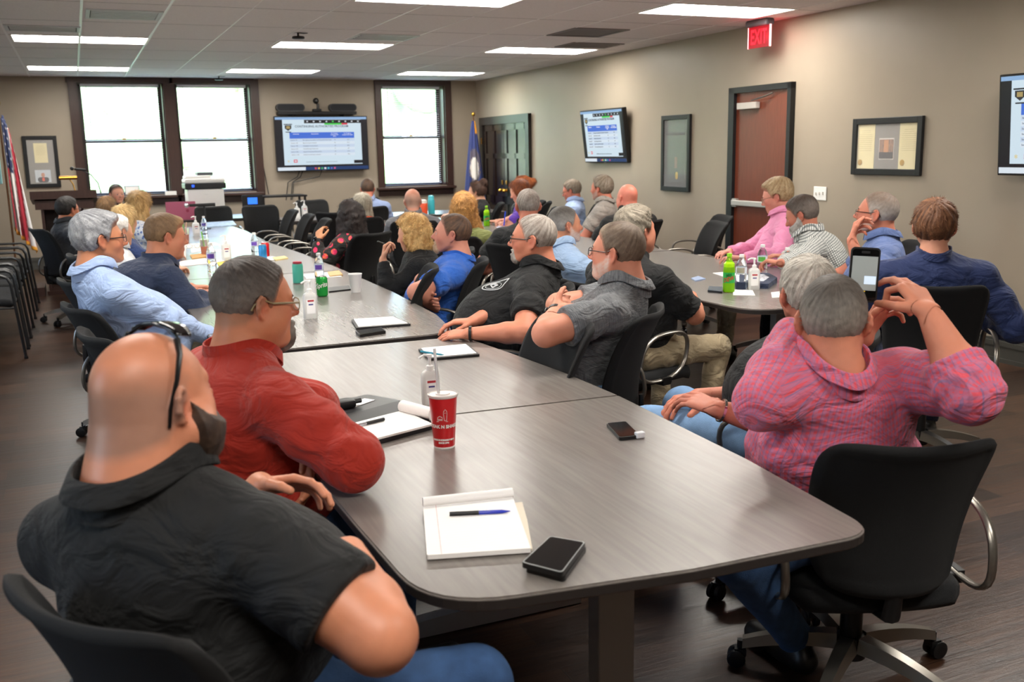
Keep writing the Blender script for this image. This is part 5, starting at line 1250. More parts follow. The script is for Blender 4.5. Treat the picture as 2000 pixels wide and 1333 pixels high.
def build_hair(root, name, hs, loc, cran, face, hc, hR, s, vh, L, skin='#c98a6c'):
    st_ = hs['style']; t0 = hs.get('t', .010); rec = hs.get('rec', 0); top = hs.get('top', 0); amp = hs.get('amp', .0015); fr = hs.get('fr', 160); bald = hs.get('bald', 0)
    vols = hs.get('vols', [])
    def f(P):
        q = loc(P); x = np.abs(q[:, 0]); y, z = q[:, 1], q[:, 2]
        qs = q.copy(); d = cran(q)
        e = np.clip((z-hairline(x, y, rec))/hs.get('fade', .03), -1, 1)
        t = np.where(e > 0, t0*e**.6, .010*e)
        t = t+top*np.clip((z-.05)/.05, 0, 1)*(e > 0)+hs.get('quiff', 0)*np.exp(-(((y-.075)/.03)**2+((z-.095)/.035)**2))
        t = t-(t0+.012)*np.clip(bald-(np.maximum(0, (-.04+hs.get('by', 0)-y))/.05)-np.maximum(0, .075-z)/.025+0*x, 0, 1) if bald else t
        # keep ears free
        ear = ((x-.082)/.02)**2+((y+.012)/.022)**2+((z+.005)/.032)**2 < 1
        t = np.where(ear & (st_ != 'long'), -.012, t)
        if amp:
            qw = q+.004*np.stack([sn(q, 40), sn(q, 43, 2), sn(q, 38, 4)], 1)
            if st_ == 'curly': nz = .55*sn(qw, fr*.5, 1)+.6*np.abs(sn(qw, fr, 3))-.2
            else:
                # strands run from the crown towards the face: low frequency along the flow, high across
                A = strand(q); nz = .75*sn(A, 520, 2)+.45*sn(A, 1300, 5)+.35*sn(qw, fr, 2)
            t = t+amp*nz*(e > 0)
        d = d-t
        for v in vols:
            c_ = cone(q, v[0], v[1], v[2], v[3], flat=v[4] if len(v) > 4 else None, fn=(0, 1, 0))
            if st_ == 'curly': c_ = c_-amp*(.8*sn(q, fr*.5, 1)+.8*np.abs(sn(q, fr, 3)))
            else: c_ = c_-amp*(.8*sn(np.stack([q[:, 0], q[:, 1], q[:, 2]*.08], 1).astype(F32), 260, 1)+.5*np.sin(np.arctan2(q[:, 0], q[:, 1]+.02)*15+3*sn(q, 22, 1)))
            d = smin(d, c_, .02)
        if st_ in ('long', 'curly') or hs.get('clearface'): # keep the face open
            d = smax(d, -ell(q, (0, .135, -.03), (.062, .085, .095)), .01)
        return d*s
    pts = [np.array([sx*.13, sy*.15, sz]) for sx in (-1, 1) for sy in (-1, 1) for sz in (-.13, .16)]
    for v in vols:
        for e_ in (v[0], v[1]):
            for sg in (-1, 1): pts.append(np.array(e_)+sg*(max(v[2], v[3])+.02))
    W = np.array([p*s@hR.T+hc for p in pts]); V, Q = mesh_sdf(f, W.min(0), W.max(0), max(.0028, vh*(.85 if not vols else 1.0)), margin=.014)
    q = loc(V.astype(F32)); c1, c2 = np.array(srgb(hs['c'])), np.array(srgb(hs.get('c2', hs['c'])))
    A = strand(q); n = np.clip(.5+.45*sn(A, 420, 1)+.4*sn(A, 1100, 4)+.2*sn(q, 60, 2), 0, 1)
    if hs.get('sides'): n = np.clip((.085-q[:, 2])/.07, 0, 1)*.8+.2*n
    if hs.get('front'): n = np.clip(np.clip((q[:, 1]-.02)/.07, 0, 1)*.9+.25*n, 0, 1)
    Cc = c1*(1-n[:, None])+c2*n[:, None]; Cc = Cc*(1+.16*sn(q, 260, 3)[:, None])
    ed = (q[:, 2]-hairline(np.abs(q[:, 0]), q[:, 1], rec))/.028
    if not vols:
        k_ = np.clip(ed, .15, 1)[:, None]**.8; Cc = np.array(srgb(skin))*.75*(1-k_)+Cc*k_
    ln_ = {'short': .5*t0+.006, 'long': .045, 'curly': .022}[st_]; nS = int(min(11000, 26/vh)*(1.5 if vols else 1)); dn = {'short': .0, 'long': 1.0, 'curly': .3}[st_]
    mk_ = (ed > .12) | (cran(q) > .004) if not bald else cran(q) > .001
    nV = len(V); V, Q, Cc = strands(V, Q, Cc, q, hc, hR, s, vh, nS, ln_, .20 if st_ != 'long' else .12, .16 if st_ != 'curly' else 1.2, dn, 1.0 if st_ == 'short' else 1.3, 3, mk_)
    ob = mk(name, V, Q, mat('hair_fibre', '#554433', .62, attr='Col', bump=.5, bscale=420, spec=.35), root, True, attrs=np.concatenate([Cc, np.ones((len(Cc), 1))], 1))
    return ob
def build_beard(root, bd, loc, face, hc, hR, s, vh):
    t0 = bd.get('t', .006)
    def f(P):
        q = loc(P); x = np.abs(q[:, 0]); y, z = q[:, 1], q[:, 2]; d = face(q)
        if bd['style'] == 'goatee': e = np.minimum(np.minimum((.030-x)/.012, (y-.060)/.01), (-.050-z)/.006); lip = ((x/.019)**2+((z+.0665)/.009)**2) < 1
        else:
            edge = np.interp(y, [-.01, .01, .03, .06, .09, .11], [.0, .0, -.028, -.045, -.050, -.048]); e = np.minimum((edge-z)/.008, (y-(-.002))/.008); e = np.minimum(e, (z+.118+bd.get('low', 0))/.01); lip = ((x/.021)**2+((z+.0665)/.0085)**2 < 1) & (y > .07) if not bd.get('nolip') else (x > 9)
        e = np.clip(e, -1, 1); e = np.where(lip, -1, e); e = np.where(((x-.082)/.016)**2+((y+.012)/.02)**2+((z+.005)/.03)**2 < 1, -1, e)
        t = np.where(e > 0, t0*e, .004*e)+.0008*sn(q, 330, 1)*(e > 0); ch = bd.get('chin', 0)*np.exp(-((x/.03)**2+((z+.105)/.03)**2+((y-.07)/.04)**2)); return (d-t-ch*(e > 0))*s
    W = np.array([np.array([sx*.1, sy, sz])*s@hR.T+hc for sx in (-1, 1) for sy in (-.03, .15) for sz in (-.15, .02)]); V, Q = mesh_sdf(f, W.min(0), W.max(0), max(.0026, vh*.85), margin=.008)
    if len(V) == 0: return
    q = loc(V.astype(F32)); c1, c2 = np.array(srgb(bd['c'])), np.array(srgb(bd.get('c2', bd['c']))); n = np.clip(.5+.5*sn(q, 120, 2)+np.clip((-.08-q[:, 2])/.03, -0.5, 1)*.4, 0, 1); Cc = c1*(1-n[:, None])+c2*n[:, None]; Cc = Cc*(1+.18*sn(q, 380, 3)[:, None])
    V, Q, Cc = strands(V, Q, Cc, q, hc, hR, s, vh, int(min(3500, 9/vh)), .007, .45, .25, 1.0, .9, 5)
    mk('beard', V, Q, mat('hair_fibre', '#554433', .62, attr='Col'), root, True, attrs=np.concatenate([Cc, np.ones((len(Cc), 1))], 1))

# ------------------------------------------------------------------ cloth materials
def wrinkle(m, k=.55):
    nt = m.node_tree; b = nt.nodes['Principled BSDF']; tc = nt.nodes.new('ShaderNodeTexCoord'); mp = nt.nodes.new('ShaderNodeMapping'); mp.inputs['Scale'].default_value = (1, 1, 1.7); nt.links.new(tc.outputs['Object'], mp.inputs[0])
    n = nt.nodes.new('ShaderNodeTexNoise'); n.inputs['Scale'].default_value = 8; n.inputs['Detail'].default_value = 3; n.inputs['Distortion'].default_value = 1.2; nt.links.new(mp.outputs[0], n.inputs[0])
    bp = nt.nodes.new('ShaderNodeBump'); bp.inputs['Strength'].default_value = k; bp.inputs['Distance'].default_value = .05; nt.links.new(n.outputs[0], bp.inputs['Height'])
    if b.inputs['Normal'].links: nt.links.new(b.inputs['Normal'].links[0].from_socket, bp.inputs['Normal'])
    nt.links.new(bp.outputs[0], b.inputs['Normal']); return m
def cloth(name, col, rough=.85, bump=.25, bs=700, noise=.06, sheen=.15): return wrinkle(mat('cloth_'+name, col, rough, bump=bump, bscale=bs, noise=noise, nscale=12, sheen=sheen))
def pattern(name, base, fn):
    m = bpy.data.materials.new('cloth_'+name); m.use_nodes = True; nt = m.node_tree; b = nt.nodes['Principled BSDF']; b.inputs['Roughness'].default_value = .8; b.inputs['Sheen Weight'].default_value = .1
    a = nt.nodes.new('ShaderNodeAttribute'); a.attribute_name = 'Pat'; c = fn(nt, a.outputs['Vector']); nt.links.new(c, b.inputs['Base Color']); return wrinkle(m)
def lines(nt, vec, axis, freq, width, phase=0):
    sp = nt.nodes.new('ShaderNodeSeparateXYZ'); nt.links.new(vec, sp.inputs[0]); mu = nt.nodes.new('ShaderNodeMath'); mu.operation = 'MULTIPLY_ADD'; nt.links.new(sp.outputs[axis], mu.inputs[0]); mu.inputs[1].default_value = freq; mu.inputs[2].default_value = phase+100
    fr = nt.nodes.new('ShaderNodeMath'); fr.operation = 'FRACT'; nt.links.new(mu.outputs[0], fr.inputs[0]); lt = nt.nodes.new('ShaderNodeMath'); lt.operation = 'LESS_THAN'; nt.links.new(fr.outputs[0], lt.inputs[0]); lt.inputs[1].default_value = width; return lt.outputs[0]
def mixc(nt, fac, a, b, k=1):
    mx = nt.nodes.new('ShaderNodeMix'); mx.data_type = 'RGBA'
    if k != 1:
        m = nt.nodes.new('ShaderNodeMath'); m.operation = 'MULTIPLY'; nt.links.new(fac, m.inputs[0]); m.inputs[1].default_value = k; fac = m.outputs[0]
    nt.links.new(fac, mx.inputs[0])
    for i, v in ((6, a), (7, b)):
        if isinstance(v, str): mx.inputs[i].default_value = (*srgb(v), 1)
        else: nt.links.new(v, mx.inputs[i])
    return mx.outputs[2]
def plaid(nt, v):
    c = mixc(nt, lines(nt, v, 0, 66, .38), '#d94f5e', '#b4708f', .62); c = mixc(nt, lines(nt, v, 1, 66, .38), c, '#a86f94', .5); c = mixc(nt, lines(nt, v, 0, 66, .12, .13), c, '#6f6b96', .7); return mixc(nt, lines(nt, v, 1, 66, .10, .13), c, '#7a6f98', .55)
def check(nt, v):
    c = mixc(nt, lines(nt, v, 0, 70, .35), '#dcdcd6', '#3f4a4c', .75); return mixc(nt, lines(nt, v, 1, 70, .35), c, '#3f4a4c', .75)
def heather(nt, v):
    mp = nt.nodes.new('ShaderNodeMapping'); mp.inputs['Scale'].default_value = (30, 340, 30); nt.links.new(v, mp.inputs[0]); n = nt.nodes.new('ShaderNodeTexNoise'); n.inputs['Scale'].default_value = 1; n.inputs['Detail'].default_value = 3; nt.links.new(mp.outputs[0], n.inputs[0])
    cr = nt.nodes.new('ShaderNodeValToRGB'); cr.color_ramp.elements[0].position = .35; cr.color_ramp.elements[0].color = (*srgb('#4a4c4f'), 1); cr.color_ramp.elements[1].position = .65; cr.color_ramp.elements[1].color = (*srgb('#727476'), 1); nt.links.new(n.outputs[0], cr.inputs[0]); return cr.outputs[0]
def blot(c0, c1, c2, sc=16):
    def fn(nt, v):
        a = nt.nodes.new('ShaderNodeTexVoronoi'); a.inputs['Scale'].default_value = sc; nt.links.new(v, a.inputs['Vector']); n = nt.nodes.new('ShaderNodeTexNoise'); n.inputs['Scale'].default_value = sc*1.6; nt.links.new(v, n.inputs['Vector'])
        lt = nt.nodes.new('ShaderNodeMath'); lt.operation = 'LESS_THAN'; nt.links.new(a.outputs['Distance'], lt.inputs[0]); lt.inputs[1].default_value = .36; l2 = nt.nodes.new('ShaderNodeMath'); l2.operation = 'GREATER_THAN'; nt.links.new(n.outputs[0], l2.inputs[0]); l2.inputs[1].default_value = .53
        return mixc(nt, lt.outputs[0], c0, mixc(nt, l2.outputs[0], c1, c2))
    return fn
C_BLACK = cloth('black', '#101010', .8, sheen=.05); C_BLACK2 = cloth('black_washed', '#171717', .85, sheen=.05); C_RED = cloth('rust_red', '#a3240f', .8, noise=.04); C_LB = cloth('pale_blue', '#a9bfe6', .75, noise=.03); C_NAVY = cloth('navy', '#323c55', .9); C_BLUE = cloth('bright_blue', '#2f66c4', .85)
C_SKY = cloth('sky', '#a9c4e6', .75); C_TAUPE = cloth('taupe', '#9a928a', .8); C_PINK = cloth('pink', '#e790b6', .75); C_SLATE = cloth('slate_blue', '#5c6f9e', .85); C_JKT = cloth('jacket_navy', '#1f2d57', .8); C_OLIVE = cloth('olive', '#6f7442', .9); C_PURP = cloth('purple', '#5a34a0', .8)
C_OR = cloth('orange', '#d4562b', .85); C_GREY = cloth('grey', '#6c6c70', .85); C_DG = cloth('charcoal', '#303236', .85); C_WH = cloth('offwhite', '#c9ccd0', .85); C_DB = cloth('deep_blue', '#22345f', .85); C_PB = cloth('dusty_blue', '#8fa0c6', .8)
C_PLAID = pattern('plaid', None, plaid); C_CHECK = pattern('check', None, check); C_HEATH = pattern('heather', None, heather); C_FLOR = pattern('floral', None, blot('#16130f', '#d6275e', '#e8633c', 15)); C_BLOU = pattern('blouse', None, blot('#dfe3ea', '#4a6ab0', '#9db1d8', 34))
P_JEAN = mat('denim', '#34527c', .9, noise=.18, nscale=30, bump=.4, bscale=500); P_LJ = mat('light_denim', '#7fa3cc', .9, noise=.12, nscale=30, bump=.3, bscale=500); P_KH = cloth('khaki', '#b3a283', .9); P_DK = cloth('dark_trousers', '#1c1d22', .9); P_NV = cloth('navy_trousers', '#1d2740', .9)
M_SHOE = mat('shoe_black', '#17130f', .4); M_SHOEB = mat('shoe_brown', '#4a2018', .3)
G_BLK = mat('glasses_black', '#0c0c0d', .3); G_TAN = mat('glasses_tan', '#8a7a58', .4); G_GOLD = mat('glasses_thin', '#7c6a4c', .3, metal=.7); G_BRN = mat('glasses_brown', '#33231b', .3)

# ------------------------------------------------------------------ the people
SHT = lambda **k: dict(style='short', **k)
def D(a, b): return tuple(Vector(b)-Vector(a))
PEOPLE = {}
def addp(**o): PEOPLE[o['id']] = person(**o); return PEOPLE[o['id']]
SK, SKR, SKD, SKL = '#c98a6c', '#cb7f68', '#bb7757', '#d6a083'
def LR(az, v):   # world direction -> local direction of a person facing az
    return tuple(Matrix.Rotation(math.radians(az), 3, 'Z') @ Vector(v))
addp(id=1, label='bald bearded man in a black polo, sunglasses pushed up on his head', cpos=(.22, 1.68, 57), cdrop=.0, clabel='black mesh chair under the bald man in the left foreground', px=(272, 652), dep=1.70, az=46, haz=56, hp=5, s=1.0, w=1.32, belly=.20, arm=1.32,
     head=dict(fat=1, ear=1.3), skin='#cb8666', shine=1, stubble='#7b6a60', shirt=dict(mat=C_BLACK2, collar='fold', sleeve='short', fold=.006), pants=P_JEAN, lean=0, side=-.05, shd=.082, lift=(.01, -.035), KR=(.62, 1.63, .555), AR=(.66, 1.60, .085), KL=(.46, 2.02, .53), AL=(.5, 2.05, .085), nsc=1.15,
     R=dict(E=ond(690, 1205, 1.62), W=ond(683, 1085, 1.78), d=(-.95, .22, .18), n=(-.1, -.55, -.8), curl=.28, hs=1.0), L=dict(w=(-.10, .34, .86), pole=(-.25, -.35, -1), d=(.9, .25, .1), n=(0, -.6, -.8), curl=.3), beard=dict(style='full', nolip=1, t=.012, chin=.020, low=.03, c='#33231a', c2='#4b382c'), vb=.0065, vh=.003, caz=2, cy=.03)
addp(id=2, label='man in a rust red pullover, tan glasses and goatee, arms folded on the table', clabel='black mesh chair behind the man in the rust red pullover', px=(492, 505), dep=2.62, az=76, haz=80, hp=-4, s=1.0, w=1.36, belly=.16, arm=1.18,
     head=dict(fat=.55), skin='#c07a58', shirt=dict(mat=C_RED, collar='band', sleeve='long', fold=.008), pants=P_JEAN, lean=.13, chest=-.02,
     hair=SHT(c='#3b312b', c2='#6b625b', t=.009, sides=1, rec=.004, amp=.0016, fr=260), beard=dict(style='goatee', t=.009, chin=.012, c='#8b857e', c2='#4e443c'), glasses=dict(mat=G_TAN, t=.0032), stubble='#8b6a55',
     R=dict(E=ond(645, 868, 2.42), W=ond(600, 845, 2.70), d=(-.95, .1, 0), n=(0, -.6, -.8)), L=dict(E=ond(610, 800, 2.85), W=ond(578, 888, 2.56), d=(.75, -.1, -.75), n=(0, -1, .1), curl=.3))
addp(id=3, label='silver-haired man in glasses and pale blue shirt leaning back on the left side', clabel='black mesh chair under the silver-haired man in the pale blue shirt', px=(183, 417), dep=4.35, az=74, haz=76, hp=2, s=.98, w=1.12, belly=.11, skin='#c78562',
     shirt=dict(mat=C_LB, collar='fold', sleeve='long', fold=.006), pants=P_KH, lean=-.16, mid=.03, hair=SHT(c='#77797e', c2='#b4b5b8', t=.014, top=.008, quiff=.012, amp=.003, fr=150), glasses=dict(mat=G_BRN, t=.0026), R='lap', L='lap')
addp(id=4, label='fair-haired man in a navy sweater resting his forearms on the table', clabel='black mesh chair under the fair-haired man in the navy sweater', px=(322, 420), dep=5.55, az=72, haz=80, hp=-6, s=1.03, w=1.2, belly=.12, arm=1.15, skin='#c98465', head=dict(fat=.3),
     shirt=dict(mat=C_NAVY, collar='band', sleeve='long', fold=.006), pants=P_KH, lean=.30, chest=-.07, hair=SHT(c='#6f553c', c2='#b79268', t=.008, top=.006, quiff=.014, front=1, amp=.002), R=dict(W=ond(392, 572, 5.62), d=(-.6, .8, -.05), n=(0, 0, -1)), L=dict(W=ond(372, 562, 5.9), d=(.5, .8, 0), n=(0, 0, -1)))
addp(id=5, label='white-haired person in a pale shirt, half hidden behind the silver-haired man', clabel='black mesh chair under the white-haired person on the left side', px=(226, 421), dep=6.7, az=80, haz=56, s=.93, w=.95, skin=SKL, shirt=dict(mat=C_WH, collar='fold', sleeve='short'), pants=P_DK, lean=.05, hair=SHT(c='#c9c4bd', c2='#e8e5e0', t=.013, amp=.003), R='table', L='table')
lg = lambda l, wd=.05, y=-.045: [((0, y, .02), (0, y-.015, -l), .088, wd, .75), ((.052, y+.01, 0), (.062, y, -l*.92), .040, wd*.6), ((-.052, y+.01, 0), (-.062, y, -l*.92), .040, wd*.6)]
addp(id=6, label='woman with long wavy blonde hair in a dark blue top on the left side', clabel='black mesh chair under the woman with long blonde hair', px=(240, 404), dep=7.5, az=75, haz=38, s=.93, w=.9, head=dict(fem=1), skin=SKL, shirt=dict(mat=C_DB, sleeve='long'), pants=P_DK, lean=.06,
     hair=dict(style='long', c='#a8834f', c2='#d9bc86', t=.02, amp=.004, vols=lg(.24, .055)), R='table', L='table')
addp(id=7, label='man with short black hair and glasses in a charcoal jacket by the lectern', clabel='black mesh chair under the black-haired man by the lectern', px=(129, 386), dep=9.3, az=70, haz=52, s=.97, w=1.1, skin=SKD, shirt=dict(mat=C_DG, collar='fold', sleeve='long'), pants=P_DK, lean=.06, hair=SHT(c='#14110f', c2='#2a2320', t=.018, amp=.003), glasses=dict(mat=G_BLK), R='table', L='table')
addp(id=8, label='woman with straight brown hair, farthest on the left side of the tables', clabel='black mesh chair under the brown-haired woman at the far left', px=(207, 386), dep=10.4, az=60, haz=20, s=.95, w=.9, head=dict(fem=1), skin=SKL, shirt=dict(mat=C_DG, sleeve='long'), pants=P_DK, lean=.08, hair=dict(style='long', c='#5a3f29', c2='#9a764c', t=.018, amp=.003, vols=lg(.15)), R='table', L='table')
addp(id=9, label='woman with a honey-blonde bob in a blue and white blouse on the left side', clabel='black mesh chair under the woman with the honey-blonde bob', px=(270, 377), dep=8.8, az=70, haz=30, s=1.0, w=.9, head=dict(fem=1), skin=SKL, shirt=dict(mat=C_BLOU, sleeve='long'), pants=P_DK, lean=.12, hair=dict(style='long', c='#96713f', c2='#cfa970', t=.024, amp=.004, vols=lg(.12, .075)), R='table', L='table')
addp(id=10, label='dark-haired man facing the camera at the far end of the left tables', clabel='black mesh chair under the dark-haired man facing the camera', px=(226, 361), dep=12.2, az=172, haz=160, s=.98, w=1.05, skin='#d79a80', shirt=dict(mat=C_DG, collar='fold', sleeve='long'), pants=P_DK, lean=.05, hair=SHT(c='#241c18', c2='#3c312a', t=.010), R='lap', L='lap')
addp(id=11, label='woman with long curly black hair in a pink and black floral top', clabel='black mesh chair under the woman with curly black hair', px=(683, 397), dep=8.1, az=-30, haz=-10, s=.97, w=.95, head=dict(fem=1), skin='#c98e68', shirt=dict(mat=C_FLOR, sleeve='long'), pants=P_DK, lean=.03,
     hair=dict(style='curly', c='#16100f', c2='#2d211e', t=.032, amp=.012, fr=75, vols=[((0, -.05, .0), (0, -.06, -.25), .115, .10, .85), ((.07, -.02, -.02), (.10, -.03, -.20), .055, .055), ((-.07, -.02, -.02), (-.09, -.03, -.18), .055, .05)]), L=dict(W=ond(622, 470, 8.0), pole=(-.7, .3, -.7), d=(.45, .3, .9), n=(.9, .1, 0), curl=.5), R='lap')
addp(id=12, label='woman with a grey-blonde bob in an orange top in the middle of the room', clabel='black mesh chair under the woman in the orange top', px=(707, 380), dep=10.1, az=20, haz=10, s=.98, w=.9, head=dict(fem=1), skin=SKL, shirt=dict(mat=C_OR, sleeve='short'), pants=P_DK, lean=.03, hair=dict(style='long', c='#8d8474', c2='#c2b9a6', t=.020, amp=.004, vols=lg(.10, .07)), R='lap', L='lap')
addp(id=13, label='man with a dark crew cut in a pale dusty blue shirt at the far end', clabel='black mesh chair under the crew-cut man at the far end', px=(717, 350), dep=12.0, az=12, haz=14, s=1.0, w=1.15, skin=SKR, shirt=dict(mat=C_PB, collar='fold', sleeve='long'), pants=P_DK, lean=.03, hair=SHT(c='#3a2a20', c2='#5a4231', t=.007, amp=.001), R='lap', L='lap')
addp(id=14, label='bald man in a grey shirt seen from behind, in front of the third window', clabel='black mesh chair under the bald man in the grey shirt', px=(805, 369), dep=9.4, az=16, haz=16, s=.98, w=1.15, skin='#c98a72', stubble='#9a8578', shirt=dict(mat=C_GREY, collar='fold', sleeve='short'), pants=P_DK, lean=.03, R='lap', L='lap')
addp(id=15, label='woman with blonde curly hair in a black top holding a pen to her face', clabel='black mesh chair under the woman with blonde curly hair', px=(800, 424), dep=6.5, az=-62, haz=-52, hp=-12, s=.95, w=.98, head=dict(fem=1), skin='#d49a7c', shirt=dict(mat=C_BLACK, sleeve='long', fold=.006), pants=P_DK, lean=.12,
     hair=dict(style='curly', c='#b07f42', c2='#e3bd7c', t=.030, amp=.010, fr=85, vols=[((0, -.05, -.01), (0, -.05, -.08), .095, .085), ((.06, 0, -.02), (.068, -.01, -.09), .045, .045), ((-.06, 0, -.02), (-.068, -.01, -.09), .045, .045)]),
     L=dict(W=ond(748, 508, 6.35), pole=(-.4, .6, -.8), d=(.25, -.1, .95), n=(.2, -1, 0), curl=.75), R='lap')
addp(id=16, label='man in a bright blue T-shirt with a short blond goatee and folded arms', clabel='black mesh chair under the man in the bright blue T-shirt', px=(888, 419), dep=5.85, az=-66, haz=-64, hp=6, s=1.0, w=1.12, belly=.08, arm=1.1, skin='#cd8a74', shirt=dict(mat=C_BLUE, collar='band', sleeve='short', fold=.007), pants=P_JEAN, lean=-.10, mid=.02,
     hair=SHT(c='#3e2e24', c2='#6b4c37', t=.007, rec=.008, amp=.001, fr=260), beard=dict(style='goatee', t=.007, chin=.006, c='#c9a584', c2='#a98868'), R=dict(E=ond(802, 560, 5.80), W=ond(852, 580, 5.66), d=(-.9, .2, 0), n=(0, -1, 0)), L=dict(E=ond(792, 580, 5.42), W=ond(842, 594, 5.62), d=(.9, .2, .1), n=(0, -1, 0)))
addp(id=17, label='woman with long strawberry-blonde curls in an olive top', clabel='black mesh chair under the woman with long strawberry-blonde curls', px=(905, 381), dep=7.7, az=40, haz=12, s=1.0, w=1.05, head=dict(fem=1), skin=SKL, shirt=dict(mat=C_OLIVE, sleeve='long'), pants=P_DK, lean=.05,
     hair=dict(style='curly', c='#8f5f30', c2='#d09a55', t=.028, amp=.009, fr=70, vols=[((0, -.05, .0), (.03, -.06, -.22), .10, .09, .85), ((.06, -.03, -.05), (.13, -.05, -.27), .055, .05), ((-.06, -.02, -.02), (-.07, -.03, -.16), .05, .045)]), R='table', L='table')
bun = lambda x, y, z, r: [((x, y, z), (x, y-.005, z+.01), r, r)]
addp(id=18, label='woman with brown hair in a high bun and a black top, before the double door', clabel='black mesh chair under the woman with the high bun', px=(932, 355), dep=12.0, az=-70, haz=-52, s=.98, w=.9, head=dict(fem=1), skin=SKL, shirt=dict(mat=C_BLACK, sleeve='short'), pants=P_DK, lean=.05, hair=dict(style='long', c='#35221a', c2='#593a29', t=.012, amp=.003, vols=bun(0, -.085, .105, .045)), R='table', L='table')
addp(id=19, label='woman with long auburn hair in a purple top writing with a blue pen', clabel='black mesh chair under the woman in the purple top', px=(1008, 353), dep=10.9, az=-62, haz=-45, hp=-22, s=1.02, w=1.1, head=dict(fem=1), skin='#d79a82', shirt=dict(mat=C_PURP, sleeve='short'), pants=P_DK, lean=.14, hair=dict(style='long', c='#5f2f1a', c2='#a3572b', t=.016, amp=.003, vols=lg(.22, .045, -.02)), R=dict(W=ond(984, 432, 10.6), d=(-.4, .9, 0), n=(0, 0, -1), curl=.6), L='table')
addp(id=20, label='auburn-haired woman with a bun, mostly hidden behind the woman in purple', clabel='black mesh chair under the half-hidden woman with an auburn bun', px=(1022, 345), dep=12.3, az=-70, haz=-60, s=1.0, w=.9, head=dict(fem=1), skin=SKL, shirt=dict(mat=C_DG, sleeve='short'), pants=P_DK, lean=.0, hair=dict(style='long', c='#6a3219', c2='#b3622c', t=.015, amp=.003, vols=bun(0, -.12, .05, .042)), R='lap', L='lap')
addp(id=21, label='grey crew-cut man in a black shirt beside the woman in olive, back turned', clabel='black mesh chair under the grey crew-cut man in black', px=(1031, 370), dep=7.0, az=50, haz=16, s=1.0, w=1.18, belly=.08, arm=1.1, skin=SKR, shirt=dict(mat=C_BLACK2, sleeve='short', collar='band'), pants=P_DK, lean=.03, hair=SHT(c='#6f6058', c2='#a0968c', t=.007, amp=.001), R='lap', L='rest')
r22 = addp(id=22, label='man in glasses and a black polo with a white chest emblem', clabel='black mesh chair under the man in the black polo with an emblem', px=(1046, 420), dep=4.6, az=-58, haz=-56, hp=3, s=.97, w=1.14, belly=.14, arm=1.1, skin='#cd8468', shirt=dict(mat=C_BLACK, collar='fold', sleeve='short', fold=.005), pants=P_NV, lean=-.13, mid=.03,
     hair=SHT(c='#7b6f66', c2='#b5aca2', t=.006, rec=.012, amp=.001, fr=300), beard=dict(style='goatee', t=.006, chin=.005, c='#bdb6ae', c2='#7d736a'), glasses=dict(mat=G_BLK, t=.0024), L=dict(W=ond(915, 652, 4.3), pole=(-.8, -.2, -.5), d=(.25, .9, -.1), n=(.3, 0, -1), curl=.2), R=dict(W=ond(905, 640, 4.45), pole=(.8, -.2, -.5), d=(-.2, .9, 0), n=(0, 0, -1)))
addp(id=23, label='grey-haired man with a short white beard in a light blue shirt, looking right', clabel='black mesh chair under the light blue shirt man in the middle row', px=(1100, 404), dep=6.1, az=88, haz=94, hp=2, s=.97, w=1.12, skin='#c88a6c', shirt=dict(mat=C_SKY, collar='fold', sleeve='long', fold=.006), pants=P_KH, lean=.0, hair=SHT(c='#4d4742', c2='#9a9692', t=.007, sides=1, rec=.012, amp=.001), scruff='#d5d2cf', R='table', L='table')
addp(id=24, label='man in glasses and a heathered grey polo with folded arms and a black watch', clabel='black mesh chair under the man in the heathered grey polo', px=(1212, 437), dep=3.95, az=-48, haz=-42, hp=4, s=.98, w=1.16, belly=.12, arm=1.15, skin='#cf8a70', head=dict(fat=.4), shirt=dict(mat=C_HEATH, collar='fold', sleeve='short', fold=.008), pants=P_LJ, lean=-.14, mid=.03,
     hair=SHT(c='#5c4a3c', c2='#a8967f', t=.009, amp=.0015, top=.003, front=1, fr=240), scruff='#cfc6bd', glasses=dict(mat=G_BLK, t=.0018), L=dict(E=ond(1066, 652, 3.70), W=ond(1088, 606, 3.90), d=(.9, .3, .1), n=(0, -1, 0)), R=dict(E=ond(1058, 600, 4.12), W=ond(1092, 600, 3.96), d=LR(-48, D(ond(1092, 600, 3.96), ond(1140, 594, 3.80))), n=(-.3, -.3, -1), curl=.18))
addp(id=25, label='man with thick grey hair in a black polo and khaki trousers, turned away', clabel='black mesh chair with looped armrest under the man in khaki trousers', px=(1236, 408), dep=4.95, az=74, haz=78, hp=8, s=.98, w=1.2, belly=.14, arm=1.1, skin='#c98468', head=dict(fat=.4), shirt=dict(mat=C_BLACK2, collar='band', sleeve='half', fold=.009), pants=P_KH, shoem=M_SHOEB, lean=.10, chest=-.05,
     hair=SHT(c='#6e6558', c2='#a89d8b', t=.018, top=.008, amp=.004, fr=130), R=dict(w=(.10, .42, .785), d=(-.8, .4, 0), n=(0, 0, -1)), L='table', kneeR=(.22, .50, .52), ankR=(.20, .42, .085), kneeL=(-.16, .46, .52))
addp(id=26, label='man in a pale blue dress shirt with brown-grey hair, farthest by the right wall', clabel='black mesh chair under the far man in the pale blue dress shirt', px=(1113, 353), dep=11.4, az=-60, haz=-46, hp=-14, s=1.0, w=1.1, skin=SKR, shirt=dict(mat=C_LB, collar='fold', sleeve='long'), pants=P_DK, lean=.04, hair=SHT(c='#6e5c48', c2='#8f8578', t=.015, amp=.003), glasses=dict(mat=G_GOLD), R='lap', L='lap')
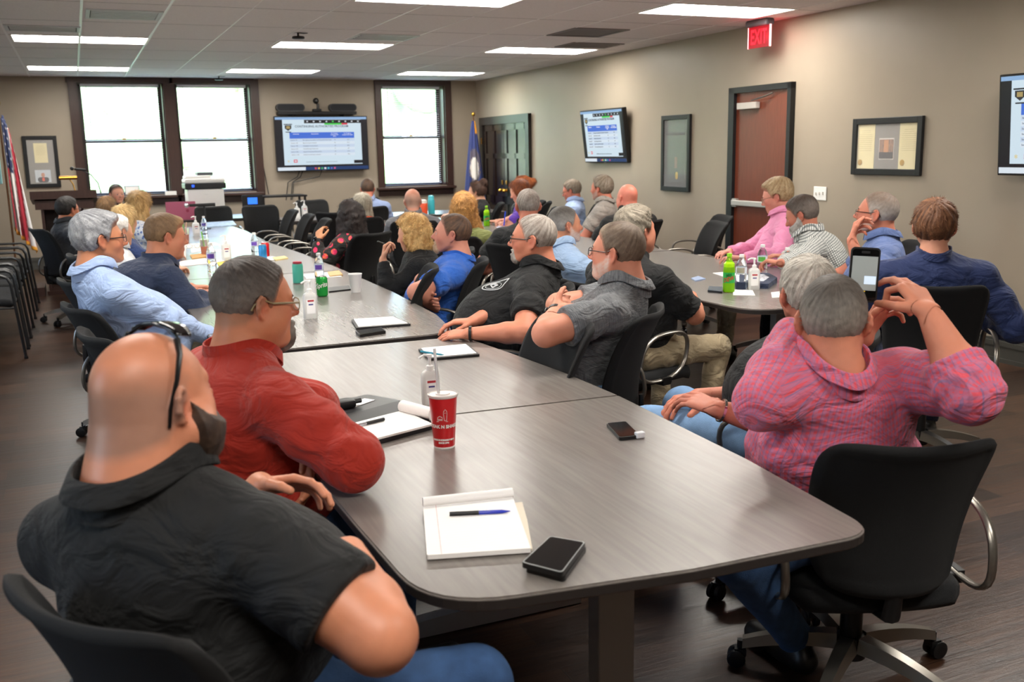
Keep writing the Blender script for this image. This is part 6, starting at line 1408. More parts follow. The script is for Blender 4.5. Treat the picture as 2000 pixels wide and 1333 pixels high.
addp(id=27, label='man with thick brown-grey hair in a taupe shirt by the right wall', clabel='black mesh chair under the man in the taupe shirt', px=(1176, 344), dep=9.7, az=-50, haz=-30, s=1.02, w=1.2, belly=.1, skin=SKR, shirt=dict(mat=C_TAUPE, collar='fold', sleeve='short'), pants=P_DK, lean=.03, hair=SHT(c='#6a5a48', c2='#94887a', t=.018, amp=.003), scruff='#b3aca4', R='lap', L='lap')
addp(id=28, label='bald sunburnt man in a black shirt seen from behind by the right wall', clabel='black mesh chair under the bald man in black by the right wall', px=(1226, 360), dep=8.9, az=-10, haz=-6, s=1.02, w=1.3, belly=.12, arm=1.2, skin='#d07c68', shine=1, head=dict(fat=.5), shirt=dict(mat=C_BLACK, collar='fold', sleeve='short'), pants=P_DK, lean=.02, R='lap', L='lap')
addp(id=29, label='sandy-haired man in a pink shirt and thin glasses, looking down beside the red door', clabel='black mesh chair under the man in the pink shirt', px=(1512, 352), dep=7.1, az=-58, haz=-42, hp=-16, s=1.0, w=1.12, belly=.1, skin='#cf8b78', shirt=dict(mat=C_PINK, collar='fold', sleeve='long', fold=.007), pants=P_KH, lean=.10, hair=SHT(c='#8a6c4a', c2='#b6a07c', t=.018, top=.006, amp=.003, quiff=.008), glasses=dict(mat=G_GOLD, t=.0014), R='table', L=dict(W=ond(1452, 505, 6.75), d=(.3, .9, .1), n=(0, 0, -1)))
addp(id=30, label='bearded man in a black and white checked shirt looking down at a phone', clabel='black mesh chair under the man in the checked shirt', px=(1556, 387), dep=6.45, az=-54, haz=-38, hp=-22, s=.98, w=1.16, belly=.1, skin='#b97760', shirt=dict(mat=C_CHECK, collar='fold', sleeve='long', fold=.006), pants=P_DK, lean=.26, chest=-.03, hair=SHT(c='#3a2d25', c2='#6d625a', t=.014, top=.004, amp=.0025, sides=1), beard=dict(style='full', t=.011, chin=.01, c='#8f8880', c2='#c9c4be'),
     R=dict(W=ond(1500, 520, 5.95), d=(-.4, .9, .1), n=(0, 0, -1)), L=dict(W=ond(1490, 528, 5.7), d=(.5, .8, .1), n=(0, 0, -1), curl=.5))
addp(id=31, label='man in a slate blue polo and glasses resting his chin on his hand', clabel='black mesh chair under the man resting his chin', px=(1722, 376), dep=5.6, az=-50, haz=-36, hp=6, s=1.03, w=1.16, belly=.1, skin='#c47c64', shirt=dict(mat=C_SLATE, collar='fold', sleeve='short'), pants=P_DK, lean=.06, hair=SHT(c='#6d5a4c', c2='#aaa39c', t=.006, rec=.016, amp=.001, sides=1), scruff='#a9a39c', glasses=dict(mat=G_BRN, t=.0024), L=dict(E=ond(1672, 565, 5.15), W=ond(1668, 484, 5.25), d=LR(-50, D(ond(1668, 484, 5.25), ond(1686, 420, 5.38))), n=(.1, -1, .2), curl=.6, hs=1.05), R='table')
addp(id=32, label='man with wavy auburn-brown hair in a navy blazer seen from behind', clabel='black mesh chair under the man in the navy blazer', px=(1828, 395), dep=4.65, az=34, haz=44, s=1.02, w=1.2, belly=.06, skin='#cd8f74', shirt=dict(mat=C_JKT, collar='band', sleeve='long', th=.016, fold=.006), pants=P_NV, lean=.0,
     hair=SHT(c='#4c2f1f', c2='#8a5c3c', t=.020, amp=.0045, fr=120, top=.004), R='rest', L='lap', caz=4)
addp(id=33, label='white-haired man in a black T-shirt and light jeans with a steel bracelet', clabel='black mesh chair under the white-haired man in the black T-shirt', px=(1580, 506), dep=3.38, az=-38, haz=16, hp=2, s=1.03, w=1.16, belly=.1, arm=1.1, skin='#cc8068', shirt=dict(mat=C_BLACK, collar='band', sleeve='short', fold=.006), pants=P_LJ, lean=-.06, hair=SHT(c='#958c80', c2='#c9c2b6', t=.012, top=.006, amp=.003, fr=190),
     L=dict(W=ond(1402, 800, 3.0), pole=(-.6, -.5, -.5), d=(.35, .9, .15), n=(.3, .1, -1), curl=.25), R=dict(w=(-.06, .30, .66), d=(-.9, .5, 0), n=(0, 0, -1)), kneeL=(-.16, .46, .56), kneeR=(.16, .44, .56))
r34 = addp(id=34, label='man in a pink plaid shirt in the right foreground raising a smartphone', cpos=(1.97, 2.06, 20), cdrop=.085, seat=.385, clabel='black mesh chair in the right foreground under the man in pink plaid', px=(1630, 541), dep=2.58, az=4, haz=36, hp=-2, s=1.0, w=1.28, belly=.15, arm=1.25, skin='#c98267', head=dict(fat=.3), shirt=dict(mat=C_PLAID, collar='fold', sleeve='rolled', fold=.009), pants=P_JEAN, lean=-.09, side=-.15, lift=(.06, .03),
     hair=SHT(c='#4a423c', c2='#8b8278', t=.009, amp=.0012, fr=300, sides=1), R=dict(E=ond(1893, 765, 2.40), W=ond(1815, 612, 2.50), d=LR(4, D(ond(1815, 612, 2.50), ond(1752, 525, 2.62))), n=LR(4, tuple(FW*1.0-RT*.35)), curl=[.75, .30, .25, .55], spread=.22, thumb=.5, hs=1.08),
     L=dict(E=ond(1520, 735, 2.62), W=ond(1650, 665, 2.74), d=LR(4, D(ond(1650, 665, 2.78), ond(1700, 590, 2.76))), n=LR(4, tuple(-FW*.6+RT*.6)), curl=.5), KL=tuple(onz(1440, 1095, .48)), AL=tuple(onz(1555, 1250, .09)), vb=.0065, vh=.003, caz=-6, cy=.03)

# ------------------------------------------------------------------ things on the tables
def at(px, py, z=TZ): return onz(px, py, z)
def dist(p): return (Vector(p)-CP).dot(FW)
M_SAN = mat('sanitizer_bottle', '#eceae6', .3, trans=.35, ior=1.3); M_LBL = mat('label_white', '#f4f2f0', .5)
M_GREEN = mat('can_green', '#1f9a3c', .25, metal=.3); M_REDP = mat('cup_red', '#c8141c', .3, coat=.3); M_TEAL = mat('tumbler_teal', '#4fb59c', .4)
def thing(name, p, label, cat, group=None, rz=0): return empty(name, (p[0], p[1], p[2]), rz, label, cat, group)
GSAN = 'hand sanitizer pump bottles'; GW = 'clear water bottles'
def wrap_text(parent, txt, size, r, cz, m, a0, name='lettering', slant=0, k=1.0):
    v, f = text_mesh(txt, size, .0001, 'CENTER', .0006); out = []
    for x, y, z in v:
        a = a0+(x*k)/r; rr = r+.0008+z; out.append((rr*math.cos(a), rr*math.sin(a), cz+y+slant*x))
    return mk(name, out, f, m, parent)
def facing(p): return math.atan2(-p[1], -p[0])      # direction from a thing to the camera, about z
def sanitizer(px, py, label, k=1.0, z=TZ, red=True, p=None):
    p = p or at(px, py, z); t = thing('hand_sanitizer', p, label, 'sanitizer bottle', GSAN); a = facing(p)
    pr = rrect(.066*k, .042*k, .014*k, 4); m = MB()
    lev = [(0, .92), (.008, 1), (.105, 1), (.118, .86), (.126, .55)]; n = len(pr); v = []; f = []
    for (h, s_) in lev: v += [(x*s_, y*s_, h*k) for x, y in pr]
    for i in range(len(lev)-1): f += [(i*n+j, i*n+(j+1) % n, (i+1)*n+(j+1) % n, (i+1)*n+j) for j in range(n)]
    f += [tuple(range(n))[::-1], tuple(range((len(lev)-1)*n, len(lev)*n))]; m.add(v, f).build('bottle', M_SAN, t, True)
    pm = MB().lathe([(.013*k, .122*k), (.013*k, .142*k), (.006*k, .146*k), (.006*k, .172*k), (.009*k, .174*k), (.009*k, .184*k)], n=14).tube([(0, 0, .180*k), (-.02*k, 0, .182*k), (-.038*k, 0, .172*k)], .0045*k, 8)
    pm.build('pump', M_WHITE, t, True)
    MB().box((0, -.0216*k, .06*k), (.04*k, .001, .07*k)).build('label', M_LBL, t)
    if red: MB().box((0, -.0225*k, .088*k), (.03*k, .001, .008*k)).build('red_mark', mat('label_red', '#b3333a', .5), t); MB().box((0, -.0225*k, .07*k), (.022*k, .001, .006*k)).build('blue_mark', mat('label_blue', '#4c4a86', .5), t)
    t.rotation_euler = (0, 0, a+PI/2+.2); return t
def water(px, py, label, k=1.0, labc='#6a49a8', z=TZ, name='water_bottle'):
    p = at(px, py, z); t = thing(name, p, label, 'bottle', GW)
    pr = [(.026, 0), (.031, .006), (.031, .04), (.029, .045), (.031, .05), (.031, .085), (.029, .09), (.031, .095), (.031, .135), (.024, .165), (.013, .182), (.013, .19)]
    MB().lathe([(r*k, h*k) for r, h in pr], n=24).build('bottle', M_CLEAR, t, True); MB().lathe([(.0145*k, .188*k), (.0145*k, .203*k), (.012*k, .205*k)], n=16).build('cap', M_WHITE, t, True)
    lb = MB(); n = 24; a = facing(p)
    lb.lathe([(.0315*k, .095*k), (.0318*k, .134*k)], n=24, cap=False).build('label', mat('water_label', '#dfe4ef', .4), t)
    c = MB(); v = []
    for i in range(9):
        aa = a-.9+1.5*i/8; v += [(.0325*k*math.cos(aa), .0325*k*math.sin(aa), .100*k), (.0325*k*math.cos(aa), .0325*k*math.sin(aa), .130*k)]
    c.add(v, [(2*i, 2*i+2, 2*i+3, 2*i+1) for i in range(8)]).build('label_print', mat('water_'+labc[1:], labc, .4), t); return t
def plate4(name, corners, z0, th, m, parent, rad=.004):
    P = round_poly([(c[0], c[1]) for c in corners], rad, 4)
    a = sum(P[i][0]*P[(i+1) % len(P)][1]-P[(i+1) % len(P)][0]*P[i][1] for i in range(len(P)))
    if a < 0: P = P[::-1]
    return MB().prism(P, z0, z0+th).build(name, m, parent)
def quadthing(name, corners_px, label, cat, th, m, z=TZ, rad=.004, group=None, part='body'):
    pts = [at(x, y, z) for x, y in corners_px]; c = sum(pts, Vector())/len(pts); t = thing(name, (c.x, c.y, z), label, cat, group)
    o = plate4(part, [p-c for p in pts], 0, th, m, t, rad); return t, c, [p-c for p in pts]
# near notepad, folder, pen, phones
M_FOLD = mat('manila', '#d9cfbd', .7)
t, c, q = quadthing('file_folder', [(848, 1000), (1020, 984), (1030, 1020), (1040, 1076), (860, 1092)], 'beige file folder with a tab under the nearest notepad', 'folder', .004, M_FOLD)
t, c, q = quadthing('notepad', [(826, 993), (1000, 974), (1037, 1080), (834, 1094)], 'white ruled notepad with a folded-over page at the table end nearest the camera', 'notepad', .010, M_PAPER, z=TZ+.004, part='pages')
rule = MB(); ru = mat('rule_blue', '#c5cfe0', .8)
for i in range(1, 22):
    a_ = q[0].lerp(q[3], i/22); b_ = q[1].lerp(q[2], i/22); d_ = (b_-a_).normalized(); n_ = Vector((-d_.y, d_.x, 0))*.0003
    rule.add([(a_.x+n_.x, a_.y+n_.y, .0103), (b_.x+n_.x, b_.y+n_.y, .0103), (b_.x-n_.x, b_.y-n_.y, .0103), (a_.x-n_.x, a_.y-n_.y, .0103)], [(0, 1, 2, 3)])
rule.build('ruled_lines', ru, t); ml = MB(); a_ = q[0].lerp(q[1], .14); b_ = q[3].lerp(q[2], .14); ml.add([(a_.x-.0005, a_.y, .0105), (a_.x+.0005, a_.y, .0105), (b_.x+.0005, b_.y, .0105), (b_.x-.0005, b_.y, .0105)], [(0, 1, 2, 3)]).build('margin_line', mat('rule_red', '#d9a0a0', .8), t)
a_, b_ = q[0].lerp(q[3], .035), q[1].lerp(q[2], .035); MB().tube([Vector((a_.x, a_.y, .019)), Vector((b_.x, b_.y, .019))], .011, 14).build('rolled_page', M_PAPER, t, True)
def pen(p0, p1, label, body, tip, z=TZ+.018, r=.0048, name='pen'):
    a_ = at(*p0, z); b_ = at(*p1, z); t = thing(name, a_, label, 'pen'); d = b_-a_; MB().tube([(0, 0, 0), d*.48], [r*1.1, r*1.1], 10).build('cap', body, t, True); MB().tube([d*.48, d*.86, d*.97, d], [r, r*.95, r*.35, .0006], 10).build('barrel', tip, t, True); return t
t = pen((878, 1005), (997, 999), 'black rollerball pen with blue tip on the nearest notepad', M_BLACK, mat('pen_blue', '#1c2fb0', .3, coat=.5))
M_PHG = mat('phone_edge', '#8d9090', .3, metal=.8)
def phone(cs, label, z=TZ, th=.009, name='smartphone', grp=None, edge=None, screen=None):
    t, c, q = quadthing(name, cs, label, 'phone', th, edge or M_BLACK, z=z, rad=.009, group=grp, part='case'); plate4('screen', [v*.93 for v in q], th, .0008, screen or M_SCREENBLK, t, .007); return t, c, q
phone([(1026, 1118), (1078, 1064), (1146, 1077), (1102, 1139)], 'lower of two black phones stacked at the near edge of the table', th=.012, z=TZ)
t, c, q = phone([(1018, 1109), (1075, 1056), (1144, 1068), (1098, 1130)], 'upper of two black phones stacked at the near edge of the table', z=TZ+.0125, th=.010)
plate4('metal_frame', [v*.985 for v in q], .0085, .0022, M_PHG, t, .009)
t, c, q = phone([(1184, 833), (1222, 829), (1251, 857), (1210, 862)], 'small dark phone with a clear tag on the middle of the near table', th=.010)
MB().rbox((q[2].x+.0, q[2].y+.005, .01), (.028, .018, .018), .003).build('clear_tag', mat('tag_clear', '#dfe3e6', .2), t)
# red paper cup with straw
p = at(868, 872); t = thing('paper_cup', p, 'large red paper cup with white lid and straw on the near table', 'cup')
K = dist(p)/CF; R1, R0, Hc = 28.5*K, 20.5*K, 106*K
MB().lathe([(R0*.98, 0), (R0, .002), (R1*.965, Hc-.004)], n=48).build('cup_body', M_REDP, t, True); MB().lathe([(R0*1.0, .0), (R0*1.02, .004), (R0*1.01, .005)], n=48).build('base_rim', M_WHITE, t, True)
ld = MB().lathe([(R1, Hc-.007), (R1*1.03, Hc-.005), (R1*1.03, Hc), (R1*.97, Hc+.002), (R1*.93, Hc-.001), (R1*.5, Hc-.001), (R1*.48, Hc+.002), (R1*.2, Hc+.002), (.0, Hc+.002)], n=48, cap=False).build('lid', mat('lid_white', '#efe9e4', .25, trans=.2), t, True)
Hs = 90*K; MB().tube([(-.006, .0, .01), (-.012, -.0, Hc), (-.020, .0, Hc+Hs)], .0042, 10).build('straw', mat('straw_clear', '#eeeeee', .2, trans=.5), ld, True)
a0 = facing(p)-.05; rr = lambda z: R0+(R1-R0)*z/Hc
def cuptext(s_, size, cz, k=1.0): wrap_text(t, s_, size, rr(cz), cz, M_WHITE, a0, k=k)
cuptext('STEAK N SHAKE', .0125, Hc*.43); cuptext('FAMOUS STEAKBURGERS', .0058, Hc*.175); cuptext('SINCE 1934', .0058, Hc*.12)
def cupline(pts, w=.0007):
    m = MB(); P3_ = [Vector(((rr(z)+.001)*math.cos(a0+x/rr(z)), (rr(z)+.001)*math.sin(a0+x/rr(z)), z)) for x, z in pts]; m.tube(P3_, w, 5).build('drawn_logo', M_WHITE, t)
zc = Hc*.55; cupline([(.004, zc), (.002, zc+.022), (.012, zc+.022), (.010, zc), (.004, zc)]); cupline([(.002, zc+.024), (.004, zc+.029), (.007, zc+.033), (.010, zc+.029), (.012, zc+.024)]); cupline([(-.015, zc+.004), (-.014, zc+.010), (-.008, zc+.013), (-.002, zc+.010), (-.001, zc+.004), (-.015, zc+.004)]); cupline([(-.016, zc+.001), (-.001, zc+.001)]); cupline([(-.018, zc-.003), (.014, zc-.003)])
# portfolio with pad
t, c, q = quadthing('portfolio', [(656, 826), (785, 789), (850, 838), (729, 872)], 'open black zip portfolio holding a white pad beside the man in red', 'portfolio', .014, mat('portfolio_black', '#1b1b1d', .45), rad=.03, part='cover')
P0_ = c; fl_ = [at(x, y)-c for x, y in ((600, 806), (716, 777), (786, 789), (656, 826))]; plate4('flap', fl_, 0, .012, mat('portfolio_inside', '#2a2a2c', .35), t, .02)
pg = [at(x, y, TZ+.014)-c for x, y in ((669, 836), (788, 805), (845, 832), (733, 861))]
for g_ in pg: g_.z = 0
plate4('pad', pg, .014, .006, M_PAPER, t, .004); a_ = at(786, 796, TZ+.03)-c; b_ = at(846, 812, TZ+.03)-c; MB().tube([(a_.x, a_.y, .034), (b_.x, b_.y, .034)], .019, 16).build('rolled_pages', M_PAPER, t, True)
pw = [at(x, y, TZ+.013)-c for x, y in ((668, 795), (712, 779), (732, 782), (690, 797))]
for g_ in pw: g_.z = 0
plate4('paper_slip', pw, .013, .001, M_PAPER, t, .002)
t = thing('radio', at(655, 800, TZ+.012), 'black handheld radio lying on the portfolio flap', 'radio'); t.rotation_euler = (0, 0, .15); MB().rbox((0, 0, .014), (.13, .055, .028), .01).tube([(.06, 0, .016), (.09, 0, .016)], .008, 8).build('body', M_BLACK, t, True)
pen((750, 819), (676, 837), 'black and clear ballpoint pen on the portfolio pad', M_BLACK, mat('pen_silver', '#b9b9bd', .2, metal=.6), z=TZ+.026)
# tablets
def tablet(cs, label, col='#efeeea'):
    t, c, q = quadthing('tablet_folio', cs, label, 'notebook', .010, mat('folio_black', '#1d1b1c', .5), rad=.006, part='cover'); plate4('page', [v*.90 for v in q], .010, .004, mat('page_'+col[1:], col, .6), t, .003); return t
tablet([(817, 686), (913, 677), (937, 697), (838, 706)], 'open notepad in a black folio with a teal pen')
pen((822, 687), (868, 694), 'teal pen on the black folio notepad', mat('pen_teal', '#2b7f93', .4), mat('pen_teal', '#2b7f93', .4), z=TZ+.02, r=.004)
tablet([(686, 628), (771, 623), (803, 637), (696, 645)], 'white notepad in a black folio on the third left table')
phone([(694, 652), (744, 645), (754, 652), (703, 660)], 'black phone lying near the end of the third left table', th=.014)
sanitizer(607, 622, 'clear white sanitizer pump bottle beside the green soda can', 1.05)
sanitizer(842, 790, 'sanitizer pump bottle standing behind the red cup', .92)
def can(px, py, label, m, txt=None, k=1.0, cat='can', tc=None):
    p = at(px, py); t = thing('soda_can', p, label, cat); MB().lathe([(.024*k, 0), (.031*k, .006), (.033*k, .012), (.033*k, .105), (.027*k, .116)], n=28).build('can_body', m, t, True); MB().lathe([(.027*k, .115), (.028*k, .120), (.025*k, .118), (0.001, .117)], n=28, cap=False).build('can_rim', M_CHROME, t, True)
    if txt: wrap_text(t, txt, .04, .0335*k, .068, tc or M_WHITE, facing(p), slant=.15, k=.75)
    return t
can(630, 579, 'green soda can with white lettering on the third left table', M_GREEN, 'Sprite')
water(625, 556, 'clear water bottle right behind the green soda can', .98)
p = at(583, 554); t = thing('tumbler', p, 'teal insulated can holder with a red rim on the third left table', 'tumbler'); MB().lathe([(.032, 0), (.034, .004), (.034, .115), (.031, .128)], n=28).build('sleeve', M_TEAL, t, True); MB().lathe([(.029, .127), (.029, .14), (.025, .142)], n=24).build('rim', mat('rim_red', '#a3283c', .4), t, True); MB().lathe([(.0335, .0), (.0345, .006)], n=24).build('base_ring', M_SILV, t)
p = at(695, 571); t = thing('foam_cup', p, 'white foam cup on the third left table', 'cup'); MB().lathe([(.026, 0), (.027, .002), (.040, .105), (.042, .107), (.042, .112), (.038, .112), (.025, .01)], n=32).build('cup_body', mat('foam', '#f1efed', .7), t, True)
t, c, q = quadthing('wallet', [(641, 564), (680, 560), (687, 567), (642, 572)], 'thin black wallet between the green can and the foam cup', 'wallet', .008, M_BLACK, rad=.003)
G = 'papers and notebooks on the left tables'
for cs, lab, m, th in (([(592, 537), (650, 532), (668, 541), (600, 546)], 'white papers beside the teal holder', M_PAPER, .003), ([(640, 534), (662, 531), (670, 539), (644, 542)], 'small tan notebook on top of the white papers', mat('tan_book', '#c9a876', .7), .010),
        ([(468, 508), (530, 502), (560, 506), (480, 514)], 'open notebook beside the red soda can', M_PAPER, .005), ([(532, 505), (556, 502), (563, 506), (538, 510)], 'yellow legal pad edge beside the open notebook', mat('legal_yellow', '#d8c48a', .7), .009),
        ([(350, 512), (400, 506), (446, 512), (352, 521)], 'open white pad in front of the fair-haired man', M_PAPER, .006), ([(424, 514), (447, 510), (451, 515), (428, 521)], 'yellow notepad corner beside the water bottle', mat('yellow_pad', '#e2c44c', .7), .006),
        ([(371, 500), (398, 497), (406, 503), (376, 508)], 'brown cookie on a napkin on the fourth left table', mat('cookie', '#c99a5b', .8, noise=.2, nscale=60), .010),
        ([(355, 478), (420, 474), (430, 479), (356, 486)], 'white paper sheet by the orange drinks', M_PAPER, .002), ([(372, 486), (398, 482), (402, 490), (374, 495)], 'white folded sheet with eyeglasses on it', M_PAPER, .003),
        ([(404, 492), (434, 487), (440, 490), (410, 495)], 'narrow white paper beside the far sanitizer bottle', M_PAPER, .002)):
    quadthing('paper_pad', cs, lab, 'paper', th, m, rad=.003)
def drink(px, py, label, k=1.0, green=True):
    p = at(px, py); t = thing('iced_drink', p, label, 'cup'); MB().lathe([(.030*k, 0), (.032*k, .002), (.043*k, .13), (.045*k, .132), (.044*k, .135)], n=28).build('cup_body', mat('cup_clear', '#f3efe9', .15, trans=.75, ior=1.1), t, True)
    MB().lathe([(.028*k, .004), (.036*k, .075)], n=24).build('drink', mat('orange_drink', '#e0601c', .3), t, True); MB().tube([(0, 0, .06), (-.018, 0, .20)], .0045, 8).build('straw', mat('straw_green', '#6fbf3c', .4) if green else mat('straw_peach', '#e6b79a', .4), t, True); return t
drink(401, 499, 'iced orange drink with a green straw, nearer of two on the left tables', .9); t = drink(363, 473, 'iced orange drink with green and peach straws, farther of two', .95)
MB().tube([(.0, 0, .06), (.02, 0, .19)], .0045, 8).build('straw', mat('straw_peach', '#e6b79a', .4), t, True)
water(415, 533, 'clear water bottle in front of the fair-haired man', 1.05); water(499, 503, 'clear water bottle left of the red soda can', .98); water(400, 459, 'clear water bottle by the far sanitizer on the left tables', .95, '#54489a')
can(519, 502, 'red soda can on the fourth left table', mat('can_red', '#c01a24', .25, metal=.3), k=1.0)
can(514, 507, 'blue and black energy drink can in front of the red can', mat('can_blue', '#2c7fb8', .25, metal=.3), k=.95)
sanitizer(443, 510, 'sanitizer pump bottle in the middle of the fourth left table', 1.1); sanitizer(384, 461, 'sanitizer pump bottle near the far end of the left tables', 1.1)
p = at(356, 509); t = thing('foam_cup', p, 'white cup at the elbow of the fair-haired man', 'cup'); MB().lathe([(.028, 0), (.040, .12), (.036, .12), (.026, .01)], n=24).build('cup_body', MATS['foam'], t, True)
p = at(378, 486, TZ+.004); t = thing('eyeglasses', p, 'thin-rimmed eyeglasses lying on a sheet on the left tables', 'glasses')
for sx in (-1, 1): MB().tube([(sx*.034+.024*math.cos(a), 0, .022+.018*math.sin(a)) for a in [2*PI*k/16 for k in range(16)]], .0018, 5, closed=True).build('rim', G_GOLD, t)
MB().tube([(-.01, 0, .026), (.01, 0, .026)], .0015, 5).build('bridge', G_GOLD, t)
for sx in (-1, 1): MB().tube([(sx*.058, 0, .026), (sx*.055, .12, .003)], .0015, 5).build('temple', G_GOLD, t)
phone([(490, 470), (500, 469), (503, 473), (492, 474)], 'small phone near the tilted chairs on the left tables')
# bags and screens at the far left table
t, c, q = quadthing('serving_tray', [(392, 437), (455, 433), (462, 441), (396, 446)], 'tray of small colourful packets at the far end of the left tables', 'tray', .012, mat('packets', '#9fb4cc', .5, noise=.5, nscale=30))
# head table
sanitizer(565, 425, 'sanitizer pump bottle on the near edge of the head table', 1.15, p=Vector((2.53, 12.55, TZ))); sanitizer(573, 406, 'sanitizer pump bottle farther back on the head table', 1.15, p=Vector((2.72, 13.0, TZ)))
def tumb(px, py, y, label, m, m2, hh, r): p = ony(px, py, y); p.z = TZ; t = thing('drink_bottle', p, label, 'bottle'); MB().lathe([(r*.95, 0), (r, .005), (r, hh*.7), (r*.9, hh*.75)], n=20).build('body', m, t, True); MB().lathe([(r*.9, hh*.75), (r*.85, hh*.95), (r*.5, hh)], n=20).build('lid', m2, t, True)
tumb(828, 418, 12.45, 'orange drink bottle with a white and red lid on the head table', mat('bottle_orange', '#e2522a', .4), mat('lid_pale', '#e6ddd2', .4), .19, .05)
tumb(843, 418, 12.5, 'tall cyan plastic water bottle on the head table', mat('bottle_cyan', '#3fb3c0', .25), mat('lid_cyan', '#58c4cf', .3), .24, .045)
for i, (x, y) in enumerate(((3.62, 12.5), (3.70, 12.62))): t = thing('paper_plate', (x, y, TZ+.0*i), 'white paper plate on the head table, %s one' % ('left' if i == 0 else 'right'), 'plate'); MB().lathe([(.06, 0), (.07, .004), (.11, .016), (.108, .018), (.06, .006)], n=24).build('plate', M_WHITE, t, True)
# right tables
def soda(px, py, label, k=1.0, txt=True, p=None):
    p = p or at(px, py); t = thing('soda_bottle', p, label, 'bottle'); pr = [(.028, 0), (.034, .008), (.034, .05), (.0325, .056), (.0325, .115), (.034, .12), (.031, .145), (.018, .182), (.013, .195), (.013, .205)]
    MB().lathe([(r*k, h*k) for r, h in pr], n=28).build('bottle', mat('green_plastic', '#b6e048', .06, trans=.85, ior=1.2), t, True); MB().lathe([(.031*k, .004*k), (.031*k, .165*k), (.016*k, .18*k)], n=24).build('drink', mat('lime_drink', '#a5e01a', .2, emit=0), t, True)
    MB().lathe([(.0148*k, .203*k), (.0148*k, .22*k), (.012*k, .222*k)], n=20).build('cap', mat('lime_cap', '#8ed12a', .4), t, True); MB().lathe([(.0337*k, .056*k), (.0337*k, .115*k)], n=28, cap=False).build('label', mat('label_green', '#2aa84a', .35), t)
    if txt:
        wrap_text(t, 'Mtn', .026*k, .0345*k, .101*k, mat('dark_green_ink', '#0f5a2a', .4), facing(p), slant=.2, k=.8); wrap_text(t, 'DEW', .034*k, .0348*k, .078*k, mat('dew_red', '#c8202c', .4), facing(p), slant=.22, k=.8)
    return t
soda(1423, 571, 'lime green soda bottle on the near right table', 1.0)
soda(950, 445, 'small lime green soda bottle beside the woman in purple', 1.0, True, p=ony(951, 444, 10.0)*1.0)
for o in bpy.data.objects:
    if o.name.startswith('soda_bottle') and o.location.z < TZ-.01 or (o.name.startswith('soda_bottle') and o.location.z > TZ+.01): o.location.z = TZ
water(1447, 566, 'clear water bottle right of the lime green soda bottle', 1.0, '#a39a8c'); water(1488, 541, 'clear water bottle behind the sanitizer on the near right table', 1.0, '#5fae4a'); water(1536, 549, 'clear water bottle by the elbow of the checked-shirt man', 1.0, '#a39a8c')
sanitizer(1472, 566, 'sanitizer pump bottle on the near right table', 1.0)
t, c, q = phone([(1382, 571), (1384, 563), (1411, 564), (1411, 574)], 'small black phone with a lit screen on the near right table', th=.012, screen=mat('phone_lit', '#3c4f60', .2, emit=.2))
quadthing('note_card', [(1431, 566), (1470, 568), (1475, 578), (1432, 577)], 'small white card with a blue mark on the near right table', 'card', .002, M_PAPER)
quadthing('paper_sheet', [(1392, 534), (1420, 532), (1452, 537), (1415, 542)], 'white paper behind the soda bottle', 'paper', .003, M_PAPER); quadthing('blue_booklet', [(1350, 545), (1364, 541), (1378, 546), (1358, 550)], 'blue and white booklet under the black polo sleeve', 'booklet', .006, mat('booklet_blue', '#8fa3c6', .5))
t, c, q = quadthing('folded_shirt', [(1432, 560), (1440, 545), (1500, 542), (1518, 552), (1500, 565)], 'folded navy and white printed cloth behind the sanitizer', 'cloth', .03, C_NAVY, rad=.02); plate4('white_print', [v*.6 for v in q], .03, .003, mat('print_white', '#d9dce4', .8, noise=.6, nscale=70), t, .01)
quadthing('paper_sheet', [(1506, 572), (1560, 566), (1565, 580), (1508, 582)], 'white paper under the head of the white-haired man at the right table', 'paper', .002, M_PAPER)
quadthing('paper_sheet', [(968, 443), (1000, 437), (1008, 444), (975, 449)], 'paper being written on by the woman in purple', 'paper', .003, mat('paper_lav', '#c9cbe0', .8))
t = thing('pen', ond(984, 430, 10.55), 'blue pen held by the woman in purple', 'pen'); MB().tube([(0, 0, -.06), (.02, 0, .09)], .007, 8).build('barrel', mat('pen_royal', '#2447c9', .4), t, True)
t = thing('pen', ond(752, 480, 6.38), 'black and silver pen held to the face of the blonde curly woman', 'pen'); MB().tube([(-.05, 0, .03), (.04, .0, -.005)], .005, 8).build('barrel', M_BLACK, t, True)
# ------------------------------------------------------------------ things the people hold or wear
P = PEOPLE
# raised smartphone
ph_c = ond(1687, 537, 2.66); nd = (CP-ph_c).normalized(); upv = Vector((0, 0, 1)); xv = upv.cross(nd).normalized(); yv = nd.cross(xv)
Mph = Matrix((xv, yv, nd)).transposed().to_4x4(); Mph.translation = ph_c; Mph = Mph @ Matrix.Rotation(math.radians(-2), 4, 'Z') @ Matrix.Rotation(math.radians(8), 4, 'Y')
t = empty('smartphone', (0, 0, 0), 0, 'smartphone held up by the man in pink plaid, camera view on screen', 'phone'); t.matrix_world = Mph
PW, PH = .076, .148
m = MB().prism(rrect(PW, PH, .011, 5), -.006, .006).build('case', M_BLACK, t); MB().prism(rrect(PW*.90, PH*.93, .008, 5), .006, .0065).build('screen', M_SCREENBLK, t)
MB().box((0, .004, .0068), (PW*.86, PH*.62, .0004)).build('camera_view', mat('view_grey', '#8d928f', .3, emit=.35), t)
MB().rbox((0, PH*.41, .0070), (.022, .0065, .0006), .0002).build('camera_island', M_BLACK, t)
MB().box((.016, -.014, .0073), (.030, .022, .0003)).build('pictured_screen', mat('view_screen', '#b9c9d8', .3, emit=.8), t); MB().lathe([(0.0001, 0), (.0075, 0), (.0075, .0004)], (0.0, -.057, .0069), 20).build('shutter_button', mat('shutter_white', '#f4f4f4', .4, emit=.8), t)
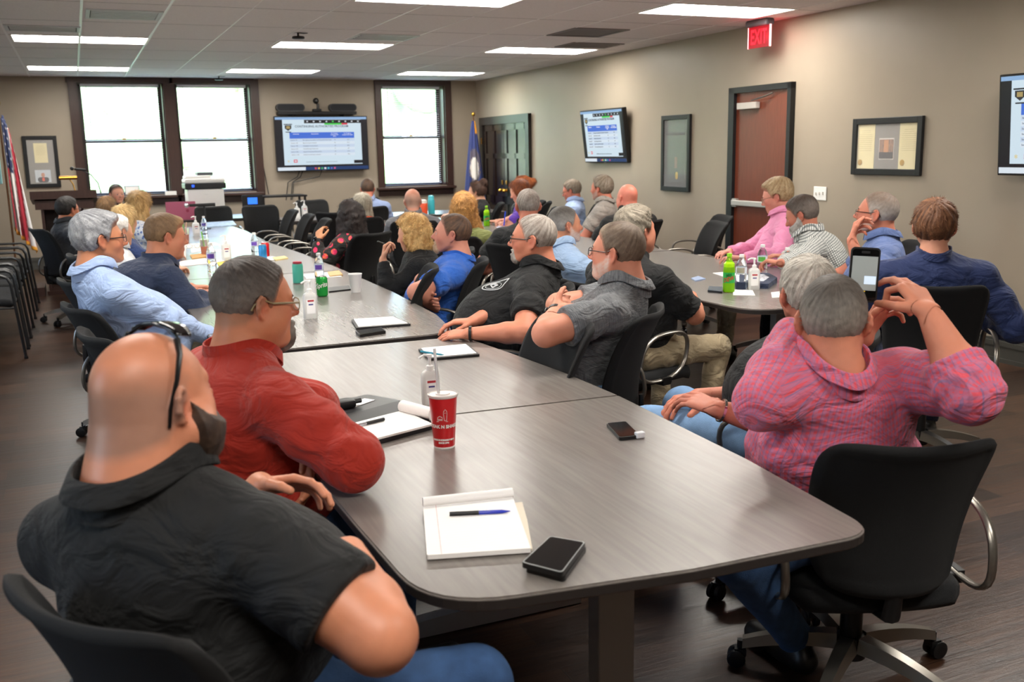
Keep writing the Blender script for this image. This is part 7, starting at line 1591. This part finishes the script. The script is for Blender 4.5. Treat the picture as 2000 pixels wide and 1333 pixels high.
MB().box((0, -.0445, .0071), (.012, .002, .0003)).build('mode_mark', mat('mode_yellow', '#e8c030', .4, emit=.8), t)
# sunglasses on the bald man's head
H = P[1]['H4']; g_ = empty('sunglasses', parent=P[1]['root']); f1 = P[1]
def hp(*a): return H @ Vector(a)
for sx in (-1, 1):
    MB().tube([hp(sx*.088, -.046, -.030), hp(sx*.088, -.038, .0), hp(sx*.088, -.016, .045), hp(sx*.078, .006, .085), hp(sx*.064, .016, .108)], [.003, .0035, .0042, .0052, .006], 8).build('temple', G_BLK, g_, True)
    ln = MB(); v = []; N = 10
    for i in range(N+1):
        for j in range(5):
            a_ = (i/N-.5)*2; b_ = (j/4-.5)*2; x = sx*.034+.030*a_; h_ = .020*(1-.35*a_*a_*(1 if sx*a_ > 0 else .4)); v.append(hp(x, .030+b_*h_*1.0+.012*(1-(x/.08)**2), .128-.020*(x/.07)**2-b_*.004))
    ln.add(v, [(i*5+j, (i+1)*5+j, (i+1)*5+j+1, i*5+j+1) for i in range(N) for j in range(4)]); lo_ = ln.build('lens', mat('dark_lens', '#0b0b0d', .06, spec=.8), g_, True); md = lo_.modifiers.new('th', 'SOLIDIFY'); md.thickness = .003
MB().tube([hp(-.066, .018, .106), hp(-.034, .022, .124), hp(0, .024, .127), hp(.034, .022, .124), hp(.066, .018, .106)], .0034, 8).build('frame', G_BLK, g_, True)
def band(pid, which, name, m, r=.031, wid=.011, face=False, back=.02, parentname=None):
    a = [x for x in P[pid]['arms'] if x[0] == (1 if which == 'R' else -1)][0]; E_, W_ = Vector(a[2]), Vector(a[3]); ax = (W_-E_).normalized(); s_ = P[pid]['s']; c = W_-ax*back
    u = ax.orthogonal().normalized(); v = ax.cross(u); n = 24; N_ = Vector(a[7])
    u = (-N_-ax*(-N_).dot(ax)).normalized(); v = ax.cross(u)
    mb = MB(); pts = []
    for i in range(n):
        aa = 2*PI*i/n; o = u*math.cos(aa)*r*s_+v*math.sin(aa)*r*s_
        for (dx, dr) in ((-wid, 0), (-wid, .003), (wid, .003), (wid, 0)): pts.append(c+ax*dx+o*(1+dr/r))
    f = [(i*4+j, i*4+(j+1) % 4, ((i+1) % n)*4+(j+1) % 4, ((i+1) % n)*4+j) for i in range(n) for j in range(4)]
    ob = mb.add(pts, f).build(name, m, P[pid]['root'], True)
    if face:
        M = Matrix((v, ax, u)).transposed().to_4x4(); M.translation = c+u*(r*s_+.005); MB().rbox((0, 0, 0), (.034, .042, .011), .005, 3, M).build('watch_face', M_SCREENBLK, ob, True)
    return ob
band(24, 'L', 'watch', M_BLACK, .034, .010, True, .03); band(22, 'L', 'wristband', M_BLACK, .031, .006, False, .01); band(33, 'L', 'bracelet', M_CHROME, .033, .004, False, .012); band(11, 'L', 'watch', M_BLACK, .033, .010, True, .0)
def ring(pid, which, fi, m):
    a = [x for x in P[pid]['arms'] if x[0] == (1 if which == 'R' else -1)][0]; seg = a[5][fi][0]; p0, p1 = Vector(seg[0]), Vector(seg[1]); ax = (p1-p0).normalized(); u = ax.orthogonal().normalized(); v = ax.cross(u); c = p0.lerp(p1, .55); r = seg[2]*1.06
    MB().tube([c+u*math.cos(2*PI*i/18)*r+v*math.sin(2*PI*i/18)*r for i in range(18)], .0022, 6, closed=True, sx=1).build('ring', m, P[pid]['root'], True)
ring(2, 'L', 2, M_BLACK)
# chest emblem of the black polo: white ring with a drop point, projected on the shirt
def emblem(pid, u0, v0, r):
    q = P[pid]; fw, X, up, P2_ = map(np.array, (q['fw'], q['X'], q['up'], q['P2'])); sd = next(c for c in q['root'].children if c.name.startswith('shirt'))
    from mathutils.bvhtree import BVHTree
    bt = BVHTree.FromPolygons([v.co for v in sd.data.vertices], [tuple(p.vertices) for p in sd.data.polygons])
    def prj(x, y):
        o = Vector(P2_+X*(u0+x)+up*(v0+y)+fw*.6); h = bt.ray_cast(o, Vector(-fw)); return (h[0]+h[1]*.0022) if h[0] else None
    def ln(pts, w, nm):
        p = [prj(*a) for a in pts]; p = [a for a in p if a is not None]
        if len(p) > 2: MB().tube(p, w, 6, sx=1).build(nm, mat('emblem_white', '#dcdcdc', .7), sd)
    circ = [(r*math.cos(a), r*math.sin(a)) for a in [math.radians(60+i*15) for i in range(21)]]
    drop = [(0, r*1.75)]+[(r*math.cos(a), r*math.sin(a)) for a in [math.radians(130+i*14) for i in range(20)]]+[(0, r*1.75)]
    ln(drop, .0022, 'emblem_outline'); ln([(r*.7*math.cos(a), r*.7*math.sin(a)) for a in [2*PI*i/20 for i in range(21)]], .0012, 'emblem_ring')
    ln([(-.4*r, -.25*r), (-.1*r, .3*r), (.1*r, .1*r), (.45*r, .4*r), (.3*r, -.2*r), (-.4*r, -.25*r)], .004, 'emblem_mark')
emblem(22, -.085, .035, .034)
